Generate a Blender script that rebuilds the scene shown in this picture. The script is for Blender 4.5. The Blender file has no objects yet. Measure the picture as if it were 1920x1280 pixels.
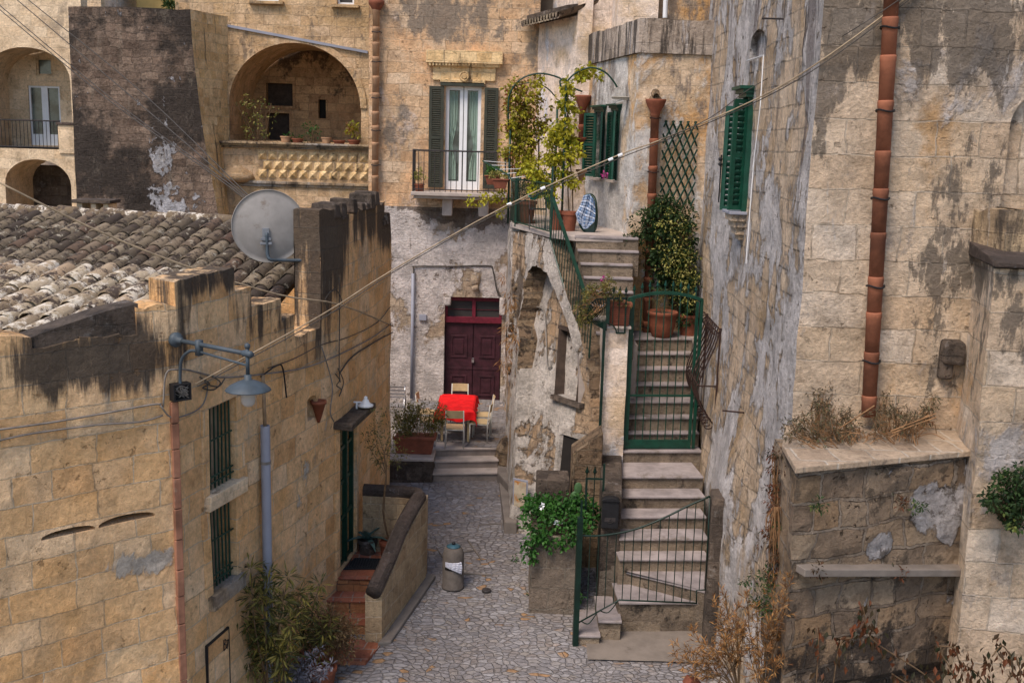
import bpy, bmesh, math, random
from mathutils import Vector, Matrix, noise
S = bpy.context.scene
COL = S.collection
V = Vector
PI = math.pi
rnd = random.Random(7)

# ---------------------------------------------------------------- camera
TH = math.radians(10.65); F = 2000.0; R = .028
def ray(px, py):
    u = (px-960)/F; v = -(py-640)/F
    a = u*math.cos(R)-v*math.sin(R); b = u*math.sin(R)+v*math.cos(R)
    return V((a, math.cos(TH)+b*math.sin(TH), -math.sin(TH)+b*math.cos(TH)))
def U(px, py, Y):
    d = ray(px, py); return d*(Y/d.y)
def UZ(px, py, z):
    d = ray(px, py); return d*(z/d.z)
def gz(y): return -7.25-(22.6-y)*.075
def G(px, py):
    d = ray(px, py); return d*(-8.945/(d.z-.075*d.y))
def PX(p):
    f = p.y*math.cos(TH)-p.z*math.sin(TH); b = (p.y*math.sin(TH)+p.z*math.cos(TH))/f; a = p.x/f
    return 960+F*(a*math.cos(R)+b*math.sin(R)), 640-F*(-a*math.sin(R)+b*math.cos(R))
cam = bpy.data.cameras.new('camera'); co = bpy.data.objects.new('camera', cam); COL.objects.link(co)
R0 = V((1, 0, 0)); U0 = V((0, math.sin(TH), math.cos(TH))); F0 = V((0, math.cos(TH), -math.sin(TH)))
cr = R0*math.cos(R)+U0*math.sin(R); cu = -R0*math.sin(R)+U0*math.cos(R)
co.matrix_world = Matrix((cr, cu, -F0)).transposed().to_4x4()
cam.sensor_width = 36; cam.lens = 37.5; cam.clip_end = 500; cam.clip_start = .1
S.camera = co

# ---------------------------------------------------------------- nodes
class NT:
    def __init__(s, name):
        s.m = bpy.data.materials.new(name); s.m.use_nodes = True
        s.t = s.m.node_tree; s.n = s.t.nodes; s.l = s.t.links
        s.b = s.n['Principled BSDF']; s.b.inputs['Specular IOR Level'].default_value = .25
        s.g = s.n.new('ShaderNodeNewGeometry').outputs['Position']
        s.uv = s.n.new('ShaderNodeUVMap').outputs['UV']
    def put(s, sock, v):
        if hasattr(v, 'is_linked') or isinstance(v, bpy.types.NodeSocket): s.l.new(v, sock)
        elif isinstance(v, (tuple, list)) and len(v) == 3 and sock.type == 'RGBA': sock.default_value = (*v, 1)
        else: sock.default_value = v
    def vmul(s, v, f):
        n = s.n.new('ShaderNodeVectorMath'); n.operation = 'MULTIPLY'; s.put(n.inputs[0], v); n.inputs[1].default_value = f; return n.outputs[0]
    def vadd(s, v, w):
        n = s.n.new('ShaderNodeVectorMath'); n.operation = 'ADD'; s.put(n.inputs[0], v); s.put(n.inputs[1], w); return n.outputs[0]
    def noise(s, sc, det=6, ro=.6, vec=None, dist=0, col=False):
        n = s.n.new('ShaderNodeTexNoise'); n.inputs['Scale'].default_value = sc; n.inputs['Detail'].default_value = det
        n.inputs['Roughness'].default_value = ro; n.inputs['Distortion'].default_value = dist
        s.l.new(vec or s.g, n.inputs['Vector']); return n.outputs['Color' if col else 'Fac']
    def math(s, op, a, b=0., c=0., clamp=False):
        n = s.n.new('ShaderNodeMath'); n.operation = op; n.use_clamp = clamp
        s.put(n.inputs[0], a); s.put(n.inputs[1], b); s.put(n.inputs[2], c); return n.outputs[0]
    def rng(s, v, a, b, c=0., d=1.):
        n = s.n.new('ShaderNodeMapRange'); s.put(n.inputs[0], v)
        for i, x in enumerate((a, b, c, d)): n.inputs[i+1].default_value = x
        n.interpolation_type = 'SMOOTHSTEP' if (c, d) == (0., 1.) else 'LINEAR'
        return n.outputs[0]
    def ramp(s, f, stops, const=False):
        n = s.n.new('ShaderNodeValToRGB'); e = n.color_ramp.elements
        if const: n.color_ramp.interpolation = 'CONSTANT'
        while len(e) < len(stops): e.new(.5)
        for k, (p, c) in enumerate(stops): e[k].position = p; e[k].color = (*c, 1)
        s.put(n.inputs[0], f); return n.outputs[0]
    def mix(s, f, a, b, mode='MIX'):
        n = s.n.new('ShaderNodeMix'); n.data_type = 'RGBA'; n.blend_type = mode
        s.put(n.inputs[0], f); s.put(n.inputs[6], a); s.put(n.inputs[7], b); return n.outputs[2]
    def sep(s, v):
        n = s.n.new('ShaderNodeSeparateXYZ'); s.l.new(v, n.inputs[0]); return n.outputs
    def bump(s, h, st=.6, d=.03):
        n = s.n.new('ShaderNodeBump'); n.inputs['Strength'].default_value = st; n.inputs['Distance'].default_value = d
        s.l.new(h, n.inputs['Height']); s.l.new(n.outputs[0], s.b.inputs['Normal'])
    def out(s, c, rough=.9, metal=0.):
        s.put(s.b.inputs['Base Color'], c); s.put(s.b.inputs['Roughness'], rough); s.b.inputs['Metallic'].default_value = metal
        return s.m

def spotf(t, spots, f, nz_):
    """adds k at listed places (centre, radii, k), ragged by the noise nz_"""
    for c, r, k in spots:
        v = t.n.new('ShaderNodeVectorMath'); v.operation = 'SUBTRACT'; t.l.new(t.g, v.inputs[0]); v.inputs[1].default_value = tuple(c)
        w = t.vmul(v.outputs[0], tuple(1/x for x in r)); l = t.n.new('ShaderNodeVectorMath'); l.operation = 'LENGTH'; t.l.new(w, l.inputs[0])
        f = t.math('ADD', f, t.rng(l.outputs['Value'], 1.15, .35, 0., k))
    return f
def stone(name, cols, bw=.5, bh=.26, ms=.012, mortar=(.45, .37, .27), joint=.6, alt=None, altn=(.45, .6), plaster=None, darks=(), fine=(.62, 1.3), bump=.7, rough=.93, jit=.09, pit=.6, djoint=.35, midr=.58):
    """weathered ashlar: per block tints, mortar, plaster patches, lichen and soot with their own shapes"""
    cols = [(c[0]*1.04, c[1]*.975, c[2]*.93) for c in cols]
    t = NT(name)
    w = t.noise(1.3, 4, .6, col=True)
    uvn = t.vadd(t.uv, t.vmul(w, (jit*2, jit*1.1, 0)))
    br = t.n.new('ShaderNodeTexBrick'); t.l.new(uvn, br.inputs['Vector'])
    br.offset = .42; br.squash = .62; br.squash_frequency = 3
    for k, v in (('Color1', (0, 0, 0, 1)), ('Color2', (1, 1, 1, 1)), ('Mortar', (.5, .5, .5, 1)), ('Scale', 1), ('Mortar Size', ms), ('Mortar Smooth', .35), ('Bias', 0), ('Brick Width', bw), ('Row Height', bh)):
        br.inputs[k].default_value = v
    n = len(cols)
    bc = t.math('ADD', br.outputs['Color'], t.math('MULTIPLY', t.math('SUBTRACT', t.noise(.9, 2), .5), .5), clamp=True)
    col = t.ramp(bc, [(i/(n-1), c) for i, c in enumerate(cols)])
    if alt: col = t.mix(t.rng(t.noise(.55, 6, .68), *altn), col, alt)
    mid = t.noise(2.6, 7, .7)
    col = t.mix(1., col, t.ramp(mid, [(.3, (midr, midr*.97, midr*.94)), (.48, (1., 1., 1.)), (.7, (1.22, 1.21, 1.2))]), 'MULTIPLY')
    jn = t.noise(1.1, 4)
    jm = t.math('MULTIPLY', br.outputs['Fac'], t.math('MULTIPLY', t.rng(jn, .3, .55), joint))
    col = t.mix(jm, col, mortar)
    dj = t.math('MULTIPLY', t.math('MULTIPLY', br.outputs['Fac'], t.rng(jn, .52, .40)), djoint)
    col = t.mix(dj, col, tuple(c*.3 for c in cols[0]))  # shadow in some joints, painted as a darkened block colour
    h = t.math('MULTIPLY', br.outputs['Fac'], -1.2)
    if plaster:
        pc, ps, thr, soft = plaster[:4]
        pn = t.noise(ps, 11, .66, dist=.3, vec=t.vmul(t.g, (1, 1, .7)))
        if len(plaster) > 4: pn = spotf(t, plaster[4], pn, None)
        pm = t.rng(t.math('ADD', pn, t.math('MULTIPLY', t.math('SUBTRACT', t.noise(7, 6, .7), .5), .10)), thr, thr+soft)
        pcol = t.mix(t.rng(t.noise(2.1, 8, .75), .38, .62), pc, tuple(c*.62 for c in pc))
        col = t.mix(pm, col, pcol)
        rim = t.math('MULTIPLY', t.rng(pn, thr-.03, thr), t.math('SUBTRACT', 1., pm)); col = t.mix(t.math('MULTIPLY', rim, .25), col, tuple(c*.4 for c in cols[0]))
        h = t.math('ADD', t.math('MULTIPLY', h, t.math('SUBTRACT', 1.1, pm)), t.math('MULTIPLY', pm, .9))
    for dk in darks:
        dc, vs, sc, thr, soft = dk[:5]
        am = dk[6] if len(dk) > 6 else .9
        f = t.noise(sc, 10, .72, vec=t.vmul(t.g, vs))
        if len(dk) > 5 and dk[5]:
            z0, z1, k = dk[5]
            f = t.math('ADD', f, t.math('MULTIPLY', t.math('SUBTRACT', t.rng(t.sep(t.g)[2], z0, z1), .5), k))
        if len(dk) > 7: f = spotf(t, dk[7], f, None)
        dm = t.math('MULTIPLY', t.rng(f, thr, thr+soft), am)
        col = t.mix(dm, col, dc)
    fn = t.noise(15, 9, .8)
    col = t.mix(1., col, t.ramp(fn, [(.28, (fine[0],)*3), (.72, (fine[1],)*3)]), 'MULTIPLY')
    spk = t.math('MULTIPLY', t.rng(t.noise(8, 4, .7), .60, .68), t.rng(t.noise(1.0, 3), .45, .6))
    col = t.mix(t.math('MULTIPLY', spk, pit), col, tuple(c*.28 for c in cols[0]))
    h = t.math('ADD', h, t.math('MULTIPLY', fn, 1.5)); h = t.math('ADD', h, t.math('MULTIPLY', mid, 2.2))
    h = t.math('SUBTRACT', h, t.math('MULTIPLY', spk, .9))
    t.bump(h, bump, .065)
    return t.out(col, rough)

def plain(name, c, rough=.6, metal=0., var=.25, sc=6., bump=.15, dirt=None, spec=.3):
    t = NT(name)
    n = t.noise(sc, 7, .65)
    col = t.mix(t.rng(n, .3, .7, 0., 1.), tuple(x*(1-var) for x in c), tuple(min(1, x*(1+var)) for x in c))
    if dirt: col = t.mix(t.rng(t.noise(sc*.7, 8, .7), dirt[1], dirt[1]+.12), col, dirt[0])
    t.bump(t.noise(sc*5, 6, .7), bump, .01)
    t.b.inputs['Specular IOR Level'].default_value = spec
    return t.out(col, rough, metal)

def leafm(name, stops, rough=.5, trans=.25):
    t = NT(name)
    r = t.sep(t.uv)
    col = t.ramp(r[0], stops)
    col = t.mix(1., col, t.ramp(t.noise(30, 3), [(.3, (.8,)*3), (.7, (1.15,)*3)]), 'MULTIPLY')
    m = t.out(col, rough)
    tr = t.n.new('ShaderNodeBsdfTranslucent'); t.l.new(col, tr.inputs[0])
    mx = t.n.new('ShaderNodeMixShader'); mx.inputs[0].default_value = trans
    t.l.new(t.b.outputs[0], mx.inputs[1]); t.l.new(tr.outputs[0], mx.inputs[2])
    t.l.new(mx.outputs[0], t.n['Material Output'].inputs[0])
    return m

# ---------------------------------------------------------------- mesh builder
LOC = {}
class Fr:
    """frame of a vertical wall plane from A to B; d points towards the viewer's side"""
    def __init__(s, A, B):
        s.A = V((A[0], A[1], 0)); d = V((B[0], B[1], 0))-s.A; s.L = d.length; s.t = d.normalized(); s.n = V((s.t.y, -s.t.x, 0))
    def p(s, u, z, d=0): return s.A+s.t*u+s.n*d+V((0, 0, z))
    def uz(s, px, py, d=0):
        r = ray(px, py); k = (s.A+s.n*d).dot(s.n)/r.dot(s.n); w = r*k; return (w-s.A).dot(s.t), w.z
    def rect(s, x0, y0, x1, y1, d=0):
        a = s.uz(x0, y0, d); b = s.uz(x1, y1, d); return min(a[0], b[0]), max(a[0], b[0]), min(a[1], b[1]), max(a[1], b[1])

class MB:
    def __init__(s): s.v = []; s.f = []; s.uv = []; s.mi = []
    def add(s, vs, fs, uvs=None, mi=0):
        o = len(s.v); s.v += [V(v) for v in vs]
        for k, f in enumerate(fs):
            s.f.append([o+i for i in f]); s.uv.append(uvs[k] if uvs else None); s.mi.append(mi)
    def quad(s, a, b, c, d, uv=None, mi=0): s.add([a, b, c, d], [(0, 1, 2, 3)], [uv] if uv else None, mi)
    def hexa(s, b, t, mi=0):  # bottom 4, top 4 (same order)
        n = len(b)
        s.add(list(b)+list(t), [tuple(range(n))[::-1], tuple(range(n, 2*n))]+[(i, (i+1) % n, n+(i+1) % n, n+i) for i in range(n)], None, mi)
    def box(s, x0, x1, y0, y1, z0, z1, mi=0, r=0, M=None):
        c = [(x0, y0), (x1, y0), (x1, y1), (x0, y1)]
        b = [V((x, y, z0)) for x, y in c]; t = [V((x, y, z1)) for x, y in c]
        if M is not None: b = [M @ v for v in b]; t = [M @ v for v in t]
        s.hexa(b, t, mi)
    def fbox(s, fr, u0, u1, z0, z1, d0, d1, mi=0):
        s.hexa([fr.p(u0, z0, d1), fr.p(u1, z0, d1), fr.p(u1, z0, d0), fr.p(u0, z0, d0)], [fr.p(u0, z1, d1), fr.p(u1, z1, d1), fr.p(u1, z1, d0), fr.p(u0, z1, d0)], mi)
    def prism(s, pts, z0, z1, mi=0):
        s.hexa([V((p[0], p[1], z0 if not callable(z0) else z0(p))) for p in pts], [V((p[0], p[1], z1 if not callable(z1) else z1(p))) for p in pts], mi)
    def tube(s, pts, r, n=8, mi=0, cap=True):
        pts = [V(p) for p in pts]; rs = r if isinstance(r, (list, tuple)) else [r]*len(pts)
        o = len(s.v); ref = None; L = 0
        for i, p in enumerate(pts):
            d = (pts[min(i+1, len(pts)-1)]-pts[max(i-1, 0)])
            d = d.normalized() if d.length > 1e-9 else V((0, 0, 1))
            if ref is None: ref = V((0, 0, 1)) if abs(d.z) < .9 else V((1, 0, 0))
            x = ref-d*ref.dot(d)
            if x.length < 1e-6: x = d.orthogonal()
            x.normalize(); ref = x; y = d.cross(x)
            for k in range(n):
                a = 2*PI*k/n; s.v.append(p+(x*math.cos(a)+y*math.sin(a))*rs[i])
        for i in range(len(pts)-1):
            for k in range(n):
                s.f.append([o+i*n+k, o+i*n+(k+1) % n, o+(i+1)*n+(k+1) % n, o+(i+1)*n+k]); s.uv.append(None); s.mi.append(mi)
        if cap:
            s.f.append([o+k for k in range(n)][::-1]); s.uv.append(None); s.mi.append(mi)
            q = o+(len(pts)-1)*n; s.f.append([q+k for k in range(n)]); s.uv.append(None); s.mi.append(mi)
    def lathe(s, c, prof, n=24, mi=0, M=None, a0=0, a1=2*PI):
        """prof: (radius, height) list; M optional 3x3 rotation about c"""
        c = V(c); o = len(s.v); full = abs(a1-a0-2*PI) < 1e-6; m = n if full else n+1
        for r, h in prof:
            for k in range(m):
                a = a0+(a1-a0)*k/n; v = V((r*math.cos(a), r*math.sin(a), h)); s.v.append(c+(M @ v if M else v))
        for i in range(len(prof)-1):
            for k in range(n):
                k2 = (k+1) % m
                s.f.append([o+i*m+k, o+i*m+k2, o+(i+1)*m+k2, o+(i+1)*m+k]); s.uv.append(None); s.mi.append(mi)
    def ball(s, c, r, n=10, sc=(1, 1, 1), mi=0):
        c = V(c); pr = [(math.sin(PI*i/n)*r, -math.cos(PI*i/n)*r) for i in range(n+1)]
        o = len(s.v); s.lathe((0, 0, 0), pr, n*2, mi)
        for i in range(o, len(s.v)): v = s.v[i]; s.v[i] = c+V((v.x*sc[0], v.y*sc[1], v.z*sc[2]))
    def leaf(s, p, d, up, l, w, tint, fold=.25):
        d = d.normalized(); x = d.cross(up)
        if x.length < 1e-4: x = d.orthogonal()
        x.normalize(); n = x.cross(d); o = len(s.v)
        s.v += [p, p+d*l*.45+x*w*.5+n*w*fold, p+d*l, p+d*l*.45-x*w*.5+n*w*fold, p+d*l*.5]
        for f in ((0, 1, 4), (1, 2, 4), (2, 3, 4), (3, 0, 4)):
            s.f.append([o+i for i in f]); s.uv.append([(tint, .5)]*3); s.mi.append(0)
    def build(s, name, mat, parent=None, smooth=False, world=True, origin=None, recalc=True, bevel=0):
        me = bpy.data.meshes.new(name)
        off = V((0, 0, 0))
        if world:
            if parent is not None: off = LOC.get(parent.name, V((0, 0, 0)))
            else:
                if origin is None:
                    xs = [v.x for v in s.v]; ys = [v.y for v in s.v]; zs = [v.z for v in s.v]
                    origin = V(((min(xs)+max(xs))/2, (min(ys)+max(ys))/2, min(zs)))
                off = V(origin)
        me.from_pydata([v-off for v in s.v], [], s.f); me.validate(verbose=False) if False else None
        ul = me.uv_layers.new(name='UVMap').data
        if recalc:
            bm = bmesh.new(); bm.from_mesh(me); bmesh.ops.recalc_face_normals(bm, faces=bm.faces); fl = []
            bm.to_mesh(me); bm.free()
            ul = me.uv_layers[0].data
        me.update()
        for pi, p in enumerate(me.polygons):
            p.use_smooth = smooth; p.material_index = s.mi[pi]
            u = s.uv[pi]
            vs = [s.v[i] for i in p.vertices]
            if u is not None and len(u) == len(vs):
                # the vertex order may have flipped: match by original order
                orig = s.f[pi]; mp = {orig[k]: u[k] for k in range(len(orig))}
                for li in p.loop_indices: ul[li].uv = mp[me.loops[li].vertex_index]
            else:
                n = p.normal
                if abs(n.z) > .7:
                    for li, v in zip(p.loop_indices, vs): ul[li].uv = (v.x, v.y)
                else:
                    t = V((-n.y, n.x, 0)).normalized()
                    for li, v in zip(p.loop_indices, vs): ul[li].uv = (v.dot(t), v.z)
        for m in (mat if isinstance(mat, (list, tuple)) else [mat]): me.materials.append(m)
        o = bpy.data.objects.new(name, me); COL.objects.link(o)
        if parent is not None: o.parent = parent; LOC[o.name] = off.copy()
        else: o.location = off; LOC[o.name] = off.copy()
        if bevel:
            b = o.modifiers.new('bevel', 'BEVEL'); b.width = bevel; b.segments = 2; b.limit_method = 'ANGLE'
        return o

def tag(o, label=None, cat=None, group=None, kind=None):
    if label: o['label'] = label
    if cat: o['category'] = cat
    if group: o['group'] = group
    if kind: o['kind'] = kind
    return o
def thing(name, label, cat, loc, group=None, rot=0):
    o = bpy.data.objects.new(name, None); COL.objects.link(o); o.empty_display_size = .2
    o.location = loc; o.rotation_euler = (0, 0, rot); LOC[o.name] = V(loc)
    return tag(o, label, cat, group)
def copy_tree(o, parent=None):
    c = o.copy(); COL.objects.link(c)
    if parent is not None: c.parent = parent
    for ch in list(o.children): copy_tree(ch, c)
    return c

# ---------------------------------------------------------------- wall with openings
def nz(p, s=1., k=0): return noise.noise(V((p[0]*s+k, p[1]*s+k*1.7, p[2]*s)))
class Wall:
    """pts: plan polyline, left to right as seen; tops: list of (u0,u1,z) or one z; openings: dicts u0,u1,z0,z1,(arch rise),depth"""
    def __init__(s, pts, top, bottom, openings=(), thick=.5, step=.3, disp=.018, extra=None, back=True, ends=True, roughtop=.0):
        s.pts = [V((p[0], p[1], 0)) for p in pts]
        s.cu = [0]
        for a, b in zip(s.pts, s.pts[1:]): s.cu.append(s.cu[-1]+(b-a).length)
        s.tops = top if isinstance(top, list) else [(0, s.cu[-1], top)]
        s.tops[-1] = (s.tops[-1][0], s.cu[-1]+1e-6, s.tops[-1][2])
        s.bottom = bottom; s.op = list(openings); s.thick = thick; s.step = step; s.disp = disp; s.extra = extra; s.back = back; s.ends = ends; s.rt = roughtop
    def fr(s, k=0): return Fr(s.pts[k], s.pts[k+1])
    def base(s, u):
        for k in range(len(s.pts)-1):
            if u <= s.cu[k+1]+1e-9 or k == len(s.pts)-2:
                a, b = s.pts[k], s.pts[k+1]; t = (u-s.cu[k])/(s.cu[k+1]-s.cu[k]); d = (b-a).normalized(); n = V((d.y, -d.x, 0))
                # mitre at corners
                if abs(u-s.cu[k+1]) < 1e-6 and k < len(s.pts)-2:
                    e = (s.pts[k+2]-b).normalized(); m = V((e.y, -e.x, 0)); q = (n+m)
                    n = q/max(.3, q.dot(n))
                return a.lerp(b, t), n
    def P(s, u, z, d=0):
        p, n = s.base(u); q = p+V((0, 0, z))
        k = s.disp*(nz(q, .9)*1.6+nz(q, 2.3, 5)*.8+nz(q, 6.1, 9)*.45)
        if s.extra: k += s.extra(u, z)
        return q+n*(k+d)
    def mesh(s, mb=None):
        mb = mb or MB()
        us = {0., s.cu[-1]}
        us |= set(s.cu); us |= {t[0] for t in s.tops}
        for o in s.op:
            us |= {o['u0'], o['u1']}
            if o.get('arch'):
                for k in range(1, 16): us.add(o['u0']+(o['u1']-o['u0'])*(1-math.cos(PI*k/16))/2)
        us = sorted(us); out = [us[0]]
        for a, b in zip(us, us[1:]):
            if b-out[-1] < 1e-4: continue
            n = max(1, math.ceil((b-out[-1])/s.step)); p = out[-1]
            for k in range(1, n+1): out.append(p+(b-p)*k/n)
        def ztop(o, u):
            if not o.get('arch'): return o['z1']
            c = (o['u0']+o['u1'])/2; h = (o['u1']-o['u0'])/2; return o['z1']+o['arch']*math.sqrt(max(0, 1-((u-c)/h)**2))
        def strip(ua, ub, za0, zb0, za1, zb1, d=0, flip=False):
            n = max(1, math.ceil(max(za1-za0, zb1-zb0)/s.step))
            for i in range(n):
                A = za0+(za1-za0)*i/n; B = zb0+(zb1-zb0)*i/n; C = zb0+(zb1-zb0)*(i+1)/n; D = za0+(za1-za0)*(i+1)/n
                mb.quad(s.P(ua, A, d), s.P(ub, B, d), s.P(ub, C, d), s.P(ua, D, d), [(ua, A), (ub, B), (ub, C), (ua, D)])
        def rough(u, z): return z+(s.rt*nz((u*3.1, z, 7), 1.)+s.rt*.5*nz((u*9, z, 2), 1.) if s.rt else 0)
        T = s.thick; prev = None
        for ua, ub in zip(out, out[1:]):
            um = (ua+ub)/2
            top = next((t[2] for t in s.tops if t[0] <= um < t[1]), s.tops[-1][2])
            ta, tb = (rough(ua, top), rough(ub, top)) if not callable(top) else (top(ua), top(ub))
            ops = sorted([o for o in s.op if o['u0']-1e-6 < um < o['u1']+1e-6], key=lambda o: o['z0'])
            za = zb = s.bottom
            for o in ops:
                strip(ua, ub, za, zb, o['z0'], o['z0'])
                D = -o.get('depth', .3)
                A0, B0 = s.P(ua, o['z0']), s.P(ub, o['z0']); A1, B1 = s.P(ua, o['z0'], D), s.P(ub, o['z0'], D)
                mb.quad(A1, B1, B0, A0, [(ua, o['z0']-D), (ub, o['z0']-D), (ub, o['z0']), (ua, o['z0'])])
                za, zb = ztop(o, ua), ztop(o, ub)
                mb.quad(s.P(ua, za), s.P(ub, zb), s.P(ub, zb, D), s.P(ua, za, D), [(ua, za), (ub, zb), (ub, zb-D), (ua, za-D)])
            strip(ua, ub, za, zb, ta, tb)
            mb.quad(s.P(ua, ta), s.P(ub, tb), s.P(ub, tb, -T), s.P(ua, ta, -T), [(ua, ta), (ub, tb), (ub, tb+T), (ua, ta+T)])
            if s.back:
                mb.quad(s.P(ua, s.bottom, -T), s.P(ub, s.bottom, -T), s.P(ub, tb, -T), s.P(ua, ta, -T), [(ua, s.bottom), (ub, s.bottom), (ub, tb), (ua, ta)]) if not ops else None
            if prev is not None and abs(prev-ta) > .02:
                a, b = sorted((prev, ta))
                n = max(1, math.ceil((b-a)/.3))
                for i in range(n):
                    z0, z1 = a+(b-a)*i/n, a+(b-a)*(i+1)/n
                    mb.quad(s.P(ua, z0), s.P(ua, z1), s.P(ua, z1, -T), s.P(ua, z0, -T), [(0, z0), (0, z1), (T, z1), (T, z0)])
            prev = tb
            if ua == 0. and s.ends: mb.quad(s.P(0, s.bottom), s.P(0, ta), s.P(0, ta, -T), s.P(0, s.bottom, -T), [(0, s.bottom), (0, ta), (T, ta), (T, s.bottom)])
        if s.ends: mb.quad(s.P(ub, s.bottom), s.P(ub, tb), s.P(ub, tb, -T), s.P(ub, s.bottom, -T), [(0, s.bottom), (0, tb), (T, tb), (T, s.bottom)])
        for o in s.op:
            D = -o.get('depth', .3)
            for u in (o['u0'], o['u1']):
                n = max(1, math.ceil((o['z1']-o['z0'])/s.step))
                for i in range(n):
                    z0 = o['z0']+(o['z1']-o['z0'])*i/n; z1 = o['z0']+(o['z1']-o['z0'])*(i+1)/n
                    mb.quad(s.P(u, z0), s.P(u, z1), s.P(u, z1, D), s.P(u, z0, D), [(u, z0), (u, z1), (u-D, z1), (u-D, z0)])
            if o.get('fill', True):
                n = 10 if o.get('arch') else 1
                for i in range(n):
                    a = o['u0']+(o['u1']-o['u0'])*i/n; b = o['u0']+(o['u1']-o['u0'])*(i+1)/n
                    mb.quad(s.P(a, o['z0'], D), s.P(b, o['z0'], D), s.P(b, ztop(o, b), D), s.P(a, ztop(o, a), D), [(a, o['z0']), (b, o['z0']), (b, ztop(o, b)), (a, ztop(o, a))], o.get('mi', 0))
        return mb

# ---------------------------------------------------------------- growth helpers
def scatter_leaves(mb, c, r, n, l, w=.5, tint=(0, 1), droop=.2, seed=0, shell=.55):
    """n leaves in an uneven ellipsoid clump"""
    rg = random.Random(seed); c = V(c); r = V(r) if not isinstance(r, (int, float)) else V((r, r, r))
    for _ in range(n):
        d = V((rg.gauss(0, 1), rg.gauss(0, 1), rg.gauss(0, 1))).normalized()
        k = shell+(1-shell)*rg.random()**.7
        k *= 1+.35*noise.noise(d*2.2+c)
        p = c+V((d.x*r.x, d.y*r.y, d.z*r.z))*k
        ld = (d+V((rg.uniform(-.8, .8), rg.uniform(-.8, .8), rg.uniform(-.8, .8)-droop))).normalized()
        s = rg.uniform(.65, 1.25)
        mb.leaf(p, ld, V((rg.uniform(-1, 1), rg.uniform(-1, 1), 1)), l*s, l*w*s, rg.uniform(*tint))
def bush(mb, c, r, clumps, per, l, w=.5, seed=0, cl=.4, tint=(0, 1), droop=.2):
    rg = random.Random(seed); c = V(c); r = V(r)
    for k in range(clumps):
        d = V((rg.gauss(0, 1), rg.gauss(0, 1), rg.gauss(0, 1))).normalized()*rg.random()**.45
        p = c+V((d.x*r.x, d.y*r.y, d.z*r.z))
        q = min(r)*cl*rg.uniform(.6, 1.3); a = rg.uniform(tint[0], tint[1]); b = min(tint[1], a+.35*(tint[1]-tint[0]))
        scatter_leaves(mb, p, q, per, l, w, (a, b), droop, rg.random()*1e5, .2)
def along(pts, t):
    L = [(b-a).length for a, b in zip(pts, pts[1:])]; s = t*sum(L)
    for a, b, l in zip(pts, pts[1:], L):
        if s <= l or (b is pts[-1]): return a.lerp(b, min(1, s/max(l, 1e-6)))
        s -= l
    return pts[-1]
def curve(pts, n=8):
    """Catmull-Rom through pts"""
    pts = [V(p) for p in pts]; P = [pts[0]*2-pts[1]]+pts+[pts[-1]*2-pts[-2]]; out = []
    for i in range(1, len(P)-2):
        a, b, c, d = P[i-1:i+3]
        for k in range(n):
            t = k/n; out.append(.5*((2*b)+(c-a)*t+(2*a-5*b+4*c-d)*t*t+(3*b-a-3*c+d)*t**3))
    return out+[pts[-1]]
def stems(mb, base, tips, r=.012, bend=.15, seed=0, n=4):
    rg = random.Random(seed); base = V(base)
    for t in tips:
        t = V(t); m = base.lerp(t, .5)+V((rg.uniform(-1, 1), rg.uniform(-1, 1), rg.uniform(0, 1)))*bend*(t-base).length
        mb.tube(curve([base, m, t], n), [r*(1-.7*i/(2*n)) for i in range(2*n+1)], 5)
def sag(a, b, s, n=16):
    a, b = V(a), V(b); return [a.lerp(b, i/n)-V((0, 0, s*4*(i/n)*(1-i/n))) for i in range(n+1)]
# ---------------------------------------------------------------- materials
M = {}
BLK = (.045, .038, .034)
W_ = lambda x, y, Y: tuple(U(x, y, Y))
SOOT = (.055, .046, .040)
M['ochre'] = stone('ochre_ashlar', [(.68, .41, .19), (.82, .57, .315), (.74, .46, .21), (.86, .65, .415), (.77, .47, .21), (.84, .61, .355)], .72, .33, .010, (.60, .49, .35), .7,
    alt=(.58, .45, .31), altn=(.56, .72), plaster=((.64, .56, .47), .8, .69, .04, [(W_(200, 1040, 12.0), (1.1, 1.1, .35), .27), (W_(620, 850, 16), (.8, 1.5, 1.2), .08)]),
    midr=.78, darks=[((.36, .26, .17), (1.6, 1.6, .6), 1.3, .69, .10, (-4.6, -1.9, .24), .7), (SOOT, (3.2, 3.2, .30), 1.1, .575, .15, (-3.4, -1.35, .16), .93, [(W_(60, 675, 11.6), (1.7, 1.7, .55), .20), (W_(230, 670, 12), (1.2, 1.2, .6), .17), (W_(345, 560, 12.4), (.5, .5, .4), .12), (W_(400, 515, 13.3), (1.1, 1.1, .22), .17), (W_(500, 590, 14.8), (1.5, 1.5, .5), .19), (W_(575, 650, 15.8), (.7, .9, .55), .18), (W_(578, 450, 16.5), (.8, .9, 1.7), .40), (W_(660, 390, 18.6), (1.1, 1.7, .6), .19), (W_(715, 420, 20.3), (.9, 1.6, .6), .18)]), ((.44, .385, .31), (1.6, 1.6, .4), 1.3, .66, .12, None, .75, [(W_(650, 500, 18), (1.6, 2.5, 1.0), .15), (W_(130, 760, 11.8), (2, 2, .5), .17), (W_(400, 610, 13), (1, 1, .6), .12)])], bump=.7)
M['ochre_dark'] = stone('ochre_weathered', [(.34, .25, .15), (.46, .36, .23), (.30, .23, .16)], .5, .28, .011, (.45, .37, .28), .5,
    alt=(.33, .29, .25), darks=[(SOOT, (2.2, 2.2, .35), 1.2, .50, .12, None, .85), ((.45, .43, .42), (2.5, 2.5, .3), 1.2, .60, .05, None, .6)], bump=.7)
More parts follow.
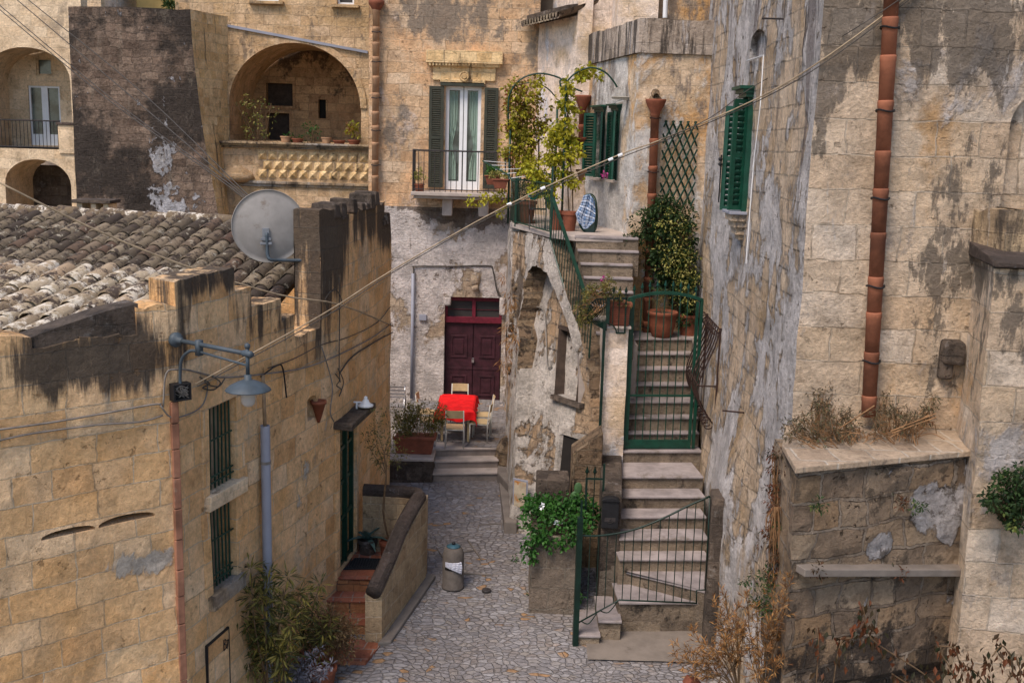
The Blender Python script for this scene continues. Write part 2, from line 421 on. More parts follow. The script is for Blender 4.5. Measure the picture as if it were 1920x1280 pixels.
M['pale'] = stone('pale_tower_stone', [(.70, .56, .41), (.82, .70, .55), (.75, .60, .43), (.85, .77, .66), (.80, .61, .41)], .85, .42, .012, (.66, .58, .48), .6,
    alt=(.62, .39, .20), altn=(.56, .68), plaster=((.70, .63, .59), .6, .60, .06),
    darks=[((.16, .135, .11), (1.7, 1.7, .7), 1.4, .585, .06, (-5, 4, .10), .8, [(W_(1790, 60, 13), (1.5, 3, 1.0), .16), (W_(1560, 60, 13), (.6, 3, .9), .13), (W_(1800, 480, 13), (.6, 3, 1.6), .15), (W_(1520, 230, 13), (.35, 3, .7), .08)]), ((.40, .345, .31), (1, 1, .6), 2.0, .565, .07, None, .55), ((.80, .74, .70), (2.2, 2.2, .5), 1.4, .62, .05, None, .6)], bump=1.0)
M['wash'] = stone('flaking_whitewash', [(.72, .58, .43), (.84, .72, .57), (.66, .53, .38), (.78, .65, .50)], .5, .3, .010, (.58, .51, .42), .5,
    alt=(.58, .41, .25), altn=(.5, .62), plaster=((.86, .81, .79), 1.0, .465, .05, [(W_(1500, 700, 13.1), (.6, .9, 2.6), .12), (W_(1360, 250, 18), (.6, 2, 2.4), .06), (W_(1330, 950, 16.6), (.7, 1.2, 1.6), .12), (W_(1500, 200, 13.1), (.6, .9, 1.5), .06)]),
    darks=[((.20, .165, .16), (2.6, 2.6, .22), 1.1, .60, .06, (-4.5, 3.5, .16), .72, [(W_(1500, 100, 13.4), (.9, 1.0, 2.2), .09)]), ((.46, .32, .18), (2, 2, .3), 1.2, .58, .08, (-2, -7.0, .22), .6), ((.115, .09, .085), (5, 5, .22), 1.2, .635, .04, (-6, 4, .14), .85)], bump=1.2, pit=.8)
M['facade'] = stone('old_facade_stone', [(.52, .36, .22), (.66, .49, .32), (.58, .41, .25), (.68, .55, .40), (.62, .42, .25)], .55, .27, .010, (.52, .44, .34), .4,
    alt=(.70, .43, .24), altn=(.47, .60), plaster=((.66, .54, .46), .5, .60, .08),
    darks=[((.20, .17, .14), (1.2, 1.2, .8), 1.2, .565, .10, (-3, 4.5, .14), .85, [(W_(830, 40, 27), (1.7, 3, .6), .14), (W_(745, 250, 27), (.4, 3, 1.4), .07)])], bump=.65)
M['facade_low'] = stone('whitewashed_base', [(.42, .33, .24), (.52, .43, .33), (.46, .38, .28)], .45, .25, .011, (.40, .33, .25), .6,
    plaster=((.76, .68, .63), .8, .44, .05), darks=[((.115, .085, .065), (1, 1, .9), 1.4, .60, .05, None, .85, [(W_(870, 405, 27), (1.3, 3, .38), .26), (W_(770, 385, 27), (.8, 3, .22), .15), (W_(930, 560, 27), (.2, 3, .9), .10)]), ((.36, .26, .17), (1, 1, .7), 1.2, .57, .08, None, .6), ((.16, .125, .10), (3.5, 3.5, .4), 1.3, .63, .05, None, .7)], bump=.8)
M['tuff'] = stone('brown_tuff', [(.12, .088, .068), (.29, .225, .175), (.18, .138, .108), (.24, .18, .138)], .42, .2, .012, (.10, .08, .068), .45,
    alt=(.055, .043, .035), altn=(.44, .56), plaster=((.52, .51, .53), 1.9, .645, .03, [(W_(312, 270, 28.6), (.55, 3, .8), .13), (W_(300, 330, 28.6), (.45, 3, 1.3), .16), (W_(350, 380, 28.6), (.9, 3, .9), .15)]), darks=[((.24, .20, .155), (1.6, 1.6, .5), 1.6, .56, .1, None, .5)], bump=1.0, pit=.2, jit=.2, fine=(.42, 1.7), djoint=.3)
M['gold'] = stone('golden_streaked', [(.72, .52, .25), (.86, .68, .40), (.68, .49, .25)], .4, .24, .01, (.5, .38, .24), .4,
    darks=[((.13, .095, .065), (4., 4., .22), 1.1, .58, .05, None, .85)], bump=.7)
M['cream'] = stone('cream_limestone', [(.60, .47, .31), (.72, .60, .43), (.64, .50, .33)], .6, .3, .009, (.5, .4, .27), .45,
    darks=[((.3, .24, .18), (1, 1, .6), .9, .58, .1, (0, 5, .2), .6)], bump=.45)
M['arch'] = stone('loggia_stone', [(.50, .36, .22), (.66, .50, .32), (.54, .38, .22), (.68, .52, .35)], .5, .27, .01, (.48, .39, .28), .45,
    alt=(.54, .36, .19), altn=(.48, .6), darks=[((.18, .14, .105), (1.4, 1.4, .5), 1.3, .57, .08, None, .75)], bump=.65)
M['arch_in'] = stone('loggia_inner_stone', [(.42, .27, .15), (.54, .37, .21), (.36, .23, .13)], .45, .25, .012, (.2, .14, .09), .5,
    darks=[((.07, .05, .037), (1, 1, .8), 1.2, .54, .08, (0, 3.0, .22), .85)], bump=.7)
M['white'] = stone('white_render', [(.74, .66, .58), (.80, .72, .65), (.72, .61, .50)], .6, .3, .007, (.6, .52, .44), .12,
    alt=(.60, .45, .30), altn=(.5, .64), plaster=((.74, .72, .74), .9, .55, .08), darks=[((.30, .255, .24), (2.2, 2.2, .3), 1.2, .66, .07, (-2, 4, .16), .65)], bump=.55)
M['house'] = stone('render_with_rust_stains', [(.60, .49, .35), (.66, .55, .42), (.56, .44, .30)], .6, .3, .007, (.5, .42, .32), .3,
    alt=(.58, .34, .15), altn=(.45, .57), plaster=((.70, .66, .62), .9, .52, .08, [((1.9, 23.2, -1), (.8, 2.0, 5), .17)]), darks=[((.20, .17, .15), (1.4, 1.4, .5), 1.2, .58, .08, (-3, 3.2, .22), .8)], bump=.6)
M['parapet'] = stone('streaked_parapet', [(.40, .35, .29), (.52, .47, .42), (.36, .31, .26)], .7, .5, .01, (.4, .35, .3), .4,
    darks=[(SOOT, (3, 3, .30), 1.2, .47, .10, None, .9), ((.60, .57, .57), (4, 4, .3), 1.2, .585, .05, None, .7)], bump=.8)
M['mass'] = stone('crumbling_plaster', [(.50, .37, .25), (.62, .49, .35), (.54, .39, .25)], .42, .24, .014, (.44, .34, .24), .7,
    plaster=((.82, .74, .66), .95, .445, .045), darks=[((.12, .082, .05), (1, 1, .8), 1.2, .60, .06, None, .85, [(W_(985, 545, 23), (.6, 1.0, .85), .27), (W_(1000, 900, 20), (.5, 1, .8), .05)])], bump=1.2, pit=.9)
M['rock'] = stone('crumbling_rock', [(.36, .27, .17), (.5, .39, .27), (.28, .20, .13)], .5, .28, .02, (.26, .2, .14), .7,
    darks=[((.06, .045, .035), (1, 1, 1), 1.8, .52, .08, None, .85), ((.62, .58, .56), (1, 1, 1), 1.3, .64, .04, None, .85)], bump=1.4)
M['retain'] = stone('retaining_masonry', [(.30, .225, .145), (.42, .325, .23), (.27, .21, .155), (.48, .385, .28), (.40, .28, .17)], .62, .34, .022, (.42, .345, .275), .8,
    plaster=((.66, .62, .62), .9, .585, .03, [(W_(1655, 1030, 11.6), (.26, 1, .20), .26), (W_(1790, 990, 11.6), (.5, 1, .5), .20), (W_(1760, 1110, 11.6), (.4, 1, .3), .12), (W_(1600, 930, 11.5), (.3, 1, .15), .12)]),
    darks=[((.045, .035, .03), (1, 1, .9), 1.5, .56, .08, (-4.6, -6.2, .26), .9), ((.10, .078, .058), (1, 1, 1), 2.6, .54, .07, None, .75)], bump=1.1, pit=1., jit=.2, djoint=.12)
M['block'] = stone('grey_tuff_blocks', [(.19, .165, .135), (.29, .255, .21), (.22, .185, .15)], .55, .36, .012, (.27, .24, .2), .5,
    darks=[((.07, .06, .05), (1, 1, .8), 2, .58, .12, None, .7)], bump=.9)
M['porch'] = stone('porch_blocks', [(.34, .25, .15), (.46, .36, .23), (.38, .28, .17)], .48, .27, .009, (.52, .44, .34), .6,
    darks=[((.14, .115, .09), (2, 2, .5), 1.4, .58, .1, None, .6)], bump=.6)
M['cap'] = stone('lichened_coping', [(.07, .058, .053), (.15, .12, .105), (.085, .07, .062)], 1.2, .6, .008, (.12, .1, .09), .5,
    darks=[((.34, .31, .30), (1, 1, 1), 5, .60, .06, None, .7)], bump=1.0)
M['darkstone'] = stone('sooty_stone', [(.09, .075, .065), (.20, .165, .135), (.12, .10, .085)], .5, .3, .01, (.2, .17, .14), .4,
    darks=[((.40, .36, .33), (1, 1, 1), 3, .58, .06, None, .6), (SOOT, (1, 1, 1), 1.6, .52, .08, None, .6)], bump=1.1)
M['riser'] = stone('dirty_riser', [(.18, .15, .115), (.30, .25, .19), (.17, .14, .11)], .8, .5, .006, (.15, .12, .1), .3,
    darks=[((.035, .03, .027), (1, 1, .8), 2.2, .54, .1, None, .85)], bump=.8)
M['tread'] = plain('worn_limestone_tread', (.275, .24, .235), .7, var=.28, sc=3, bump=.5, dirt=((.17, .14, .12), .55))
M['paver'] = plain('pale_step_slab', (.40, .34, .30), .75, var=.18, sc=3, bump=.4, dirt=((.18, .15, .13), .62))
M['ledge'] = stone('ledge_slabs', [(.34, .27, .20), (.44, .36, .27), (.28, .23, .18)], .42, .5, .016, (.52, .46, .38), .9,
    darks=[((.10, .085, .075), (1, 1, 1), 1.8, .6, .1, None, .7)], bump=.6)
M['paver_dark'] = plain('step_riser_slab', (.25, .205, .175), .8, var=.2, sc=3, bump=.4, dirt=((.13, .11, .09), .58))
M['terra'] = plain('terracotta', (.20, .064, .034), .8, var=.25, sc=5, bump=.3, dirt=((.5, .36, .27), .68))
M['terra_strip'] = plain('faded_terracotta_strip', (.27, .125, .075), .9, var=.4, sc=2.5, bump=.4, dirt=((.42, .30, .21), .58))
M['terra_pale'] = plain('pale_terracotta', (.40, .235, .135), .85, var=.2, sc=5, bump=.3, dirt=((.25, .19, .15), .64))
M['terra_pipe'] = plain('fired_clay_pipe', (.23, .085, .045), .85, var=.5, sc=1.6, bump=.5, dirt=((.34, .22, .16), .60))
M['floor_tile'] = stone('terracotta_floor_tile', [(.27, .095, .055), (.36, .14, .08), (.31, .125, .085)], .32, .32, .012, (.30, .25, .21), .9,
    darks=[((.24, .21, .19), (1, 1, 1), 2, .6, .12, None, .5)], bump=.4)
M['riser_tile'] = stone('ochre_riser_tile', [(.32, .15, .07), (.42, .21, .10), (.29, .14, .075)], .3, .6, .012, (.10, .08, .07), .9, bump=.4)
M['green'] = plain('dark_green_paint', (.003, .034, .020), .42, var=.3, sc=9, bump=.12, spec=.45)
M['shutter'] = plain('green_shutter_paint', (.004, .050, .030), .45, var=.25, sc=7, bump=.12, spec=.4)
M['gate_green'] = plain('gate_green_paint', (.003, .040, .024), .38, var=.3, sc=9, bump=.12, spec=.5)
M['green_dark'] = plain('blackish_green_paint', (.0022, .017, .011), .42, var=.3, sc=9, bump=.12, spec=.4)
M['olive'] = plain('olive_grey_shutter_paint', (.038, .04, .028), .6, var=.25, sc=8, bump=.12)
M['maroon'] = plain('faded_maroon_paint', (.042, .012, .018), .55, var=.4, sc=5, bump=.3, dirt=((.16, .09, .09), .72))
M['redwood'] = plain('red_painted_timber', (.13, .012, .025), .55, var=.3, sc=6, bump=.2)
M['iron'] = plain('dark_iron', (.035, .03, .03), .6, var=.3, sc=12, bump=.2)
M['rust'] = plain('rusted_iron', (.034, .017, .013), .8, var=.5, sc=18, bump=.4)
M['black'] = plain('black_metal', (.012, .012, .014), .5, var=.3, sc=12)
M['greypaint'] = plain('blue_grey_metal_paint', (.045, .062, .078), .6, var=.18, sc=8, bump=.1, spec=.4)
M['pvc'] = plain('grey_pvc', (.26, .27, .32), .5, var=.08, sc=3, bump=.05)
M['dish'] = plain('satellite_dish_grey', (.25, .235, .22), .6, var=.14, sc=3, bump=.06, dirt=((.17, .14, .115), .60))
M['zinc'] = plain('zinc_bracket', (.20, .21, .23), .45, metal=.4, var=.15, sc=8)
M['whitep'] = plain('white_paint', (.72, .73, .75), .4, var=.05, sc=4, bump=.03)
M['ceramic'] = plain('white_ceramic', (.75, .75, .75), .25, var=.04, sc=4, bump=.02, spec=.5)
M['cable'] = plain('weathered_cable', (.30, .23, .15), .7, var=.3, sc=8)
M['cable_dark'] = plain('dark_cable', (.06, .052, .045), .65, var=.3, sc=8)
M['cable_grey'] = plain('grey_cable', (.19, .17, .15), .65, var=.3, sc=8)
M['wood'] = plain('worn_timber', (.22, .15, .09), .8, var=.3, sc=6, bump=.4)
M['darkwood'] = plain('dark_timber', (.045, .03, .022), .75, var=.4, sc=7, bump=.3)
M['planks'] = plain('inner_door_planks', (.30, .22, .15), .8, var=.3, sc=4, bump=.3)
M['concrete'] = plain('bin_concrete', (.125, .105, .09), .85, var=.2, sc=8, bump=.4, dirt=((.08, .06, .05), .62))
M['bluecap'] = plain('blue_grey_cap', (.035, .09, .12), .5, var=.3, sc=9)
M['bag'] = plain('white_plastic_bag', (.62, .62, .70), .4, var=.08, sc=8, bump=.4)
M['soil'] = plain('dry_soil', (.06, .042, .028), .95, var=.4, sc=14, bump=.6)
M['stem'] = plain('plant_stem', (.12, .075, .04), .85, var=.35, sc=10, bump=.3)
M['drystem'] = plain('dry_stem', (.24, .13, .06), .85, var=.35, sc=10, bump=.3)
M['aluminium'] = plain('polished_aluminium', (.6, .6, .62), .3, metal=.9, var=.08)
M['chairframe'] = plain('cream_metal_frame', (.52, .50, .45), .5, var=.1, sc=9)
M['chairwood'] = plain('plywood_seat', (.47, .35, .19), .6, var=.12, sc=9)
M['plasticblack'] = plain('black_rubber', (.02, .022, .024), .8, var=.4, sc=16, bump=.4)
M['teal'] = plain('teal_plastic', (.02, .30, .25), .4, var=.08)
M['limeplastic'] = plain('bright_green_plastic', (.04, .33, .03), .4, var=.08)
M['blind'] = plain('dark_window_screen', (.045, .042, .04), .7, var=.12, sc=3)
M['void'] = plain('dark_interior', (.012, .010, .009), .9, var=.2)
M['interior'] = plain('dim_interior_plaster', (.10, .08, .06), .9, var=.3, sc=1.2)
M['agave'] = plain('agave_leaf', (.07, .12, .10), .5, var=.25, sc=5)
M['cactus'] = plain('cactus_pad', (.05, .11, .04), .6, var=.25, sc=9)
M['box_clay'] = plain('clay_trough', (.22, .07, .04), .75, var=.2, sc=6, bump=.2)
M['yellowwall'] = plain('yellow_render', (.62, .42, .15), .85, var=.1, sc=2)
M['sign'] = plain('weathered_sign_face', (.44, .37, .27), .6, var=.2, sc=6, dirt=((.42, .18, .04), .52))

t = NT('window_glass'); t.b.inputs['Specular IOR Level'].default_value = .6
M['glass'] = t.out(t.mix(t.rng(t.noise(2.5, 3), .35, .65), (.03, .04, .038), (.10, .13, .12)), .12)
t = NT('curtain_cloth'); wv = t.n.new('ShaderNodeTexWave'); wv.inputs['Scale'].default_value = 9; wv.inputs['Distortion'].default_value = 2.5; wv.bands_direction = 'X'; t.l.new(t.g, wv.inputs['Vector'])
t.bump(wv.outputs['Fac'], .5, .04); M['curtain'] = t.out((.25, .34, .28), .9)
t = NT('frosted_lamp_glass'); t.b.inputs['Transmission Weight'].default_value = .15; M['frosted'] = t.out((.50, .47, .44), .35)
t = NT('red_tablecloth'); t.bump(t.noise(4, 3), .6, .04); M['redcloth'] = t.out(t.mix(t.rng(t.noise(5, 4), .3, .7), (.55, .004, .006), (.84, .012, .014)), .8)
t = NT('blue_checked_towel'); u = t.sep(t.uv)
a = t.math('GREATER_THAN', t.math('FRACT', t.math('MULTIPLY', u[0], 5.)), .55); b = t.math('GREATER_THAN', t.math('FRACT', t.math('MULTIPLY', u[1], 7.)), .72)
M['towel'] = t.out(t.mix(b, t.mix(a, (.30, .37, .50), (.10, .17, .30)), (.45, .50, .60)), .95)
# wicker / plank / louvre helpers are modelled

# cobbles
t = NT('cobbles'); w = t.noise(1.1, 3, .5, col=True)
vec = t.vadd(t.vmul(t.g, (1., 1.55, 1.)), t.vmul(w, (.5, .5, 0)))
def voro(sc, feat, vec=vec):
    n = t.n.new('ShaderNodeTexVoronoi'); n.feature = feat; n.voronoi_dimensions = '2D'; n.inputs['Scale'].default_value = sc; n.inputs['Randomness'].default_value = .9; t.l.new(vec, n.inputs['Vector']); return n
e = voro(7.6, 'DISTANCE_TO_EDGE').outputs['Distance']; c = voro(7.6, 'F1').outputs['Color']; cs = t.sep(c)
col = t.ramp(cs[0], [(0, (.17, .16, .165)), (.3, (.235, .225, .235)), (.55, (.215, .19, .18)), (.78, (.295, .285, .295)), (1, (.25, .225, .205))])
och = t.math('MULTIPLY', t.math('GREATER_THAN', cs[1], .93), t.rng(t.noise(.5, 3), .5, .56))
col = t.mix(t.math('MULTIPLY', och, .8), col, (.33, .18, .07))
jn = t.rng(e, .12, .01)
jc = t.mix(t.rng(t.noise(.6, 5), .40, .55), (.10, .087, .08), (.225, .208, .20))
col = t.mix(t.math('MULTIPLY', jn, t.rng(t.noise(1.5, 4), .3, .6, .15, .7)), col, jc)
col = t.mix(t.rng(t.noise(.35, 5, .6), .45, .62, 0., .35), col, (.13, .10, .08))
fn = t.noise(13, 8, .7); col = t.mix(1., col, t.ramp(fn, [(.3, (.6,)*3), (.7, (1.3,)*3)]), 'MULTIPLY')
t.bump(t.math('ADD', t.math('MULTIPLY', t.rng(e, 0, .16), 1.), t.math('ADD', t.math('MULTIPLY', fn, .5), t.math('MULTIPLY', cs[2], .8))), .8, .03)
M['cobble'] = t.out(col, t.rng(fn, .3, .7, .55, .85))
M['cement'] = plain('worn_cement', (.17, .145, .125), .9, var=.2, sc=2.5, bump=.5, dirt=((.12, .1, .085), .6))
M['earth'] = plain('dusty_earth', (.16, .12, .085), .95, var=.3, sc=2, bump=.6)

# roof tile: tint per tile in uv.x
t = NT('lichened_roof_tile'); u = t.sep(t.uv)
col = t.ramp(u[0], [(0, (.05, .038, .03)), (.2, (.10, .078, .056)), (.45, (.165, .13, .09)), (.68, (.23, .185, .13)), (.88, (.09, .052, .038)), (1, (.14, .105, .075))])
col = t.mix(t.rng(t.noise(6, 8, .75), .57, .62), col, (.33, .30, .24)); col = t.mix(t.rng(t.noise(7.5, 8, .75, vec=t.vadd(t.g, (9, 3, 2))), .50, .58), col, (.05, .038, .032))
t.bump(t.noise(22, 7, .75), .7, .03); M['tile'] = t.out(col, .93)
t = NT('pale_lichen_roof_tile'); u = t.sep(t.uv)
col = t.ramp(u[0], [(0, (.17, .125, .08)), (.35, (.30, .235, .16)), (.7, (.40, .33, .235)), (1, (.27, .17, .10))])
col = t.mix(t.rng(t.noise(4, 8, .75), .5, .58), col, (.60, .545, .46)); col = t.mix(t.rng(t.noise(6.5, 8, .75, vec=t.vadd(t.g, (9, 3, 2))), .51, .58), col, (.075, .055, .045))
t.bump(t.noise(22, 7, .75), .7, .03); M['tile_pale'] = t.out(col, .93)

M['vine'] = leafm('vine_leaves', [(0, (.18, .035, .012)), (.16, (.22, .09, .02)), (.34, (.16, .15, .02)), (.55, (.28, .25, .02)), (.8, (.46, .42, .03)), (1, (.14, .20, .02))])
M['dark_leaf'] = leafm('dark_bush_leaves', [(0, (.012, .028, .010)), (.5, (.03, .06, .018)), (.85, (.05, .09, .025)), (1, (.20, .22, .05))])
M['bright_leaf'] = leafm('ground_ivy_leaves', [(0, (.015, .05, .012)), (.5, (.03, .105, .016)), (1, (.06, .17, .03))])
M['varieg'] = leafm('yellow_green_leaves', [(0, (.05, .08, .02)), (.5, (.20, .21, .04)), (1, (.52, .46, .16))])
M['olive_leaf'] = leafm('long_olive_leaves', [(0, (.035, .04, .015)), (.5, (.10, .10, .028)), (1, (.27, .22, .05))])
M['brown_leaf'] = leafm('brown_dry_leaves', [(0, (.06, .03, .018)), (.5, (.16, .085, .045)), (1, (.24, .16, .07))])
M['silver_leaf'] = leafm('silver_leaves', [(0, (.14, .13, .15)), (1, (.30, .29, .33))])
M['orange_leaf'] = leafm('orange_dry_leaves', [(0, (.13, .05, .018)), (.5, (.33, .155, .05)), (1, (.48, .27, .10))])
M['rust_leaf'] = leafm('rust_red_leaves', [(0, (.02, .028, .012)), (.45, (.06, .032, .015)), (1, (.16, .05, .02))])
M['dry_leaf'] = leafm('dusty_dry_leaves', [(0, (.05, .04, .025)), (.5, (.13, .09, .05)), (.8, (.08, .085, .04)), (1, (.20, .12, .06))])
M['pink'] = leafm('pink_petals', [(0, (.5, .04, .25)), (1, (.6, .1, .35))])
M['redflower'] = leafm('red_petals', [(0, (.5, .03, .03)), (1, (.6, .08, .05))])
# ---------------------------------------------------------------- light
w = bpy.data.worlds.new('World'); S.world = w; w.use_nodes = True
sk = w.node_tree.nodes.new('ShaderNodeTexSky'); sk.sky_type = 'NISHITA'; sk.sun_disc = False
EL, AZ = math.radians(56), math.radians(216)   # azimuth clockwise from +Y
sk.sun_elevation = EL; sk.sun_rotation = AZ; sk.air_density = 1.0; sk.dust_density = 1.0; sk.ozone_density = 1.0
bg = w.node_tree.nodes['Background']; bg.inputs[1].default_value = .15
w.node_tree.links.new(sk.outputs[0], bg.inputs[0])
sl = bpy.data.lights.new('sun', 'SUN'); sl.energy = 2.9; sl.angle = math.radians(26); sl.color = (1, .85, .71)
so = bpy.data.objects.new('sun', sl); COL.objects.link(so)
sd = V((math.sin(AZ)*math.cos(EL), math.cos(AZ)*math.cos(EL), math.sin(EL)))
so.rotation_euler = sd.to_track_quat('Z', 'Y').to_euler()
S.view_settings.view_transform = 'Standard'; S.view_settings.look = 'None'; S.view_settings.gamma = 1; S.view_settings.exposure = .45
S.cycles.max_bounces = 5; S.cycles.diffuse_bounces = 3; S.cycles.use_denoising = True

# ---------------------------------------------------------------- ground
def gridmesh(x0, x1, y0, y1, st, zf):
    mb = MB(); nx = max(1, int((x1-x0)/st)); ny = max(1, int((y1-y0)/st))
    for j in range(ny+1):
        for i in range(nx+1):
            x = x0+(x1-x0)*i/nx; y = y0+(y1-y0)*j/ny; mb.v.append(V((x, y, zf(x, y))))
    for j in range(ny):
        for i in range(nx):
            a = j*(nx+1)+i; mb.f.append([a, a+1, a+nx+2, a+nx+1]); mb.uv.append(None); mb.mi.append(0)
    return mb
def lane(x, y): return gz(y)+.025*nz((x, y, 0), .8)+.012*nz((x, y, 3), 2.6)
tag(gridmesh(-5, 6, 9, 23.2, .18, lane).build('cobbled_lane', M['cobble'], smooth=True), kind='structure')
mb = MB(); mb.box(-150, 150, -60, 220, -9.6, -9.4); tag(mb.build('ground', M['earth']), kind='structure')
# upper court behind the steps
CZ = -6.74
STP = [(-1.62, 22.15), (-.25, 22.35)]
tag(gridmesh(-2.6, .3, 22.95, 27.4, .2, lambda x, y: CZ+.02*nz((x, y, 0), 1.)).build('upper_court', M['cobble'], smooth=True), kind='structure')
st_ = thing('court_steps', 'three pale slab steps leading up to the court with the red table', 'steps', (-.95, 22.5, -7.3))
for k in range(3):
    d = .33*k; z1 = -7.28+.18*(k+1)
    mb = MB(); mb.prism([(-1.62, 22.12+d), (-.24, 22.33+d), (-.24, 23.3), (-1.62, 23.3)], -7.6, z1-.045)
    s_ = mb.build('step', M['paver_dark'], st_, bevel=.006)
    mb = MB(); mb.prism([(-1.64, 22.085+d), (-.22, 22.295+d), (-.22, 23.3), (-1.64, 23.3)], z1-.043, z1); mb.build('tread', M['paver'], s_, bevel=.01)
# side bank left of the steps
mb = MB(); mb.prism([(-3.2, 22.0), (-1.63, 22.05), (-1.63, 24.2), (-3.2, 24.2)], -7.7, -6.82)
w_ = mb.build('low_wall', M['darkstone'], bevel=.02); tag(w_, 'low dark stone planter wall left of the pale court steps', 'wall')
mb = MB(); mb.prism([(-3.2, 21.97), (-1.61, 22.02), (-1.61, 24.2), (-3.2, 24.2)], -6.817, -6.757); mb.build('coping', M['paver'], w_, bevel=.01)
mb = MB(); mb.prism([(-.24, 22.2), (.1, 21.0), (.12, 22.6), (.1, 23.6), (-.24, 23.6)], -7.5, -7.05)
tag(mb.build('kerb', M['cement'], bevel=.03), kind='structure')
mb = MB(); mb.prism([(-.05, 19.6), (.2, 19.6), (.1, 21.6), (-.22, 22.4)], -7.7, -7.22)
tag(mb.build('kerb', M['cement'], bevel=.03), kind='structure')
mb = MB(); mb.ball((-.06, 22.9, -6.95), .40, 12, (.62, .9, 1.25))
for i, v in enumerate(mb.v): mb.v[i] = v+V((1, 1, 1))*(.14*nz(v, 2.2)+.06*nz(v, 6))
tag(mb.build('boulder', M['rock'], smooth=False), 'rough brown boulder built in at the right end of the pale court steps', 'boulder')
# cement apron in front of the right stair
mb = MB(); mb.v = []
apr = gridmesh(1.3, 3.3, 15.2, 16.3, .2, lambda x, y: lane(x, y)+.03)
tag(apr.build('cement_apron', M['cement'], smooth=True), kind='structure')

# ---------------------------------------------------------------- left house
C0 = V((-3.9, 12.17, 0)); Q1 = V((-2.75, 16.59, 0)); Q2 = V((-2.64, 17.66, 0)); Q3 = V((-2.43, 21.0, 0))
FD = V((-1.1, -1, 0)).normalized()
CL = C0+FD*5.2
lh = thing('stone_house', 'ochre ashlar house with stepped wall top and old tiled roof filling the left side', 'house', (-5.5, 15, -8))
frA = Fr(CL, C0); frB = Fr(C0, Q1); frC = Fr(Q1, Q2); frD = Fr(Q2, Q3)
# front wall: top profile by pixel
def tops(fr, segs, u0=0):
    out = []
    for x0, x1, y in segs:
        a = fr.uz(x0, y)[0]; b = fr.uz(x1, y)[0]; z = fr.uz((x0+x1)/2, y)[1]; out.append([a+u0, b+u0, z])
    for p, q in zip(out, out[1:]): q[0] = p[1]
    out[0][0] = 0 if u0 == 0 else out[0][0]
    return [tuple(o) for o in out]
topsA = tops(frA, [(-400, 60, 652), (60, 150, 645), (150, 258, 632), (258, 336, 575)])
LA = (C0-CL).length; LB = (Q1-C0).length; LC = (Q2-Q1).length
topsB = tops(frB, [(336, 440, 514), (440, 470, 543), (470, 527, 566), (527, 552, 598), (552, 600, 624), (600, 633, 392)], LA)
topsB[0] = (LA, topsB[0][1], topsB[0][2]); topsA[-1] = (topsA[-1][0], LA, topsA[-1][2])
u633 = topsB[-1][1]
topsC = [(u633, LA+LB+LC+.25, -1.24), (LA+LB+LC+.25, LA+LB+LC+2.6, -1.22), (LA+LB+LC+2.6, 99, -1.62)]
def opn(fr, u0, x0, y0, x1, y1, **k):
    r = fr.rect(x0, y0, x1, y1); return dict(u0=r[0]+u0, u1=r[1]+u0, z0=r[2], z1=r[3], **k)
w1 = opn(frB, LA, 392, 905, 440, 757, depth=.28); w2 = opn(frB, LA, 396, 1090, 440, 978, depth=.28)
w1['z0'] = frB.uz(394, 926)[1]; w1['z1'] = frB.uz(394, 764)[1]; w2['z0'] = frB.uz(397, 1112)[1]; w2['z1'] = w1['z0']-.21
# level heads: average in place
dr = dict(u0=LA+LB+.02, u1=LA+LB+LC-.02, z0=-7.12, z1=-4.62, depth=.35)
sa, sz = frA.uz(78, 1013); sb = frA.uz(291, 966)[0]; sm = frA.uz(182, 990)[0]
slots = [dict(u0=sa, u1=sm-.02, z0=sz-.005, z1=sz+.015, arch=.06, depth=.22, mi=1), dict(u0=sm+.02, u1=sb, z0=sz-.005, z1=sz+.015, arch=.07, depth=.22, mi=1)]  # slot backs take the near-black material, so their shade is painted
niche = opn(frB, LA, 575, 790, 592, 745, depth=.16, arch=.06)
Lw = Wall([CL, C0, Q1, Q2, Q3], topsA+topsB+topsC, -9.2, [w1, w2, dr, niche]+slots, thick=.42, step=.15, disp=.022, roughtop=.07)
wb = Lw.mesh().build('wall', [M['ochre'], M['void']], lh)
mb = MB(); a = Q3; mb.prism([Q3+V((-.02, .0, 0)), Q3+V((-6.5, 1.9, 0)), Q3+V((-6.5, 1.5, 0)), Q3+V((-.3, -.35, 0))], -9.2, -2.2); mb.build('rear_wall', M['ochre'], lh)
# weathered crown course of the tall gable, a real projecting course of stones
rg = random.Random(3)
u = LA+LB-.15
while u < Lw.cu[-1]-.35:
    l = rg.uniform(.28, .45); z = -1.24+rg.uniform(-.06, .02) if u < LA+LB+LC+2.4 else -1.64
    if rg.random() < .78:
        mb = MB(); p0, n0 = Lw.base(u); p1, n1 = Lw.base(u+l-.07)
        h = rg.uniform(.12, .30)
        mb.hexa([p0+n0*.03+V((0, 0, z)), p1+n1*.03+V((0, 0, z)), p1-n1*.4+V((0, 0, z)), p0-n0*.4+V((0, 0, z))], [p0+n0*.02+V((0, 0, z+h)), p1+n1*.01+V((0, 0, z+h*.9)), p1-n1*.38+V((0, 0, z+h)), p0-n0*.38+V((0, 0, z+h))]); mb.build('crown_stone', M['darkstone'], lh, bevel=.02)
    u += l

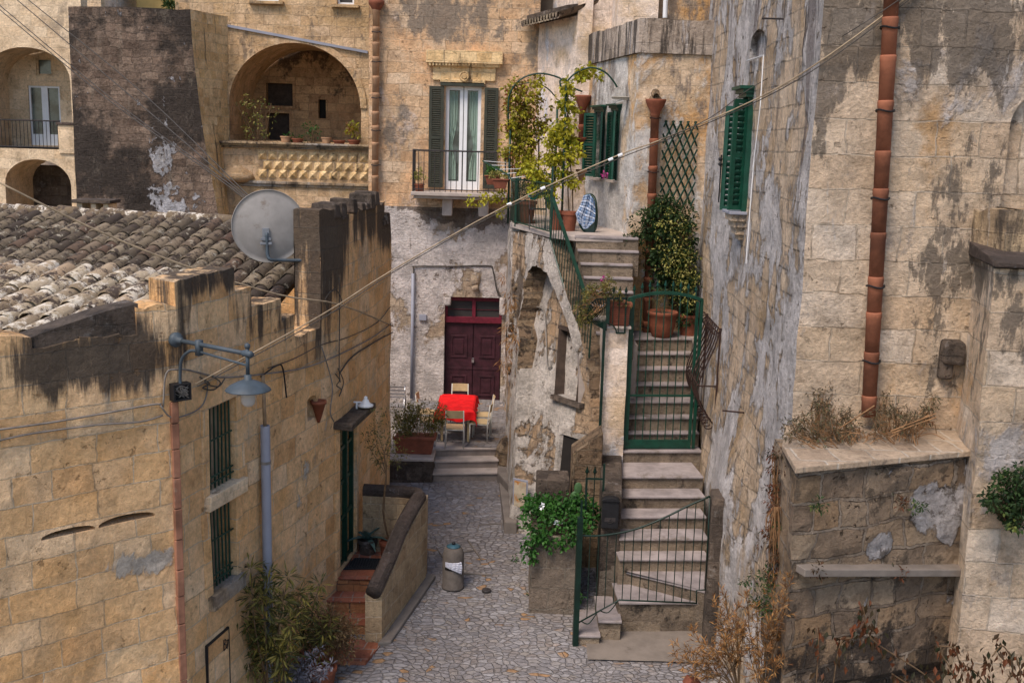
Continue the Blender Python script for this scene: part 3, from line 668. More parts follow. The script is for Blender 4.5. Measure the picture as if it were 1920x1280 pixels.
# roof tiles
def tile_roof(mb, O, ax, dn, W, D, z0, slope, sp=.235, tl=.42, seed=0, jitter=.03, zoff=0, edge=None):
    """O plan origin on the ridge, ax unit along ridge, dn unit downslope; over tiles (convex) and pans between"""
    rg = random.Random(seed); nc = int(W/sp); ex = V((ax.x, ax.y, 0)); ed = V((dn.x, dn.y, -slope)).normalized(); up = ex.cross(ed)
    if up.z < 0: up = -up
    for c in range(nc+1):
        nt = int(D/(tl*.82))
        off = rg.uniform(0, .12)
        for k in range(nt):
            s0 = k*tl*.82+off; tint = rg.random(); j = rg.uniform(-jitter, jitter); j2 = rg.uniform(-jitter, jitter)
            if edge and not edge(O+ex*(c*sp)+ed*s0): continue
            r0 = .105*sp/.285; r1 = .128*sp/.285; base = O+V((0, 0, z0))
            for half in (0, 1):
                if half and c == nc: continue
                cx = (c+.5*half)*sp; lift = .05 if not half else .045; rr = 1 if not half else -1
                o = len(mb.v); n = 6
                for (s, r, l2) in ((s0-.02, r0, lift+.0), (s0+tl, r1, lift+.028)):
                    for i in range(n+1):
                        a = PI*i/n
                        q = base+ex*(cx+(j if s == s0-.02 else j2)+math.cos(a)*r)+ed*s+up*((math.sin(a)*r*.85+l2-.03) if rr == 1 else (.07-math.sin(a)*r*.8+l2-.05))
                        mb.v.append(q)
                m = n+1
                for i in range(n):
                    mb.f.append([o+i, o+i+1, o+m+i+1, o+m+i]); mb.uv.append([(tint, 0)]*4); mb.mi.append(0)
                if not half:  # thick lower lip
                    o2 = len(mb.v)
                    for i in range(n+1):
                        a = PI*i/n; q = mb.v[o+m+i]-up*.022-ex*math.cos(a)*.0; mb.v.append(q)
                    for i in range(n): mb.f.append([o+m+i, o+m+i+1, o2+i+1, o2+i]); mb.uv.append([(tint, 0)]*4); mb.mi.append(0)
DN = -(Q2-C0).normalized(); AX = V((-DN.y, DN.x, 0))
if AX.x > 0: AX = -AX
RO = U(597, 398, 19.0); RO.z = 0; zr = U(597, 398, 19.0).z-.26
mb = MB()
rr = lambda s, d: RO+AX*s+DN*d
SL = .36
pl = lambda s, d, h=0: rr(s, d)+V((0, 0, zr-SL*d+h))
mb.hexa([pl(-.3, -.1, -.25), pl(-.3, 5.4, -.25), pl(9, 5.4, -.25), pl(9, -.1, -.25)], [pl(-.3, -.1, -.03), pl(-.3, 5.4, -.03), pl(9, 5.4, -.03), pl(9, -.1, -.03)])
def inside(p):  # keep tiles behind the facade wall
    d = (Q1-C0).normalized(); n = V((d.y, -d.x, 0)); return (V((p.x, p.y, 0))-C0).dot(n) < -.42
mbt = MB(); tile_roof(mbt, RO-AX*.35, AX, DN, 9.2, 5.2, zr, SL, sp=.285, tl=.47, seed=5, jitter=.02, edge=inside)
rf = mb.build('roof', M['darkstone'], lh)
mbt.build('roof_tiles', M['tile'], rf, smooth=True)
mb = MB(); rg = random.Random(8); s = -.3
while s < 8.8:   # ridge tiles
    l = .46; mb.add([], []); o = len(mb.v); tint = rg.random(); dz = rg.uniform(-.02, .02)
    mb.tube([pl(s, -.02, .02+dz), pl(s+l+.03, -.02, .03+dz)], [.105, .12], 10)
    s += l
mb.build('ridge_tiles', M['tile_pale'], rf, smooth=True)
# second, paler roof over the front block
A0 = frA.p(0, 0, -.35); B0p = frA.p(LA, 0, -.35)
tb0 = U(5, 512, 14.3); tb1 = U(345, 498, 13.9); bb0 = U(0, 640, 11.9); bb1 = U(265, 572, 12.6)
RX = (tb0-tb1); RX.z = 0; LX = RX.length; RX.normalize()
O2 = V((tb1.x, tb1.y, 0)); DN2 = V((DN.x, DN.y, 0)); z2 = (tb0.z+tb1.z)/2
d2 = 2.6; sl2 = (z2+2.40)/2.1
def in2(p):
    n = frA.n; return (V((p.x, p.y, 0))-C0).dot(n) < -.66
mbt = MB(); AX2 = V((-DN2.y, DN2.x, 0)); AX2 = -AX2 if AX2.x > 0 else AX2
tile_roof(mbt, O2-AX2*.1, AX2, DN2, 6.2, 4.4, z2, sl2, sp=.285, tl=.50, seed=11, jitter=.04, edge=in2)
mb = MB(); p2 = lambda s, d, h=0: O2+AX2*s+DN2*d+V((0, 0, z2-sl2*d+h))
C_ = frA.p(0, 0, -.32); D_ = frA.p(LA, 0, -.32)
def onp(P, h):  # point P dropped on the plane
    q = P-O2; return V((P.x, P.y, z2-sl2*V((q.x, q.y, 0)).dot(DN2)+h))
poly = [O2-AX2*.1, D_-frA.t*.2, C_+V((-2, 0, 0)), O2+AX2*7]
mb.hexa([onp(p, -.3) for p in poly], [onp(p, -.02) for p in poly])
rf2 = mb.build('front_roof', M['darkstone'], lh); mbt.build('roof_tiles', M['tile_pale'], rf2, smooth=True)
# stone verge between the pale roof and the front wall
mb = MB()
vp = [frA.p(frA.uz(x, y)[0], frA.uz(x, y)[1], -.05) for x, y in ((30, 645), (120, 612), (200, 585), (262, 570))]
for a, b in zip(vp, vp[1:]):
    t_ = frA.n; mb.hexa([V((p.x, p.y, -2.5)) for p in (a, b, b-t_*.35, a-t_*.35)], [a, b, b-t_*.35, a-t_*.35])
mb.build('verge', M['darkstone'], lh)

# window grilles and sills
def wl(u, z, d=0): return Lw.P(u, z, d)
def lbox(mb, u0, u1, z0, z1, d0, d1, mi=0):
    mb.hexa([wl(u0, z0, d1), wl(u1, z0, d1), wl(u1, z0, d0), wl(u0, z0, d0)], [wl(u0, z1, d1), wl(u1, z1, d1), wl(u1, z1, d0), wl(u0, z1, d0)], mi)
for i, o in enumerate((w1, w2)):
    mb = MB(); lbox(mb, o['u0'], o['u1'], o['z0'], o['z1'], -.275, -.25)
    wn = mb.build('window', M['planks'], lh)
    mb = MB(); n = 7
    for k in range(n):
        u = o['u0']+.05+(o['u1']-o['u0']-.1)*k/(n-1); mb.tube([wl(u, o['z0']+.01, -.06), wl(u, o['z1']-.01, -.06)], .013, 6)
    for z in (o['z0']+.1, o['z0']+.18, (o['z0']+o['z1'])/2+.1): mb.tube([wl(o['u0']-.02, z, -.045), wl(o['u1']+.02, z, -.045)], .014, 6)
    mb.build('grille', M['green'], wn)
    mb = MB(); lbox(mb, o['u0']-.10, o['u1']+.14, o['z0']-.20, o['z0']+.004, -.2, .09)
    mb.build('sill', M['ochre_dark'] if i else M['cream'], wn, bevel=.015)
    mb = MB(); lbox(mb, o['u0']-.16, o['u0']-.004, o['z0'], o['z1'], -.1, .028); lbox(mb, o['u1']+.004, o['u1']+.18, o['z0'], o['z1'], -.1, .028)
    if i == 0: lbox(mb, o['u0']-.16, o['u1']+.18, o['z1']+.004, o['z1']+.26, -.1, .03)
    mb.build('frame', M['ochre'], wn, bevel=.01)
# door with green iron grille
mb = MB(); lbox(mb, dr['u0'], dr['u1'], dr['z0'], dr['z1'], -.34, -.30)
dm = mb.build('door', M['planks'], lh)
mb = MB(); g = lambda u: dr['u0']+u
for u in (0., LC-.04-.05, LC*.52): lbox(mb, g(u), g(u)+.05, dr['z0'], dr['z1'], -.10, -.03)
for z in (-7.1, -6.3, -5.7, -5.1): lbox(mb, g(.04), g(LC-.08), z, z+.06, -.08, -.05)
lbox(mb, g(.0), g(LC-.04), dr['z1']-.07, dr['z1'], -.11, -.02)
for k in range(5): u = g(.1+k*.09); mb.tube([wl(u, dr['z0'], -.07), wl(u, dr['z1'], -.07)], .009, 6)
mb.build('door_grille', M['green'], dm)
mb = MB(); lbox(mb, g(-.2), g(LC+.15), dr['z1']+.02, dr['z1']+.14, -.1, .32); mb.build('lintel', M['darkstone'], dm, bevel=.02)
mb = MB(); lbox(mb, g(-.17), g(-.005), dr['z0']-.05, dr['z1']+.02, -.1, .03); lbox(mb, g(LC-.03), g(LC+.13), dr['z0']-.05, dr['z1']+.02, -.1, .03)
mb.build('door_frame', M['ochre'], dm, bevel=.01)
# terracotta strip pipe at the corner
mb = MB(); u0 = LA-.03; z = -9.0; rg = random.Random(4)
bp, bn = Lw.base(LA)
ub = frA.uz(331, 900)[0]
while z < frA.uz(331, 752)[1]-.02:
    h = rg.uniform(.28, .4); z1 = min(z+h-.008, frA.uz(331, 752)[1]); mb.fbox(frA, ub-.045-rg.uniform(0, .006), ub+.045, z, z1, -.05, .03+rg.uniform(0, .008)); z += h
mb.build('downpipe', M['terra_strip'], lh, bevel=.01)
# ---------------------------------------------------------------- far buildings
def louvre(mb, P, u0, u1, z0, z1, d0, d1, n, st=.05):
    """shutter leaf: stiles, rails, slanted slats. P(u,z,d)"""
    def bx(a, b, c, d, e, f): mb.hexa([P(a, c, f), P(b, c, f), P(b, c, e), P(a, c, e)], [P(a, d, f), P(b, d, f), P(b, d, e), P(a, d, e)])
    bx(u0, u0+st, z0, z1, d0, d1); bx(u1-st, u1, z0, z1, d0, d1)
    zm = (z0+z1)/2
    for z in (z0, zm-st/2, z1-st): bx(u0+st, u1-st, z, z+st, d0+.002, d1-.002)
    h = (z1-z0-2*st)/n; dm = (d0+d1)/2
    for k in range(n):
        z = z0+st+h*(k+.5); a, b = u0+st, u1-st
        mb.hexa([P(a, z-h*.45, d1-.004), P(b, z-h*.45, d1-.004), P(b, z+h*.25, d0+.004), P(a, z+h*.25, d0+.004)], [P(a, z-h*.45+.012, d1-.004), P(b, z-h*.45+.012, d1-.004), P(b, z+h*.25+.012, d0+.004), P(a, z+h*.25+.012, d0+.004)])

def swing(fr, u, ang):
    """frame of a leaf hinged at u on the plane, opened by ang radians; P(u',z,d)"""
    o = fr.p(u, 0, .03); t = fr.t*math.cos(ang)+fr.n*math.sin(ang); n = V((t.y, -t.x, 0))
    return lambda a, z, d=0: o+t*a+n*d+V((0, 0, z))

# tall house with the balcony and the maroon door
FY = 27.2
fa = U(691, 300, FY).x; fb = U(1012, 60, FY).x
frF = Fr((fa, FY), (fb, FY))
bh = thing('balcony_house', 'tall plastered stone house with balcony door above and maroon door below', 'house', (-1, 28, CZ))
zs = frF.uz(800, 388)[1]
def orect(fr, x0, y0, x1, y1, **k):
    r = fr.rect(x0, y0, x1, y1); return dict(u0=r[0], u1=r[1], z0=r[2], z1=r[3], **k)
bd = orect(frF, 833, 356, 903, 163, depth=.25); bd['z0'] = frF.uz(868, 357)[1]; bd['z1'] = frF.uz(868, 162)[1]
pd = orect(frF, 831, 756, 942, 559, depth=.28)
W1 = Wall([(fa, FY), (fb, FY)], 6.5, zs, [bd], thick=.5, step=.4); W1.mesh().build('wall', M['facade'], bh)
W2 = Wall([(fa, FY), (fb, FY)], zs, -9, [pd], thick=.5, step=.4); W2.mesh().build('base_wall', M['facade_low'], bh)
mb = MB(); mb.box(fa, fb+3, FY+.45, FY+6, -9, 6.4); mb.build('back_block', M['interior'], bh)
# balcony door
P = lambda u, z, d=0: frF.p(u, z, d)
mb = MB(); mb.fbox(frF, bd['u0'], bd['u1'], bd['z0'], bd['z1'], -.22, -.19); dg = mb.build('balcony_door', M['glass'], bh)
mb = MB(); um = (bd['u0']+bd['u1'])/2
for a, b in ((bd['u0'], um-.01), (um+.01, bd['u1'])):
    s_ = .085
    for q in ((a, a+s_), (b-s_, b)): mb.fbox(frF, q[0], q[1], bd['z0'], bd['z1'], -.185, -.12)
    mb.fbox(frF, a+s_, b-s_, bd['z0'], bd['z0']+.22, -.18, -.125); mb.fbox(frF, a+s_, b-s_, bd['z1']-.09, bd['z1'], -.18, -.125)
mb.build('door_frame', M['whitep'], dg)
for a, b, sgn in ((bd['u0']+.09, um-.10, 1), (um+.10, bd['u1']-.09, -1)):
    mb = MB(); n = 10; zt, zb = bd['z1']-.12, bd['z0']+.26
    for k in range(n):
        for j in range(10):
            def q(k, j):
                f = j/10; z = zt+(zb-zt)*f; tie = 1-.55*math.exp(-((f-.62)/.16)**2)-.0; uu = (k/n)*tie*.8
                u = a+(b-a)*uu if sgn > 0 else b-(b-a)*uu
                return P(u, z, -.178+.012*math.sin(k*2.1+j*.3))
            mb.quad(q(k, j), q(k+1, j), q(k+1, j+1), q(k, j+1))
    mb.build('curtain', M['curtain'], dg, smooth=True, recalc=False)
for (x0, x1) in ((803, 833), (905, 935)):
    r = frF.rect(x0, 356, x1, 163); mb = MB(); louvre(mb, P, r[0], r[1], bd['z0']+.06, bd['z1']-.02, .03, .075, 44, .07); mb.build('shutter', M['olive'], bh)
mb = MB(); r = frF.rect(826, 163, 908, 156); mb.fbox(frF, r[0], r[1], bd['z1'], bd['z1']+.09, -.05, .1); mb.build('blind_box', M['olive'], bh)
# carved surround
mb = MB()
for (x0, y0, x1, y1, d) in ((800, 118, 943, 98, .22), (804, 124, 938, 118, .15), (812, 150, 930, 124, .06), (826, 156, 910, 150, .10)):
    r = frF.rect(x0, y0, x1, y1); mb.fbox(frF, r[0], r[1], r[2], r[3]-.004, -.05, d)
for k in range(22):
    r = frF.rect(806+k*6.1, 124, 809+k*6.1, 118); mb.fbox(frF, r[0], r[1], r[2], r[3], .15, .20)
rs = frF.rect(862, 152, 880, 136); c = frF.p((rs[0]+rs[1])/2, (rs[2]+rs[3])/2, .05)
mb.lathe(c, [(0, .10), (.06, .10), (.07, .07), (.11, .10), (.13, .05), (.13, 0)], 18, M=Matrix.Rotation(PI/2, 3, 'X'))
mb.build('cornice', M['gold'], bh, bevel=.008)
# balcony slab and railing
r = frF.rect(768, 372, 948, 360); zb_ = frF.uz(850, 361, .8)[1]; bu0 = frF.uz(770, 364, .8)[0]; bu1 = frF.uz(950, 364, .8)[0]
mb = MB(); mb.fbox(frF, bu0, bu1, zb_-.10, zb_, -.05, .82); mb.fbox(frF, bu0+.06, bu1-.06, zb_-.17, zb_-.102, -.05, .72)
for u in (bu0+.75, bu1-.7): mb.fbox(frF, u, u+.25, zb_-.6, zb_-.172, -.05, .42)
mb.build('balcony', M['paver'], bh, bevel=.02)
rb = thing('balcony_railing', 'dark iron railing round the balcony in front of the grey shutters', 'railing', frF.p(bu0, zb_, .75))
zt = zb_+1.0; mb = MB()
for d in (.78,):
    mb.tube([P(bu0+.05, zt, d), P(bu1-.05, zt, d)], .02, 6); mb.tube([P(bu0+.05, zb_+.06, d), P(bu1-.05, zb_+.06, d)], .012, 6)
for u in (bu0+.05, bu1-.05): mb.tube([P(u, zt, d), P(u, zt, .05)], .02, 6); mb.tube([P(u, zb_+.06, d), P(u, zb_+.06, .05)], .012, 6)
mb.build('rail', M['iron'], rb)
n = 17
mb = MB()
for k in range(n+1): u = bu0+.05+(bu1-bu0-.1)*k/n; mb.tube([P(u, zb_, .78), P(u, zt, .78)], .009 if k % n else .02, 5)
for u in (bu0+.05, bu1-.05):
    for k in range(1, 6): mb.tube([P(u, zb_, .05+.12*k), P(u, zt, .05+.12*k)], .009, 5)
mb.build('bars', M['iron'], rb)
# maroon double door
mb = MB(); mb.fbox(frF, pd['u0'], pd['u1'], pd['z0'], pd['z1'], -.27, -.235); dd = mb.build('double_door', M['maroon'], bh)
zt0 = frF.uz(886, 607)[1]; zt1 = frF.uz(886, 596)[1]; um = frF.uz(886, 680)[0]
mb = MB()
for u in (pd['u0'], um-.045, pd['u1']-.07): mb.fbox(frF, u, u+(.07 if u != um-.045 else .09), zt1, pd['z1'], -.235, -.15)
mb.fbox(frF, pd['u0'], pd['u1'], zt0, zt1, -.235, -.12); mb.fbox(frF, pd['u0']+.07, pd['u1']-.07, pd['z1']-.12, pd['z1'], -.235, -.16)
for z in (zt1+.18,): mb.fbox(frF, pd['u0']+.07, pd['u1']-.07, z, z+.012, -.225, -.2)
mb.build('transom', M['redwood'], dd, bevel=.006)
mb = MB(); mb.fbox(frF, pd['u0']+.07, pd['u1']-.07, zt1, pd['z1']-.12, -.234, -.229); mb.build('pane', M['blind'], dd)
for a, b in ((pd['u0']+.02, um-.012), (um+.012, pd['u1']-.02)):
    mb = MB(); z0 = pd['z0']+.02; z1 = zt0-.01
    mb.fbox(frF, a, b, z0, z1, -.235, -.20)
    for (p, q) in ((z0+.16, z0+.72), (z0+1.18, z0+1.78)):
        s_ = .05
        for (e, f, g_, h) in ((a+.14, b-.14, p, p+s_), (a+.14, b-.14, q-s_, q), (a+.14, a+.14+s_, p+s_, q-s_), (b-.14-s_, b-.14, p+s_, q-s_)): mb.fbox(frF, e, f, g_, h, -.20, -.178)
        mb.fbox(frF, a+.24, b-.24, p+.1, q-.1, -.20, -.184)
    mb.fbox(frF, a, b, z0+.86, z0+.92, -.20, -.188)
    mb.build('door_leaf', M['maroon'], dd, bevel=.006)
mb = MB(); c = frF.p(um, frF.uz(886, 678)[1], -.17); mb.box(c.x-.03, c.x+.03, c.y-.03, c.y+.01, c.z-.05, c.z+.02); mb.tube([c+V((-.02, -.01, .02)), c+V((-.02, -.01, .06)), c+V((.02, -.01, .06)), c+V((.02, -.01, .02))], .007, 6); mb.build('padlock', M['aluminium'], dd)
mb = MB(); mb.fbox(frF, pd['u0']-.05, pd['u1']+.1, CZ, pd['z0']+.01, -.25, .38); mb.build('threshold', M['paver'], bh, bevel=.02)
# carved corbel stones beside the transom, small carved head and lintel relief
mb = MB()
for x0, y0, x1, y1 in ((833, 572, 846, 557), (936, 590, 948, 557)):
    r = frF.rect(x0, y0, x1, y1); mb.fbox(frF, r[0], r[1], r[2], r[3], -.1, .12)
mb.build('corbels', M['facade_low'], bh, bevel=.04)
mb = MB(); r = frF.rect(882, 545, 901, 508); c = frF.p((r[0]+r[1])/2, (r[2]+r[3])/2+.05, .02); mb.ball(c, .16, 7, (.8, .7, 1.25)); mb.ball(c+V((0, -.06, -.22)), .09, 6, (1, .7, .9))
for i, v in enumerate(mb.v): mb.v[i] = v+V((1, 1, 1))*.03*nz(v, 9)
tag(mb.build('carved_head', M['facade_low'], smooth=True), 'worn carved stone head set in the wall above the maroon door', 'carving')
# pipes and cable on the facade
mb = MB(); x0 = frF.uz(772, 760); x1 = frF.uz(775, 512); mb.tube([frF.p(x0[0], CZ+.05, .07), frF.p(x1[0], x1[1], .07)], .042, 8)
cp = [frF.p(*frF.uz(x, y), .04) for x, y in ((775, 560), (776, 506), (780, 499), (850, 499), (915, 498), (924, 505), (932, 545), (940, 556))]
mb.build('wall_pipe', M['pvc'], bh, smooth=True)
mb = MB(); mb.tube(curve(cp, 4), .016, 6); mb.build('cable', M['cable_dark'], bh)
r = frF.rect(786, 600, 800, 589); mb = MB(); mb.fbox(frF, *r, 0, .06); mb.build('meter_box', M['pvc'], bh, bevel=.01)
# segmented clay downpipe on the left edge
def clay_pipe(top, bot, r, seg, name, mat, parent, clampmat=None, seed=1, bell=1.12, clamps=True):
    top, bot = V(top), V(bot); L = (bot-top).length; rg = random.Random(seed); mb = MB(); s = 0; prev = top; d = (bot-top).normalized(); cl = []
    while s < L-.02:
        l = min(seg*rg.uniform(.82, 1.15), L-s); a = top+d*s; b = top+d*(s+l)
        mb.tube([a, a+d*.02, a+d*(.07), a+d*(.08), b], [r*bell*.97, r*bell, r*bell, r*1.0, r*.95], 14); cl.append(a+d*.12); s += l
    o = mb.build(name, mat, parent, smooth=False)
    for p in o.data.polygons: p.use_smooth = len(p.vertices) == 4
    if clamps:
        for p in cl[::2]:
            mb = MB(); n = 14; x = V((1, 0, 0)); mb.tube([p+V((math.cos(2*PI*k/n)*(r*1.16), math.sin(2*PI*k/n)*(r*1.16), .012*math.sin(k))) for k in range(n+1)]+[p+V((r*1.5, r*.9, 0))], .012, 5); mb.build('clamp', clampmat or M['rust'], o)
    return o
pt = frF.uz(706, 10, .14); pb = frF.uz(703, 364, .14)
clay_pipe(frF.p(pt[0], 6, .14), frF.p(*pb, .14), .085, .42, 'downpipe', M['terra_pale'], bh, clampmat=M['iron'])
mb = MB(); mb.lathe(frF.p(pt[0], pt[1], .14), [(.09, -.12), (.19, .02), (.2, .1), (.17, .12)], 16); mb.build('rain_head', M['terra'], bh, smooth=True)
# white receding wing with the wavy tile eave
K1 = V((1.30, 25.05, 0)); fw = Fr((fb, FY), (K1.x, K1.y))
ww = thing('white_wing', 'whitewashed house wing with tiled eave rising between the two taller houses', 'house', (1.2, 25, -2))
zE = fw.uz(1012, 46)[1]
Wall([(fb-.02, FY-.01), (K1.x, K1.y)], zE, -3, [], thick=.4, step=.4).mesh().build('wall', M['white'], ww)
mb = MB(); n = 13; L = fw.L
for k in range(n):
    u = L*(k+.5)/n; a = fw.p(u, zE+.02, .48); b = fw.p(u, zE+.5, -.9)
    t_ = fw.t; up = V((0, 0, 1))
    for sgn, rr_ in ((1, .15),):
        o = len(mb.v)
        for e in (a, b):
            for i in range(9):
                an = PI*i/8; q = e-t_*math.cos(an)*rr_-up*math.sin(an)*.12; mb.v.append(q)
            for i in range(9):
                an = PI*i/8; q = e-t_*math.cos(an)*rr_-up*(math.sin(an)*.12-.03); mb.v.append(q)
        for i in range(8):
            mb.add([], [])
            for f in ((o+i, o+i+1, o+18+i+1, o+18+i), (o+9+i, o+10+i, o+28+i, o+27+i), (o+i, o+i+1, o+10+i, o+9+i)): mb.f.append(list(f)); mb.uv.append([(.3+.04*k, 0)]*4); mb.mi.append(0)
mb.build('eave_tiles', M['tile'], ww, smooth=True, recalc=False)
mb = MB(); mb.hexa([fw.p(-1, zE+.09, .3), fw.p(L, zE+.09, .3), fw.p(L, zE+.5, -2), fw.p(-1, zE+.5, -2)], [fw.p(-1, zE+.2, .3), fw.p(L, zE+.2, .3), fw.p(L, zE+.6, -2), fw.p(-1, zE+.6, -2)]); mb.build('roof', M['darkstone'], ww)
mb = MB(); mb.prism([(fb+.3, FY+.5), (K1.x+.2, K1.y+.1), (4.5, 25.3), (4.5, 28)], -5, 5.5); mb.build('back_block', M['white'], ww)

# arched loggia house
AY = 30.2
frL = Fr((U(415, 200, AY).x, AY), (U(694, 200, AY).x, AY))
lo = thing('loggia_house', 'weathered stone house with wide arched loggia and studded parapet', 'house', (-6, 32, -4))
ar = orect(frL, 431, 262, 677, 205, depth=2.6, fill=False); ar['z1'] = frL.uz(554, 200)[1]; ar['z0'] = frL.uz(554, 266)[1]; ar['arch'] = frL.uz(554, 80)[1]-ar['z1']
t1 = orect(frL, 478, 2, 522, -40, depth=.2); t2 = orect(frL, 632, 9, 664, -40, depth=.2)
WL = Wall([frL.p(-1.2, 0), frL.p(frL.L, 0)], 6.5, -6, [{**o, 'u0': o['u0']+1.2, 'u1': o['u1']+1.2} for o in (ar, t1, t2)], thick=.6, step=.4, back=False)
WL.mesh().build('wall', M['arch'], lo)
for o in (t1, t2):
    mb = MB(); mb.fbox(frL, o['u0'], o['u1'], o['z0'], o['z1'], -.18, -.15); wn = mb.build('window', M['blind'], lo)
    mb = MB(); mb.fbox(frL, o['u0'], o['u0']+.06, o['z0'], o['z1'], -.15, -.1); mb.fbox(frL, o['u1']-.06, o['u1'], o['z0'], o['z1'], -.15, -.1); mb.fbox(frL, o['u0']+.06, o['u1']-.06, o['z0'], o['z0']+.07, -.15, -.1); mb.build('window_frame', M['whitep'], wn)
    mb = MB(); mb.fbox(frL, o['u0']-.15, o['u1']+.15, o['z0']-.09, o['z0']-.003, -.1, .16); mb.build('sill', M['arch'], wn, bevel=.015)
# inner back wall with its openings
bk = Fr(frL.p(-.5, 0, -2.6), frL.p(frL.L+.5, 0, -2.6)); bo = []
for x0, y0, x1, y1 in ((500, 198, 549, 157), (502, 262, 543, 213), (445, 214, 463, 188), (597, 222, 611, 187)): bo.append(orect(bk, x0, y0, x1, y1, depth=.3))
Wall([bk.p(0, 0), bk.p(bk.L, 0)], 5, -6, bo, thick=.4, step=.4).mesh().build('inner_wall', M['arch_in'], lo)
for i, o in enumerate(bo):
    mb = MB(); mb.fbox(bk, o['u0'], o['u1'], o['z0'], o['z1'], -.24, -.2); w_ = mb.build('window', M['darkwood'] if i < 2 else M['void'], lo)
    if i < 2:
        mb = MB(); e = .07
        for q in ((o['u0']-e, o['u0'], o['z0']-e, o['z1']+e), (o['u1'], o['u1']+e, o['z0']-e, o['z1']+e), (o['u0'], o['u1'], o['z1'], o['z1']+e), (o['u0'], o['u1'], o['z0']-e, o['z0'])): mb.fbox(bk, *q, -.05, .05)
        mb.build('window_frame', M['arch_in'], w_)
# sides and ceiling of the loggia are the arch reveal itself; parapet in front
pz1 = frL.uz(554, 268, .5)[1]; pz0 = -6; pu0 = frL.uz(402, 300, .5)[0]; pu1 = frL.uz(694, 300, .5)[0]
mb = MB(); mb.fbox(frL, pu0+.15, pu1, pz0, pz1-.12, -.1, .42); pp = mb.build('parapet', M['arch'], lo)
mb = MB()
for (h0, h1, d) in ((-.06, .0, .68), (-.115, -.062, .60), (-.17, -.117, .52)): mb.fbox(frL, pu0-.1, pu1+.02, pz1+h0, pz1+h1, -.12, d)
z_ = frL.uz(554, 343, .5)[1]; mb.fbox(frL, pu0+.3, pu1, z_-.05, z_+.03, 0, .52); mb.fbox(frL, pu0+.3, pu1, z_-.13, z_-.052, 0, .47)
mb.build('cornice', M['ochre_dark'], pp, bevel=.015)
mb = MB(); ux = [frL.uz(x, 300, .43)[0] for x in range(492, 690, 19)]; zy = [frL.uz(590, y, .43)[1] for y in (294, 312, 328)]
for j, z in enumerate(zy):
    for k, u in enumerate(ux):
        if j == 1: u += .14
        s_ = .115
        mb.add([frL.p(u-s_, z-s_, .42), frL.p(u+s_, z-s_, .42), frL.p(u+s_, z+s_, .42), frL.p(u-s_, z+s_, .42), frL.p(u, z, .54)], [(0, 1, 4), (1, 2, 4), (2, 3, 4), (3, 0, 4)])
mb.build('studs', M['gold'], pp)
mb = MB()   # swelling volute at the left end of the parapet
c0 = frL.uz(440, 320, .42); prof = [(.0, -.32), (.34, -.30), (.46, -.18), (.40, -.04), (.24, .08), (.14, .22), (.12, .40), (.0, .42)]
mb.lathe(frL.p(c0[0], c0[1], .30), [(r*1.25, h) for r, h in prof], 20); mb.build('volute', M['arch'], pp, smooth=True)
mb = MB(); a = frL.p(*frL.uz(420, 50), .08); b = frL.p(*frL.uz(690, 101), .08); mb.hexa([a, b, b+V((0, .2, 0)), a+V((0, .2, 0))], [q+V((0, 0, .07)) for q in (a, b, b+V((0, .2, 0)), a+V((0, .2, 0)))]); mb.build('sloping_ledge', M['pvc'], lo)
mb = MB(); # arch archivolt band
for k in range(28):
    a0, a1 = PI*k/28, PI*(k+1)/28; uc = (ar['u0']+ar['u1'])/2; hw = (ar['u1']-ar['u0'])/2
    def q(a, g, d): return frL.p(uc-math.cos(a)*(hw+g), ar['z1']+math.sin(a)*(ar['arch']+g), d)
    mb.hexa([q(a0, -.01, .05), q(a1, -.01, .05), q(a1, -.01, -.2), q(a0, -.01, -.2)], [q(a0, .16, .05), q(a1, .16, .05), q(a1, .16, -.2), q(a0, .16, -.2)])
mb.build('archivolt', M['arch'], lo)
# slab of the loggia floor
mb = MB(); mb.fbox(frL, 0, frL.L, pz1-.5, pz1-.35, -2.6, 0); mb.build('loggia_floor', M['arch'], lo)

# brown tuff bastion
TY = 28.6
a = U(135, 200, TY); b = U(356, 14, TY); c = U(408, 395, TY); d = frL.p(U(421, 30, AY).x-frL.A.x, 0)
zt_ = U(200, 13, TY).z; zb2 = -7
def fx(z): return b.x+(c.x-b.x)*((b.z-z)/(b.z-c.z))**1.6 if z < b.z else b.x
tb = thing('tuff_bastion', 'tall dark brown tuff wall with white lime streaks behind the tiled roof', 'bastion', (-9, 29, -7))
mb = MB(); nzr = 26; nx = 18
def tp(i, j):
    z = zb2+(zt_-zb2)*j/nzr; x = a.x+(fx(z)-a.x)*i/nx; p = V((x, TY, z)); p.y += .10*nz(p, .5)+.04*nz(p, 2)-.03*(zt_-z)*0; p.z += .04*nz(p, 1.5) if j == nzr else 0; return p
for i in range(nx):
    for j in range(nzr):
        q = [tp(i, j), tp(i+1, j), tp(i+1, j+1), tp(i, j+1)]; mb.quad(*q, [(v.x, v.z) for v in q])
for i in range(nx): q0, q1 = tp(i, nzr), tp(i+1, nzr); mb.quad(q0, q1, q1+V((0, 1.5, 0)), q0+V((0, 1.5, 0)))
for j in range(nzr): q0, q1 = tp(0, j), tp(0, j+1); mb.quad(q0, q1, q1+V((0, 5, 0)), q0+V((0, 5, 0)))
mb.build('front_face', M['tuff'], tb)
mb = MB()
for j in range(nzr):
    def e(j, f):
        p = tp(nx, j); z = p.z; w = V((d.x+.05, AY-.06, z)); q = p.lerp(w, f); q += V((.08*nz(q, 1.2), 0, 0))*(0 if f in (0,) else 1); return q
    for i in range(6):
        q = [e(j, i/6), e(j, (i+1)/6), e(j+1, (i+1)/6), e(j+1, i/6)]; mb.quad(*q, [(v.y, v.z) for v in q])
mb.build('side_face', M['gold'], tb)

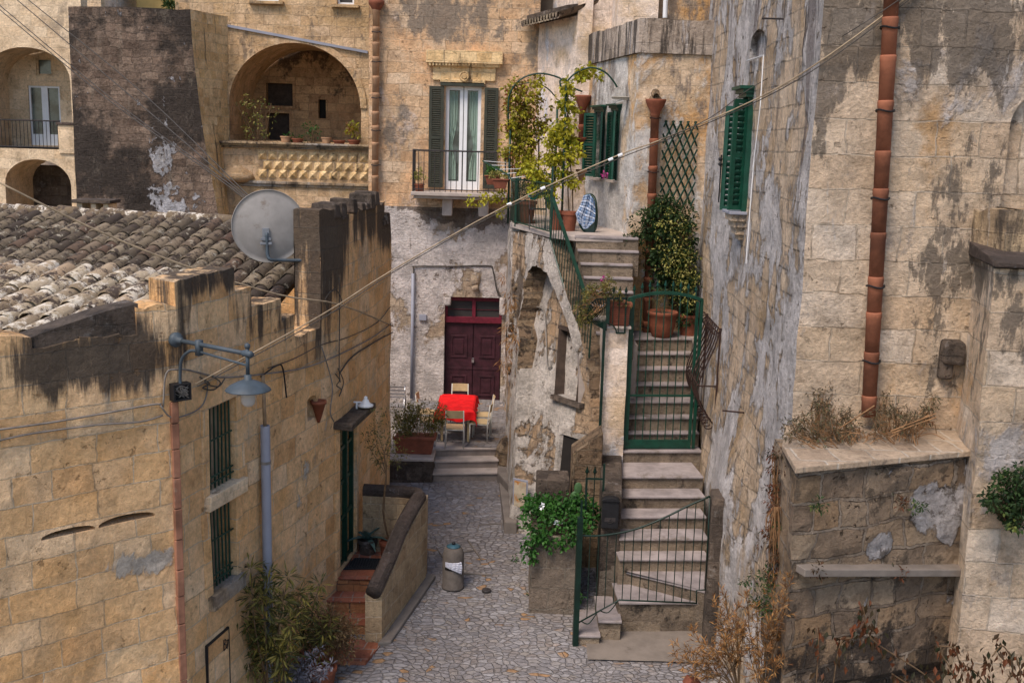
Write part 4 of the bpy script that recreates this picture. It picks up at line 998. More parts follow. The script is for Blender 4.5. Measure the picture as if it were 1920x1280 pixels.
# pale loggia house at the far left
PY = 33.0
frP = Fr((U(-60, 200, PY).x, PY), (U(160, 200, PY).x, PY))
ph = thing('pale_house', 'pale limestone house with two stacked arches at the far left edge', 'house', (-16, 34, -6))
o1 = dict(u0=frP.uz(-28, 200)[0], u1=frP.uz(134, 200)[0], z0=frP.uz(60, 279)[1], z1=frP.uz(60, 150)[1], depth=1.6, fill=False); o1['arch'] = frP.uz(55, 89)[1]-o1['z1']
o2 = dict(u0=frP.uz(10, 350)[0], u1=frP.uz(133, 350)[0], z0=-7, z1=frP.uz(70, 345)[1], depth=1.9, fill=False); o2['arch'] = frP.uz(70, 299)[1]-o2['z1']
Wall([frP.p(0, 0), frP.p(frP.L, 0)], 4.35, -8, [o1, o2], thick=.5, step=.4, back=False).mesh().build('wall', M['cream'], ph)
b1 = Fr(frP.p(0, 0, -1.6), frP.p(frP.L, 0, -1.6)); q1 = orect(b1, 68, 142, 97, 109, depth=.15); q2 = orect(b1, 58, 272, 111, 162, depth=.15)
Wall([b1.p(0, 0), b1.p(b1.L, 0)], 5, frP.uz(60, 290)[1], [q1, q2], thick=.3, step=.5).mesh().build('inner_wall', M['cream'], ph)
b2 = Fr(frP.p(0, 0, -1.9), frP.p(frP.L, 0, -1.9)); mb = MB(); mb.fbox(b2, 0, b2.L, -8, -1.2, -.3, 0); mb.build('cellar_wall', M['darkstone'], ph)
mb = MB(); mb.fbox(frP, 0, frP.L, frP.uz(60, 290)[1], frP.uz(60, 279)[1], -1.9, .0); mb.build('floor_slab', M['cream'], ph)
for q, nm in ((q1, 'window'), (q2, 'balcony_door')):
    mb = MB(); mb.fbox(b1, q['u0'], q['u1'], q['z0'], q['z1'], -.14, -.11); w_ = mb.build(nm, M['glass'], ph)
    mb = MB(); e = .06; ms = [(q['u0'], q['u0']+e), (q['u1']-e, q['u1'])]+([((q['u0']+q['u1'])/2-.1, (q['u0']+q['u1'])/2+.1)] if nm != 'window' else [])
    for s0, s1 in ms: mb.fbox(b1, s0, s1, q['z0'], q['z1'], -.11, -.05)
    for z0, z1 in ((q['z0'], q['z0']+(.35 if nm != 'window' else .06)), (q['z1']-e, q['z1'])): mb.fbox(b1, q['u0']+e, ms[-1][0] if len(ms) == 2 else q['u1']-e, z0, z1, -.11, -.06)
    mb.build('window_frame', M['whitep'] if nm != 'window' else M['cream'], w_)
rl = thing('balcony_railing', 'thin iron railing across the upper arch of the pale house at far left', 'railing', frP.p(1, q2['z0'], -.1))
mb = MB(); zt2 = frP.uz(60, 226)[1]; zb3 = frP.uz(60, 276)[1]; ur = frP.uz(111, 250)[0]
mb.tube([frP.p(0, zt2, -.1), frP.p(ur, zt2, -.1)], .022, 6); mb.tube([frP.p(0, zb3, -.1), frP.p(ur, zb3, -.1)], .022, 6); mb.build('rail', M['iron'], rl)
mb = MB(); k = 0.
while k < ur: mb.tube([frP.p(k, zb3, -.1), frP.p(k, zt2, -.1)], .01, 4); k += .115
mb.build('bars', M['iron'], rl)
mb = MB(); r = frP.rect(112, 288, 134, 230); mb.fbox(frP, r[0], r[1]+.1, r[2], r[3]-.08, -.6, .06); mb.build('parapet_pier', M['cream'], ph, bevel=.02)
mb = MB(); mb.fbox(frP, r[0]-.04, r[1]+.12, r[3]-.08, r[3], -.62, .1); mb.build('pier_cap', M['cap'], ph, bevel=.01)
# things right at the top edge, far behind
mb = MB(); mb.box(-14.6, -5, 42, 46, -4, 9); yb = mb.build('yellow_house', M['yellowwall'], bevel=.05); tag(yb, 'yellow rendered house just visible above the brown tuff wall', 'house')
mb = MB(); mb.box(-14.7, -4.9, 41.75, 42, 5.6, 5.8); mb.build('cornice', M['cream'], yb)
mb = MB()
for k in range(3): mb.box(-13+k*2.6, -12.2+k*2.6, 41.9, 42.02, 6.2, 7.6)
mb.build('shutters', M['shutter'], yb)
mb = MB(); mb.box(-26, -15.2, 36, 44, -4, 10); bb = mb.build('white_house', M['white'], bevel=.05); tag(bb, 'white house with blue window frames at the top left edge', 'house')
mb = MB()
for x in (-17.9, -16.2): mb.box(x, x+1.1, 35.94, 36.05, 4.9, 6.9)
mb.build('window', M['bluecap'], bb)
mb = MB()
for x in (-17.8, -16.1): mb.box(x, x+.4, 35.9, 35.938, 5.0, 6.8); mb.box(x+.5, x+.9, 35.9, 35.938, 5.0, 6.8)
mb.build('pane', M['glass'], bb)
mb = MB(); bush(mb, U(330, -2, 30.5), (.5, .4, .35), 14, 30, .13, .5, 3); b_ = mb.build('shrub', M['dark_leaf'], recalc=False); tag(b_, 'dark green shrub growing on top of the brown tuff wall', 'shrub')
# ---------------------------------------------------------------- house with two green windows
H1 = V((2.35, 21.5, 0)); H0 = V((1.60, 25.05, 0)); H2 = V((3.78, 21.62, 0))
fh = Fr(H0, H1); fk = Fr(H1, H2)
gh = thing('window_house', 'rust stained rendered house with two green shuttered windows and dark parapet', 'house', (2.8, 22.5, -4))
zT = fk.uz(1250, 37)[1]; zB = fk.uz(1250, 101)[1]
ga = orect(fh, 1115, 337, 1134, 210, depth=.22); gb = orect(fh, 1146, 337, 1161, 204, depth=.22)
for o in (ga, gb): o['z0'] = fh.uz(1140, 336)[1]; o['z1'] = fh.uz(1140, 209)[1]
WH = Wall([H0, H1, H2], zB, -8, [ga, gb], thick=.45, step=.35); WH.mesh().build('wall', M['house'], gh)
mb = MB(); Wall([H0+V((-.05, -.02, 0)), H1+V((-.05, -.05, 0)), H2+V((0, -.05, 0))], zT, zB, [], thick=.5, step=.3, roughtop=.05).mesh(mb); mb.build('parapet', M['parapet'], gh)
mb = MB(); mb.prism([H0+V((.5, .2, 0)), H1+V((.45, .55, 0)), H2+V((0, .5, 0)), H2+V((2, 4, 0)), H0+V((2, 3, 0))], zB-.6, zB-.3); mb.build('roof', M['cement'], gh)
ub = thing('upper_house', 'pale upper house block set back above the dark parapet', 'house', (4, 25, 0))
mb = MB(); mb.prism([(2.05, 23.6), (2.9, 23.5), (2.9, 25.9), (2.05, 26)], 0, 7); mb.build('wall', M['white'], ub)
mb = MB(); mb.prism([(2.905, 23.9), (5.2, 23.9), (5.2, 26), (2.905, 26)], 0, 7); mb.build('side_wall', M['house'], ub)
mb = MB(); mb.tube([U(1249, -30, 23.4), U(1247, 34, 23.4)], .05, 8); mb.build('pipe', M['whitep'], ub)
for o, lean in ((ga, 0), (gb, 1)):
    Pn = lambda u, z, d=0: fh.p(u, z, d)
    mb = MB(); mb.fbox(fh, o['u0'], o['u1'], o['z0'], o['z1'], -.2, -.17); wn = mb.build('window', M['blind'], gh)
    mb = MB(); e = .05
    mb.fbox(fh, o['u0']-e, o['u0'], o['z0'], o['z1'], -.1, .03); mb.fbox(fh, o['u1'], o['u1']+e, o['z0'], o['z1'], -.1, .03)
    for h0, h1, d in ((0, .05, .05), (.052, .10, .09), (.102, .14, .14)): mb.fbox(fh, o['u0']-e-d*.9, o['u1']+e+d*.9, o['z1']+h0, o['z1']+h1, -.02, d)
    mb.build('window_frame', M['shutter'], wn)
    W_ = o['u1']-o['u0']
    for u, an, s_ in ((o['u0']-.02, PI-(.80 if not lean else .08), 1), (o['u1']+.02, .34 if not lean else .42, -1)):
        mb = MB(); louvre(mb, swing(fh, u, an), 0, .30 if s_ > 0 else .36, o['z0']+.02, o['z1']-.02, 0, .04, 22, .05); mb.build('shutter', M['shutter'], wn)
    mb = MB(); mb.fbox(fh, o['u0']-.08, o['u1']+.08, o['z0']-.05, o['z0']-.002, -.1, .1); mb.build('sill', M['paver'], wn)
mb = MB(); mb.fbox(fh, ga['u0']+W_*.5, ga['u0']+W_*.85, ga['z0']+.02, ga['z1']-.02, -.165, -.12); mb.build('curtain', M['white'], gh)
# clay downpipes with hoppers
hp = fk.uz(1229, 200, .16); hb = fk.uz(1212, 622, .16)
p1 = clay_pipe(fk.p(hp[0], hp[1]-.1, .16), fk.p(hb[0], hb[1], .16), .085, .5, 'downpipe', M['terra_pipe'], gh, seed=5)
mb = MB(); c = fk.p(hp[0], hp[1], .17); mb.lathe(c, [(.085, -.16), (.10, -.1), (.17, .02), (.20, .10), (.205, .14), (.17, .14), (.14, .1)], 18); mb.build('hopper', M['terra'], p1, smooth=True)
mb = MB(); cc = c+V((0, .08, .2)); mb.tube([cc+V((0, .1, .06)), cc+V((0, -.06, .0))], [.09, .055], 12, cap=False); mb.ball(cc+V((0, .08, -.04)), .10, 6, (1.3, .8, .6))
mb.build('rain_spout', M['rock'], gh, smooth=True)
ha = fh.uz(1097, 190, .18); hb2 = fh.uz(1096, 320, .18)
p2 = clay_pipe(V((1.46, 24.9, ha[1]-.05)), V((1.46, 24.9, hb2[1]+.3)), .075, .5, 'downpipe', M['terra'], gh, seed=7, clamps=False)
mb = MB(); mb.lathe(V((1.46, 24.9, ha[1])), [(.07, -.18), (.16, .02), (.19, .1), (.19, .14), (.15, .12)], 16); mb.build('hopper', M['terra'], p2, smooth=True)
# wall lamp bracket near the corner
c = fh.uz(1178, 186)
mb = MB(); q = fh.p(c[0], c[1], 0); mb.tube([q, fh.p(c[0], c[1]+.02, .34)], .028, 8); mb.tube([fh.p(c[0], c[1]-.05, .12), fh.p(c[0]+.0, c[1]-.09, .26)], [.05, .03], 8); mb.fbox(fh, c[0]-.08, c[0]+.08, c[1]+.03, c[1]+.045, 0, .38)
tag(mb.build('wall_lamp', M['chairframe'], smooth=False), 'small cream wall lamp bracket above the right green window near the corner', 'lamp')
# trellis
tr = thing('trellis', 'green diamond lattice trellis fixed to the wall beside the clay downpipe', 'trellis', fk.p(1.0, -2.5, .1))
r = fk.rect(1238, 385, 1306, 228); nw = 5
def clipseg(u, z, sgn, r):
    W_, H_ = r[1]-r[0], r[3]-r[2]; slope = 1.75
    return
for sgn in (1, -1):
    mb = MB(); W_ = r[1]-r[0]; H_ = r[3]-r[2]; sl = 2.15; sp = W_/4.3; k = -20
    while k < 30:
        u0 = r[0]+k*sp; pts = []
        # line u = u0 + t, z = z0 + sl*t (or mirrored)
        a, b = r[0], r[1]
        f = (lambda u: r[2]+(u-u0)*sl) if sgn > 0 else (lambda u: r[3]-(u-u0)*sl)
        inv = (lambda z: u0+(z-r[2])/sl) if sgn > 0 else (lambda z: u0+(r[3]-z)/sl)
        lo_, hi = sorted((inv(r[2]), inv(r[3]))); lo_ = max(lo_, a-.03); hi = min(hi, b+.03)
        if hi-lo_ > .04: mb.tube([fk.p(lo_, f(lo_), .05+.018*sgn), fk.p(hi, f(hi), .05+.018*sgn)], .017, 4)
        k += 1
    mb.build('lattice', M['green'], tr)

# ---------------------------------------------------------------- right tower house
RW0 = V((3.78, 22.3, 0)); RW1 = V((3.53, 13.0, 0)); RW2 = V((12, 12.75, 0))
th_ = thing('tower_house', 'tall pale stone tower house filling the right side with a long clay downpipe', 'house', (5, 16, -8))
frR = Fr(RW0, RW1); frS = Fr(RW1, RW2); LR = frR.L
def bulge(u, z):
    y = 22.3-u
    if u > LR+.01 or z > -3.2: return 0
    k = min(1, (-3.2-z)/2.6); k = k*k*(3-2*k)
    return k*(.30*math.exp(-((y-16.0)/1.3)**2)+.10*math.exp(-((y-19)/1.5)**2)-.05*math.exp(-((y-14)/.8)**2)+.05*nz((y, z, 1), 1.4))
ga1 = frR.rect(1386, 398, 1412, 178); rwo = dict(u0=ga1[0], u1=ga1[1], z0=frR.uz(1395, 396)[1], z1=frR.uz(1395, 186)[1], depth=.3)
na = frR.rect(1407, 110, 1436, 85); nch = dict(u0=na[0], u1=na[1], z0=na[2]-.05, z1=na[3], arch=.28, depth=.10)
nd = dict(u0=LR+frS.uz(1886, 300)[0], u1=LR+frS.uz(2010, 300)[0], z0=frS.uz(1900, 395)[1], z1=frS.uz(1900, 240)[1], arch=.45, depth=.12)
WR = Wall([RW0, RW1, RW2], 6.8, -9.2, [rwo, nch, nd], thick=.5, step=.16, disp=.024, extra=bulge)
# two faces, two finishes: split the mesh by face centre
mb = WR.mesh(); ma, mc = MB(), MB()
for f, uv in zip(mb.f, mb.uv):
    c = sum((mb.v[i] for i in f), V((0, 0, 0)))/len(f); tgt = mc if c.x > 3.56+.01*(13-c.y) and c.y < 13.35 else ma
    tgt.add([mb.v[i] for i in f], [list(range(len(f)))], [uv])
ma.build('side_wall', M['wash'], th_); mc.build('front_wall', M['pale'], th_)
mb = MB(); mb.prism([(4.1, 13.6), (12, 13.4), (12, 24), (4.3, 24)], -9, 6.5); mb.build('back_block', M['interior'], th_)
# shuttered window on the side wall
PR = lambda u, z, d=0: frR.p(u, z, d)
o = rwo; mb = MB(); mb.fbox(frR, o['u0'], o['u1'], o['z0'], o['z1'], -.29, -.26); wn = mb.build('window', M['void'], th_)
mb = MB(); e = .07
mb.fbox(frR, o['u0']-.01, o['u0']+e, o['z0'], o['z1'], -.12, .06); mb.fbox(frR, o['u1']-e, o['u1']+.01, o['z0'], o['z1'], -.12, .06)
for h0, h1, d in ((0, .06, .12), (.062, .12, .17), (.122, .17, .23)): mb.fbox(frR, o['u0']-.02-d*.5, o['u1']+.02+d*.5, o['z1']+h0, o['z1']+h1, -.02, d)
mb.build('window_frame', M['shutter'], wn)
Wd = o['u1']-o['u0']
mb = MB(); PS = swing(frR, o['u0']+.03, PI-1.0); louvre(mb, PS, 0, Wd*.62, o['z0']-.02, o['z1']-.12, 0, .045, 17, .07); sh = mb.build('shutter', M['shutter'], wn)
mb = MB(); mb.tube([PS(Wd*.62+.01, o['z0']+.1, -.03), PS(Wd*.62+.01, o['z1']-.9, -.03)], .012, 6)
for q in (.72, .80): mb.ball(PS(Wd*.62+.02, o['z0']+q, -.04), .035, 5)
mb.build('latch_rod', M['black'], sh)
mb = MB(); PS2 = swing(frR, o['u1']-.05, 1.25); louvre(mb, PS2, 0, Wd*.5, o['z0']+.02, o['z1']-.03, 0, .045, 17, .07); mb.build('shutter', M['shutter'], wn)
for z in (.35, 1.55):
    mb = MB(); mb.fbox(frR, o['u0']+.0, o['u0']+.05, o['z0']+z, o['z0']+z+.11, .06, .075); mb.build('hinge', M['aluminium'], wn)
mb = MB(); mb.fbox(frR, o['u0']-.12, o['u1']+.1, o['z0']-.05, o['z0']-.002, -.1, .26); mb.build('sill', M['pvc'], wn, bevel=.01)
mb = MB()
for k, (h0, h1, d) in enumerate(((-.16, -.052, .22), (-.26, -.162, .17), (-.38, -.262, .12), (-.46, -.382, .07))): mb.fbox(frR, o['u0']-.06+k*.05, o['u1']+.05-k*.05, o['z0']+h0, o['z0']+h1, -.05, d)
mb.build('corbel', M['pale'], wn, bevel=.015)
# white cable beside the window and small metal spikes
mb = MB(); q = [frR.p(*frR.uz(x, y), .05) for x, y in ((1406, 114), (1438, 104), (1432, 200), (1420, 300), (1412, 400), (1405, 494))]; mb.tube(q, .009, 5); mb.build('cable', M['whitep'], th_)
mb = MB(); q = frR.uz(1470, 36); mb.tube([frR.p(q[0], q[1], 0), frR.p(q[0], q[1], .3)], .014, 5); mb.build('spike', M['iron'], th_)
mb = MB(); q = frR.uz(1400, 774); mb.tube([frR.p(q[0], q[1], 0), frR.p(q[0]-.1, q[1], .35)], .014, 5); mb.build('spike', M['rust'], th_)
# long clay downpipe
ps = [(1678, -120), (1672, 60), (1662, 200), (1652, 330), (1645, 450), (1638, 600), (1628, 780)]
w3 = [frS.p(*frS.uz(x, y, .14), .14) for x, y in ps]
clay_pipe(w3[0]+(w3[0]-w3[-1])*.2, w3[-1], .090, .52, 'downpipe', M['terra_pipe'], th_, clampmat=M['black'], seed=9, bell=1.05)
# pilaster of rough stone where the low gate hangs
yg = 15.95; xa = U(1338, 1000, yg).x; 
mb = MB(); zt3 = U(1345, 925, yg).z
mb.prism([(3.16, 15.75), (3.33, 15.70), (3.6, 15.9), (3.6, 16.3), (3.2, 16.2)], -8, zt3)
for i, v in enumerate(mb.v): mb.v[i] = v+V((1, 1, 0))*.02*nz(v, 3)
mb.build('pilaster', M['darkstone'], th_, bevel=.03)

# ---------------------------------------------------------------- retaining wall with ledge, lower right
zL = U(1600, 803, 12.95).z
e0 = UZ(1470, 835, zL); e1 = UZ(1495, 877, zL); e2 = UZ(1845, 842, zL); e3 = e2+V((3.5, -.6, 0))
rt = thing('retaining_wall', 'rough patched masonry retaining wall with stone ledge under the clay downpipe', 'wall', (5, 11.5, -9))
frT = Fr(e1, e2)
def rb_(u, z): return .05*nz((u, z, 0), 1.3)+.03*nz((u, z, 5), 4)+(-.10 if z < -6.2 else 0)
Wall([e0+V((.03, .5, 0)), e0+V((.03, .03, 0)), e1+V((.03, .03, 0)), e2+V((0, .03, 0)), e2+V((1.2, -.1, 0)), e3], zL-.06, -9.3, [], thick=.3, step=.12, disp=.02, extra=rb_, back=False, ends=False).mesh().build('wall', M['retain'], rt)
mb = MB(); mb.prism([e0+V((-.02, 0, 0)), e1+V((-.03, -.04, 0)), e2+V((.02, -.04, 0)), V((e2.x+.02, 12.98, 0)), V((3.45, 12.99, 0)), V((3.4, 12.8, 0))], zL-.058, zL+.015)
mb.build('ledge', M['ledge'], rt, bevel=.012)
c = frT.rect(1510, 1080, 1873, 1064, .12); mb = MB(); ua, za = frT.uz(1509, 1072, .14); ub, zb2_ = frT.uz(1873, 1072, .14); mb.hexa([frT.p(ua, za-.06, .14), frT.p(ub, zb2_-.06, .14), frT.p(ub, zb2_-.06, -.1), frT.p(ua, za-.06, -.1)], [frT.p(ua, za+.03, .14), frT.p(ub, zb2_+.03, .14), frT.p(ub, zb2_+.03, -.1), frT.p(ua, za+.03, -.1)]); mb.build('beam', M['cement'], rt, bevel=.01)
# buttress at the right edge
bt = thing('buttress', 'stone buttress with sloping dark cap at the right edge', 'buttress', (6, 12.4, -4))
bz = U(1858, 503, 11.75)
bx0 = U(1858, 600, 11.75).x; bxb = U(1813, 600, 12.98).x
mb = MB(); Wall([(bxb, 12.98), (bx0, 11.75), (bx0+3, 11.7)], bz.z, zL-3.5, [], thick=.4, step=.2, disp=.03, back=False, ends=False).mesh(mb); mb.build('shaft', M['pale'], bt)
mb = MB(); mb.hexa([V((bxb-.08, 12.98, bz.z+.02)), V((bx0-.08, 11.62, bz.z+.02)), V((bx0+3, 11.6, bz.z+.02)), V((bx0+3, 12.98, bz.z+.02))], [V((bxb-.08, 12.98, bz.z+.2)), V((bx0-.08, 11.62, bz.z+.09)), V((bx0+3, 11.6, bz.z+.09)), V((bx0+3, 12.98, bz.z+.2))]); mb.build('cap', M['cap'], bt, bevel=.02)
q = U(1880, 395, 12.4); mb = MB(); Wall([(q.x-.1, 12.97), (q.x+.02, 12.3), (q.x+2, 12.3)], q.z, bz.z+.1, [], thick=.6, step=.12, disp=.04, roughtop=.08).mesh(mb); mb.build('upper_block', M['ochre_dark'], bt)
for (x0, y0, x1, y1, dd_) in ((1765, 640, 1812, 682, .16), (1762, 648, 1795, 712, .1)):
    q0 = frS.rect(x0, y1, x1, y0, .1); mb = MB(); mb.fbox(frS, q0[0], q0[1], q0[2], q0[3], -.1, dd_)
    for i, v in enumerate(mb.v): mb.v[i] = v+V((1, 1, 1))*.03*nz(v, 5)
    mb.build('stub_stone', M['darkstone'], bt, bevel=.04)

# ---------------------------------------------------------------- terrace block (crumbling mass under the terrace)
class Ruled(Wall):
    def setT(s, T, B, zt, zb):
        s.T = [V((p[0], p[1], 0)) for p in T]; s.B = [V((p[0], p[1], 0)) for p in B]; s.zt = zt; s.zb = zb; return s
    def P(s, u, z, d=0):
        for k in range(len(s.T)-1):
            if u <= s.cu[k+1]+1e-9 or k == len(s.T)-2: break
        t = (u-s.cu[k])/(s.cu[k+1]-s.cu[k]); a = s.T[k].lerp(s.T[k+1], t); b = s.B[k].lerp(s.B[k+1], t)
        f = min(1.1, max(-.3, (z-s.zb)/(s.zt-s.zb))); p = b.lerp(a, f); dr_ = (s.T[k+1]-s.T[k]).normalized(); n = V((dr_.y, -dr_.x, 0))
        if 0 < k < len(s.T)-1 and t < .5:
            e = (s.T[k]-s.T[k-1]).normalized(); n = n.lerp(V((e.y, -e.x, 0)), .5-t).normalized()
        q = p+V((0, 0, z)); kk = s.disp*(nz(q, 1.1)*1.6+nz(q, 3.3, 5)*.8)
        if s.extra: kk += s.extra(u, z)
        return q+n*(kk+d)
    def uz(s, px, py, d=0):
        best = None; Y = 17.0
        while Y < 28:
            p = U(px, py, Y)
            for i in range(81):
                u = s.cu[-1]*i/80; q = s.P(u, p.z, d); e = (q-p).length
                if best is None or e < best[0]: best = (e, u, p.z, Y)
            Y += .12
        _, u, z, Y = best; st = s.cu[-1]/80; dy = .12
        for _ in range(14):
            for du in (-st, 0, st):
                for d2_ in (-dy, 0, dy):
                    p = U(px, py, best[3]+d2_); uu = min(s.cu[-1], max(0, best[1]+du)); e = (s.P(uu, p.z, d)-p).length
                    if e < best[0]: best = (e, uu, p.z, best[3]+d2_)
            st *= .6; dy *= .6
        return best[1], best[2]
TZ = -1.80
Tp = [(-.14, 27.15), (-.06, 23.9), (.03, 23.6), (.78, 21.4), (1.55, 19.75)]
Bp = [(-.14, 27.15), (-.05, 23.0), (.10, 19.7), (.75, 19.3), (1.45, 18.95)]
tm = thing('terrace_block', 'crumbling plastered stone block with ruined vault carrying the leafy terrace', 'building', (.8, 21, -7.3))
RU = Ruled(Tp, TZ-.10, -8.6, [], thick=.3, step=.14, disp=.03).setT(Tp, Bp, TZ, -7.4)
# inner wall, set back, with a window cut in
wa = RU.uz(1049, 617, -.3); wc = RU.uz(1086, 752, -.3); wu0, wu1 = wa[0], wc[0]
RI = Ruled([(p[0]+.26, p[1]-.02) for p in Tp], [(0, RU.cu[-1], lambda u: TZ-.12 if u < RU.cu[3] else TZ-.12-(u-RU.cu[3])/(RU.cu[4]-RU.cu[3])*1.95)], -8.6,
    [dict(u0=wu0, u1=wu1, z0=wc[1], z1=wa[1], depth=.3, fill=False)], thick=.2, step=.14, disp=.035, back=False, ends=False)
RI.setT([(p[0]+.46*(i > 1)+.0, p[1]+.20) for i, p in enumerate(Tp)], [(p[0]+.10*(i > 1), p[1]+.04) for i, p in enumerate(Bp)], TZ, -7.4); RI.cu = RU.cu
RI.tops = [(0, RU.cu[-1]+1e-6, RI.tops[0][2])]
RI.mesh().build('wall', M['mass'], tm)
mb = MB(); e = .05; zz0, zz1 = wc[1], wa[1]
def rbx(mb, u0, u1, z0, z1, d0, d1): mb.hexa([RI.P(u0, z0, d1), RI.P(u1, z0, d1), RI.P(u1, z0, d0), RI.P(u0, z0, d0)], [RI.P(u0, z1, d1), RI.P(u1, z1, d1), RI.P(u1, z1, d0), RI.P(u0, z1, d0)])
rbx(mb, wu0, wu1, zz0, zz1, -.2, -.17); wn = mb.build('window', M['glass'], tm)
mb = MB(); rbx(mb, wu0-.03, wu0+.06, zz0, zz1, -.17, .05); rbx(mb, wu1-.05, wu1+.02, zz0, zz1, -.17, .04); rbx(mb, wu0-.05, wu1+.04, zz1, zz1+.07, -.17, .06); mb.build('window_frame', M['darkwood'], wn)
mb = MB(); rbx(mb, wu0-.06, wu1+.3, zz0-.09, zz0-.002, -.17, .12); mb.build('sill', M['darkstone'], wn, bevel=.01)
da = RI.uz(1063, 812); db = RI.uz(1094, 930); mb = MB(); rbx(mb, da[0], db[0], db[1]-.9, da[1], -.02, .07); dn_ = mb.build('door', M['void'], tm)  # near-black slab on the wall, colour standing for a doorway's shade
mb = MB(); rbx(mb, da[0]-.14, da[0], db[1]-.9, da[1]+.1, -.02, .13); rbx(mb, da[0], db[0]+.1, da[1], da[1]+.1, -.02, .12); mb.build('door_frame', M['mass'], dn_)
# outer shell: pillar, vault edge and stair string wall, a thick slab with the ruined arch cut out
outl = [(948, 430), (985, 436), (1030, 448), (1045, 490), (1062, 540), (1080, 600), (1096, 655), (1107, 695), (1130, 800), (1134, 860)]
innr = [(1122, 860), (1112, 790), (1092, 700), (1078, 650), (1062, 598), (1040, 548), (1026, 510), (1012, 497), (1002, 496), (992, 508), (985, 530), (982, 560), (975, 585), (972, 610), (976, 640), (972, 690), (975, 740), (968, 790), (971, 850), (967, 905), (970, 950), (966, 1010), (975, 1028)]
left = [(962, 1030), (958, 990), (955, 930), (951, 880), (949, 800), (950, 700), (948, 600), (950, 520)]
def dens(l, k=3, j=1.2, sd=0):
    out = []; rg = random.Random(sd)
    for a, b in zip(l, l[1:]):
        for i in range(k): out.append((a[0]+(b[0]-a[0])*i/k+rg.uniform(-j, j), a[1]+(b[1]-a[1])*i/k+rg.uniform(-j, j)))
    return out+[l[-1]]
ring = dens(outl, 2, .2)+dens(innr, 3, 1.6, 2)+dens(left, 2, .8, 3)
p3 = []
for x, y in ring:
    u, z = RU.uz(x, y); p3.append(RU.P(u, z, .02))
bm = bmesh.new(); f_ = [bm.verts.new(p) for p in p3]; b_ = [bm.verts.new(p+V((.50, .18, 0))) for p in p3]; n = len(p3)
zrim = U(975, 660, 23).z; fc = bm.faces.new(f_); bk_ = bm.faces.new(b_[::-1])
for i in range(n): bm.faces.new((f_[i], f_[(i+1) % n], b_[(i+1) % n], b_[i])).material_index = 1 if f_[i].co.z > zrim else 0
bmesh.ops.triangulate(bm, faces=[fc, bk_]); bmesh.ops.recalc_face_normals(bm, faces=bm.faces)
bmesh.ops.subdivide_edges(bm, edges=bm.edges, cuts=2, use_grid_fill=True)
for v in bm.verts: k = .035*nz(v.co, 2.2)+.02*nz(v.co, 6); v.co += V((k, k*.5, k))
mb = MB(); mb.v = [v.co.copy() for v in bm.verts]; bm.verts.index_update(); mb.f = [[v.index for v in f.verts] for f in bm.faces]; mb.uv = [None]*len(mb.f); mb.mi = [f.material_index for f in bm.faces]; bm.free()
mb.build('vault_shell', [M['mass'], M['rock']], tm, recalc=False)
# rough rubble along the ruined vault edge, one ragged crust
mb = MB(); rg = random.Random(12)
for k in range(260):
    if rg.random() < .7:
        x, y = along([V((a, b, 0)) for a, b in innr[5:16]], rg.random())[:2]
        px_, py_ = x+rg.uniform(-16, 6), y+rg.uniform(-6, 10)
    else: px_, py_ = rg.uniform(955, 990), rg.uniform(540, 700)
    Yg = 23.3 if px_ < 985 else 22.6; c = U(px_, py_, Yg+rg.uniform(-.1, .25)); r0 = rg.uniform(.03, .09); o = len(mb.v); mb.ball(c, r0, 3, (1, .8, rg.uniform(.5, 1.3)))
    for i in range(o, len(mb.v)): mb.v[i] += V((1, .6, 1))*.05*nz(mb.v[i], 9)
mb.build('rubble', M['rock'], tm)
# shaggy dry growth under the vault
mb = MB()
for x, y, r_ in ((965, 560, .25), (960, 620, .3), (975, 640, .2), (958, 680, .2), (955, 520, .15)):
    u, z = RU.uz(x, y); scatter_leaves(mb, RU.P(u, z, .12), (.14, .14, r_), 60, .16, .12, (0, 1), 1.2, x)
g_ = mb.build('dry_growth', M['orange_leaf'], recalc=False); tag(g_, 'dry hanging growth clinging to the ruined vault edge of the terrace block', 'plant')
# cable hanging on the inner wall
mb = MB(); q = [(1000, 575), (1022, 580), (1028, 620), (1030, 680), (1036, 688), (1038, 676)]; mb.tube(curve([RI.P(*RI.uz(x, y), .05) for x, y in q], 4), .016, 5); mb.build('cable', M['cable_grey'], tm)
# terrace slab
mb = MB(); tpoly = [(-.12, 27.1), (-.10, 23.85), (.74, 21.35), (1.2, 20.86), (2.42, 20.9), (2.42, 21.45), (1.62, 25.1), (1.28, 25.05), (.62, 27.1)]
mb.prism(tpoly, TZ-.10, TZ); mb.build('terrace_floor', M['paver'], tm, bevel=.01)
mb = MB(); mb.prism([(.4, 27.0), (1.0, 24.3), (1.75, 22.2), (2.35, 21.6), (1.7, 24), (.6, 27)], -8, TZ-.104); mb.build('core', M['mass'], tm)
# meter plate
u0, z0 = RU.uz(984, 925); mb = MB(); c = RU.P(u0, z0, .1)
mb.hexa([c+V((-.14, .06, -.30)), c+V((.15, -.10, -.30)), c+V((.15, -.05, -.30)), c+V((-.14, .11, -.30))], [c+V((-.14, .06, .30)), c+V((.15, -.10, .30)), c+V((.15, -.05, .30)), c+V((-.14, .11, .30))])
mp = mb.build('meter_cover', M['pvc'], bevel=.01); tag(mp, 'grey framed meter cover with rusty orange face low on the crumbling wall', 'cover')
mb = MB(); d_ = V((-.03, -.055, 0))
mb.hexa([c+V((-.11, .04, -.26))+d_*.2, c+V((.12, -.085, -.26))+d_*.2, c+V((.12, -.05, -.26)), c+V((-.11, .09, -.26))], [c+V((-.11, .04, .26))+d_*.2, c+V((.12, -.085, .26))+d_*.2, c+V((.12, -.05, .26)), c+V((-.11, .09, .26))]); mb.build('face_plate', M['sign'], mp)

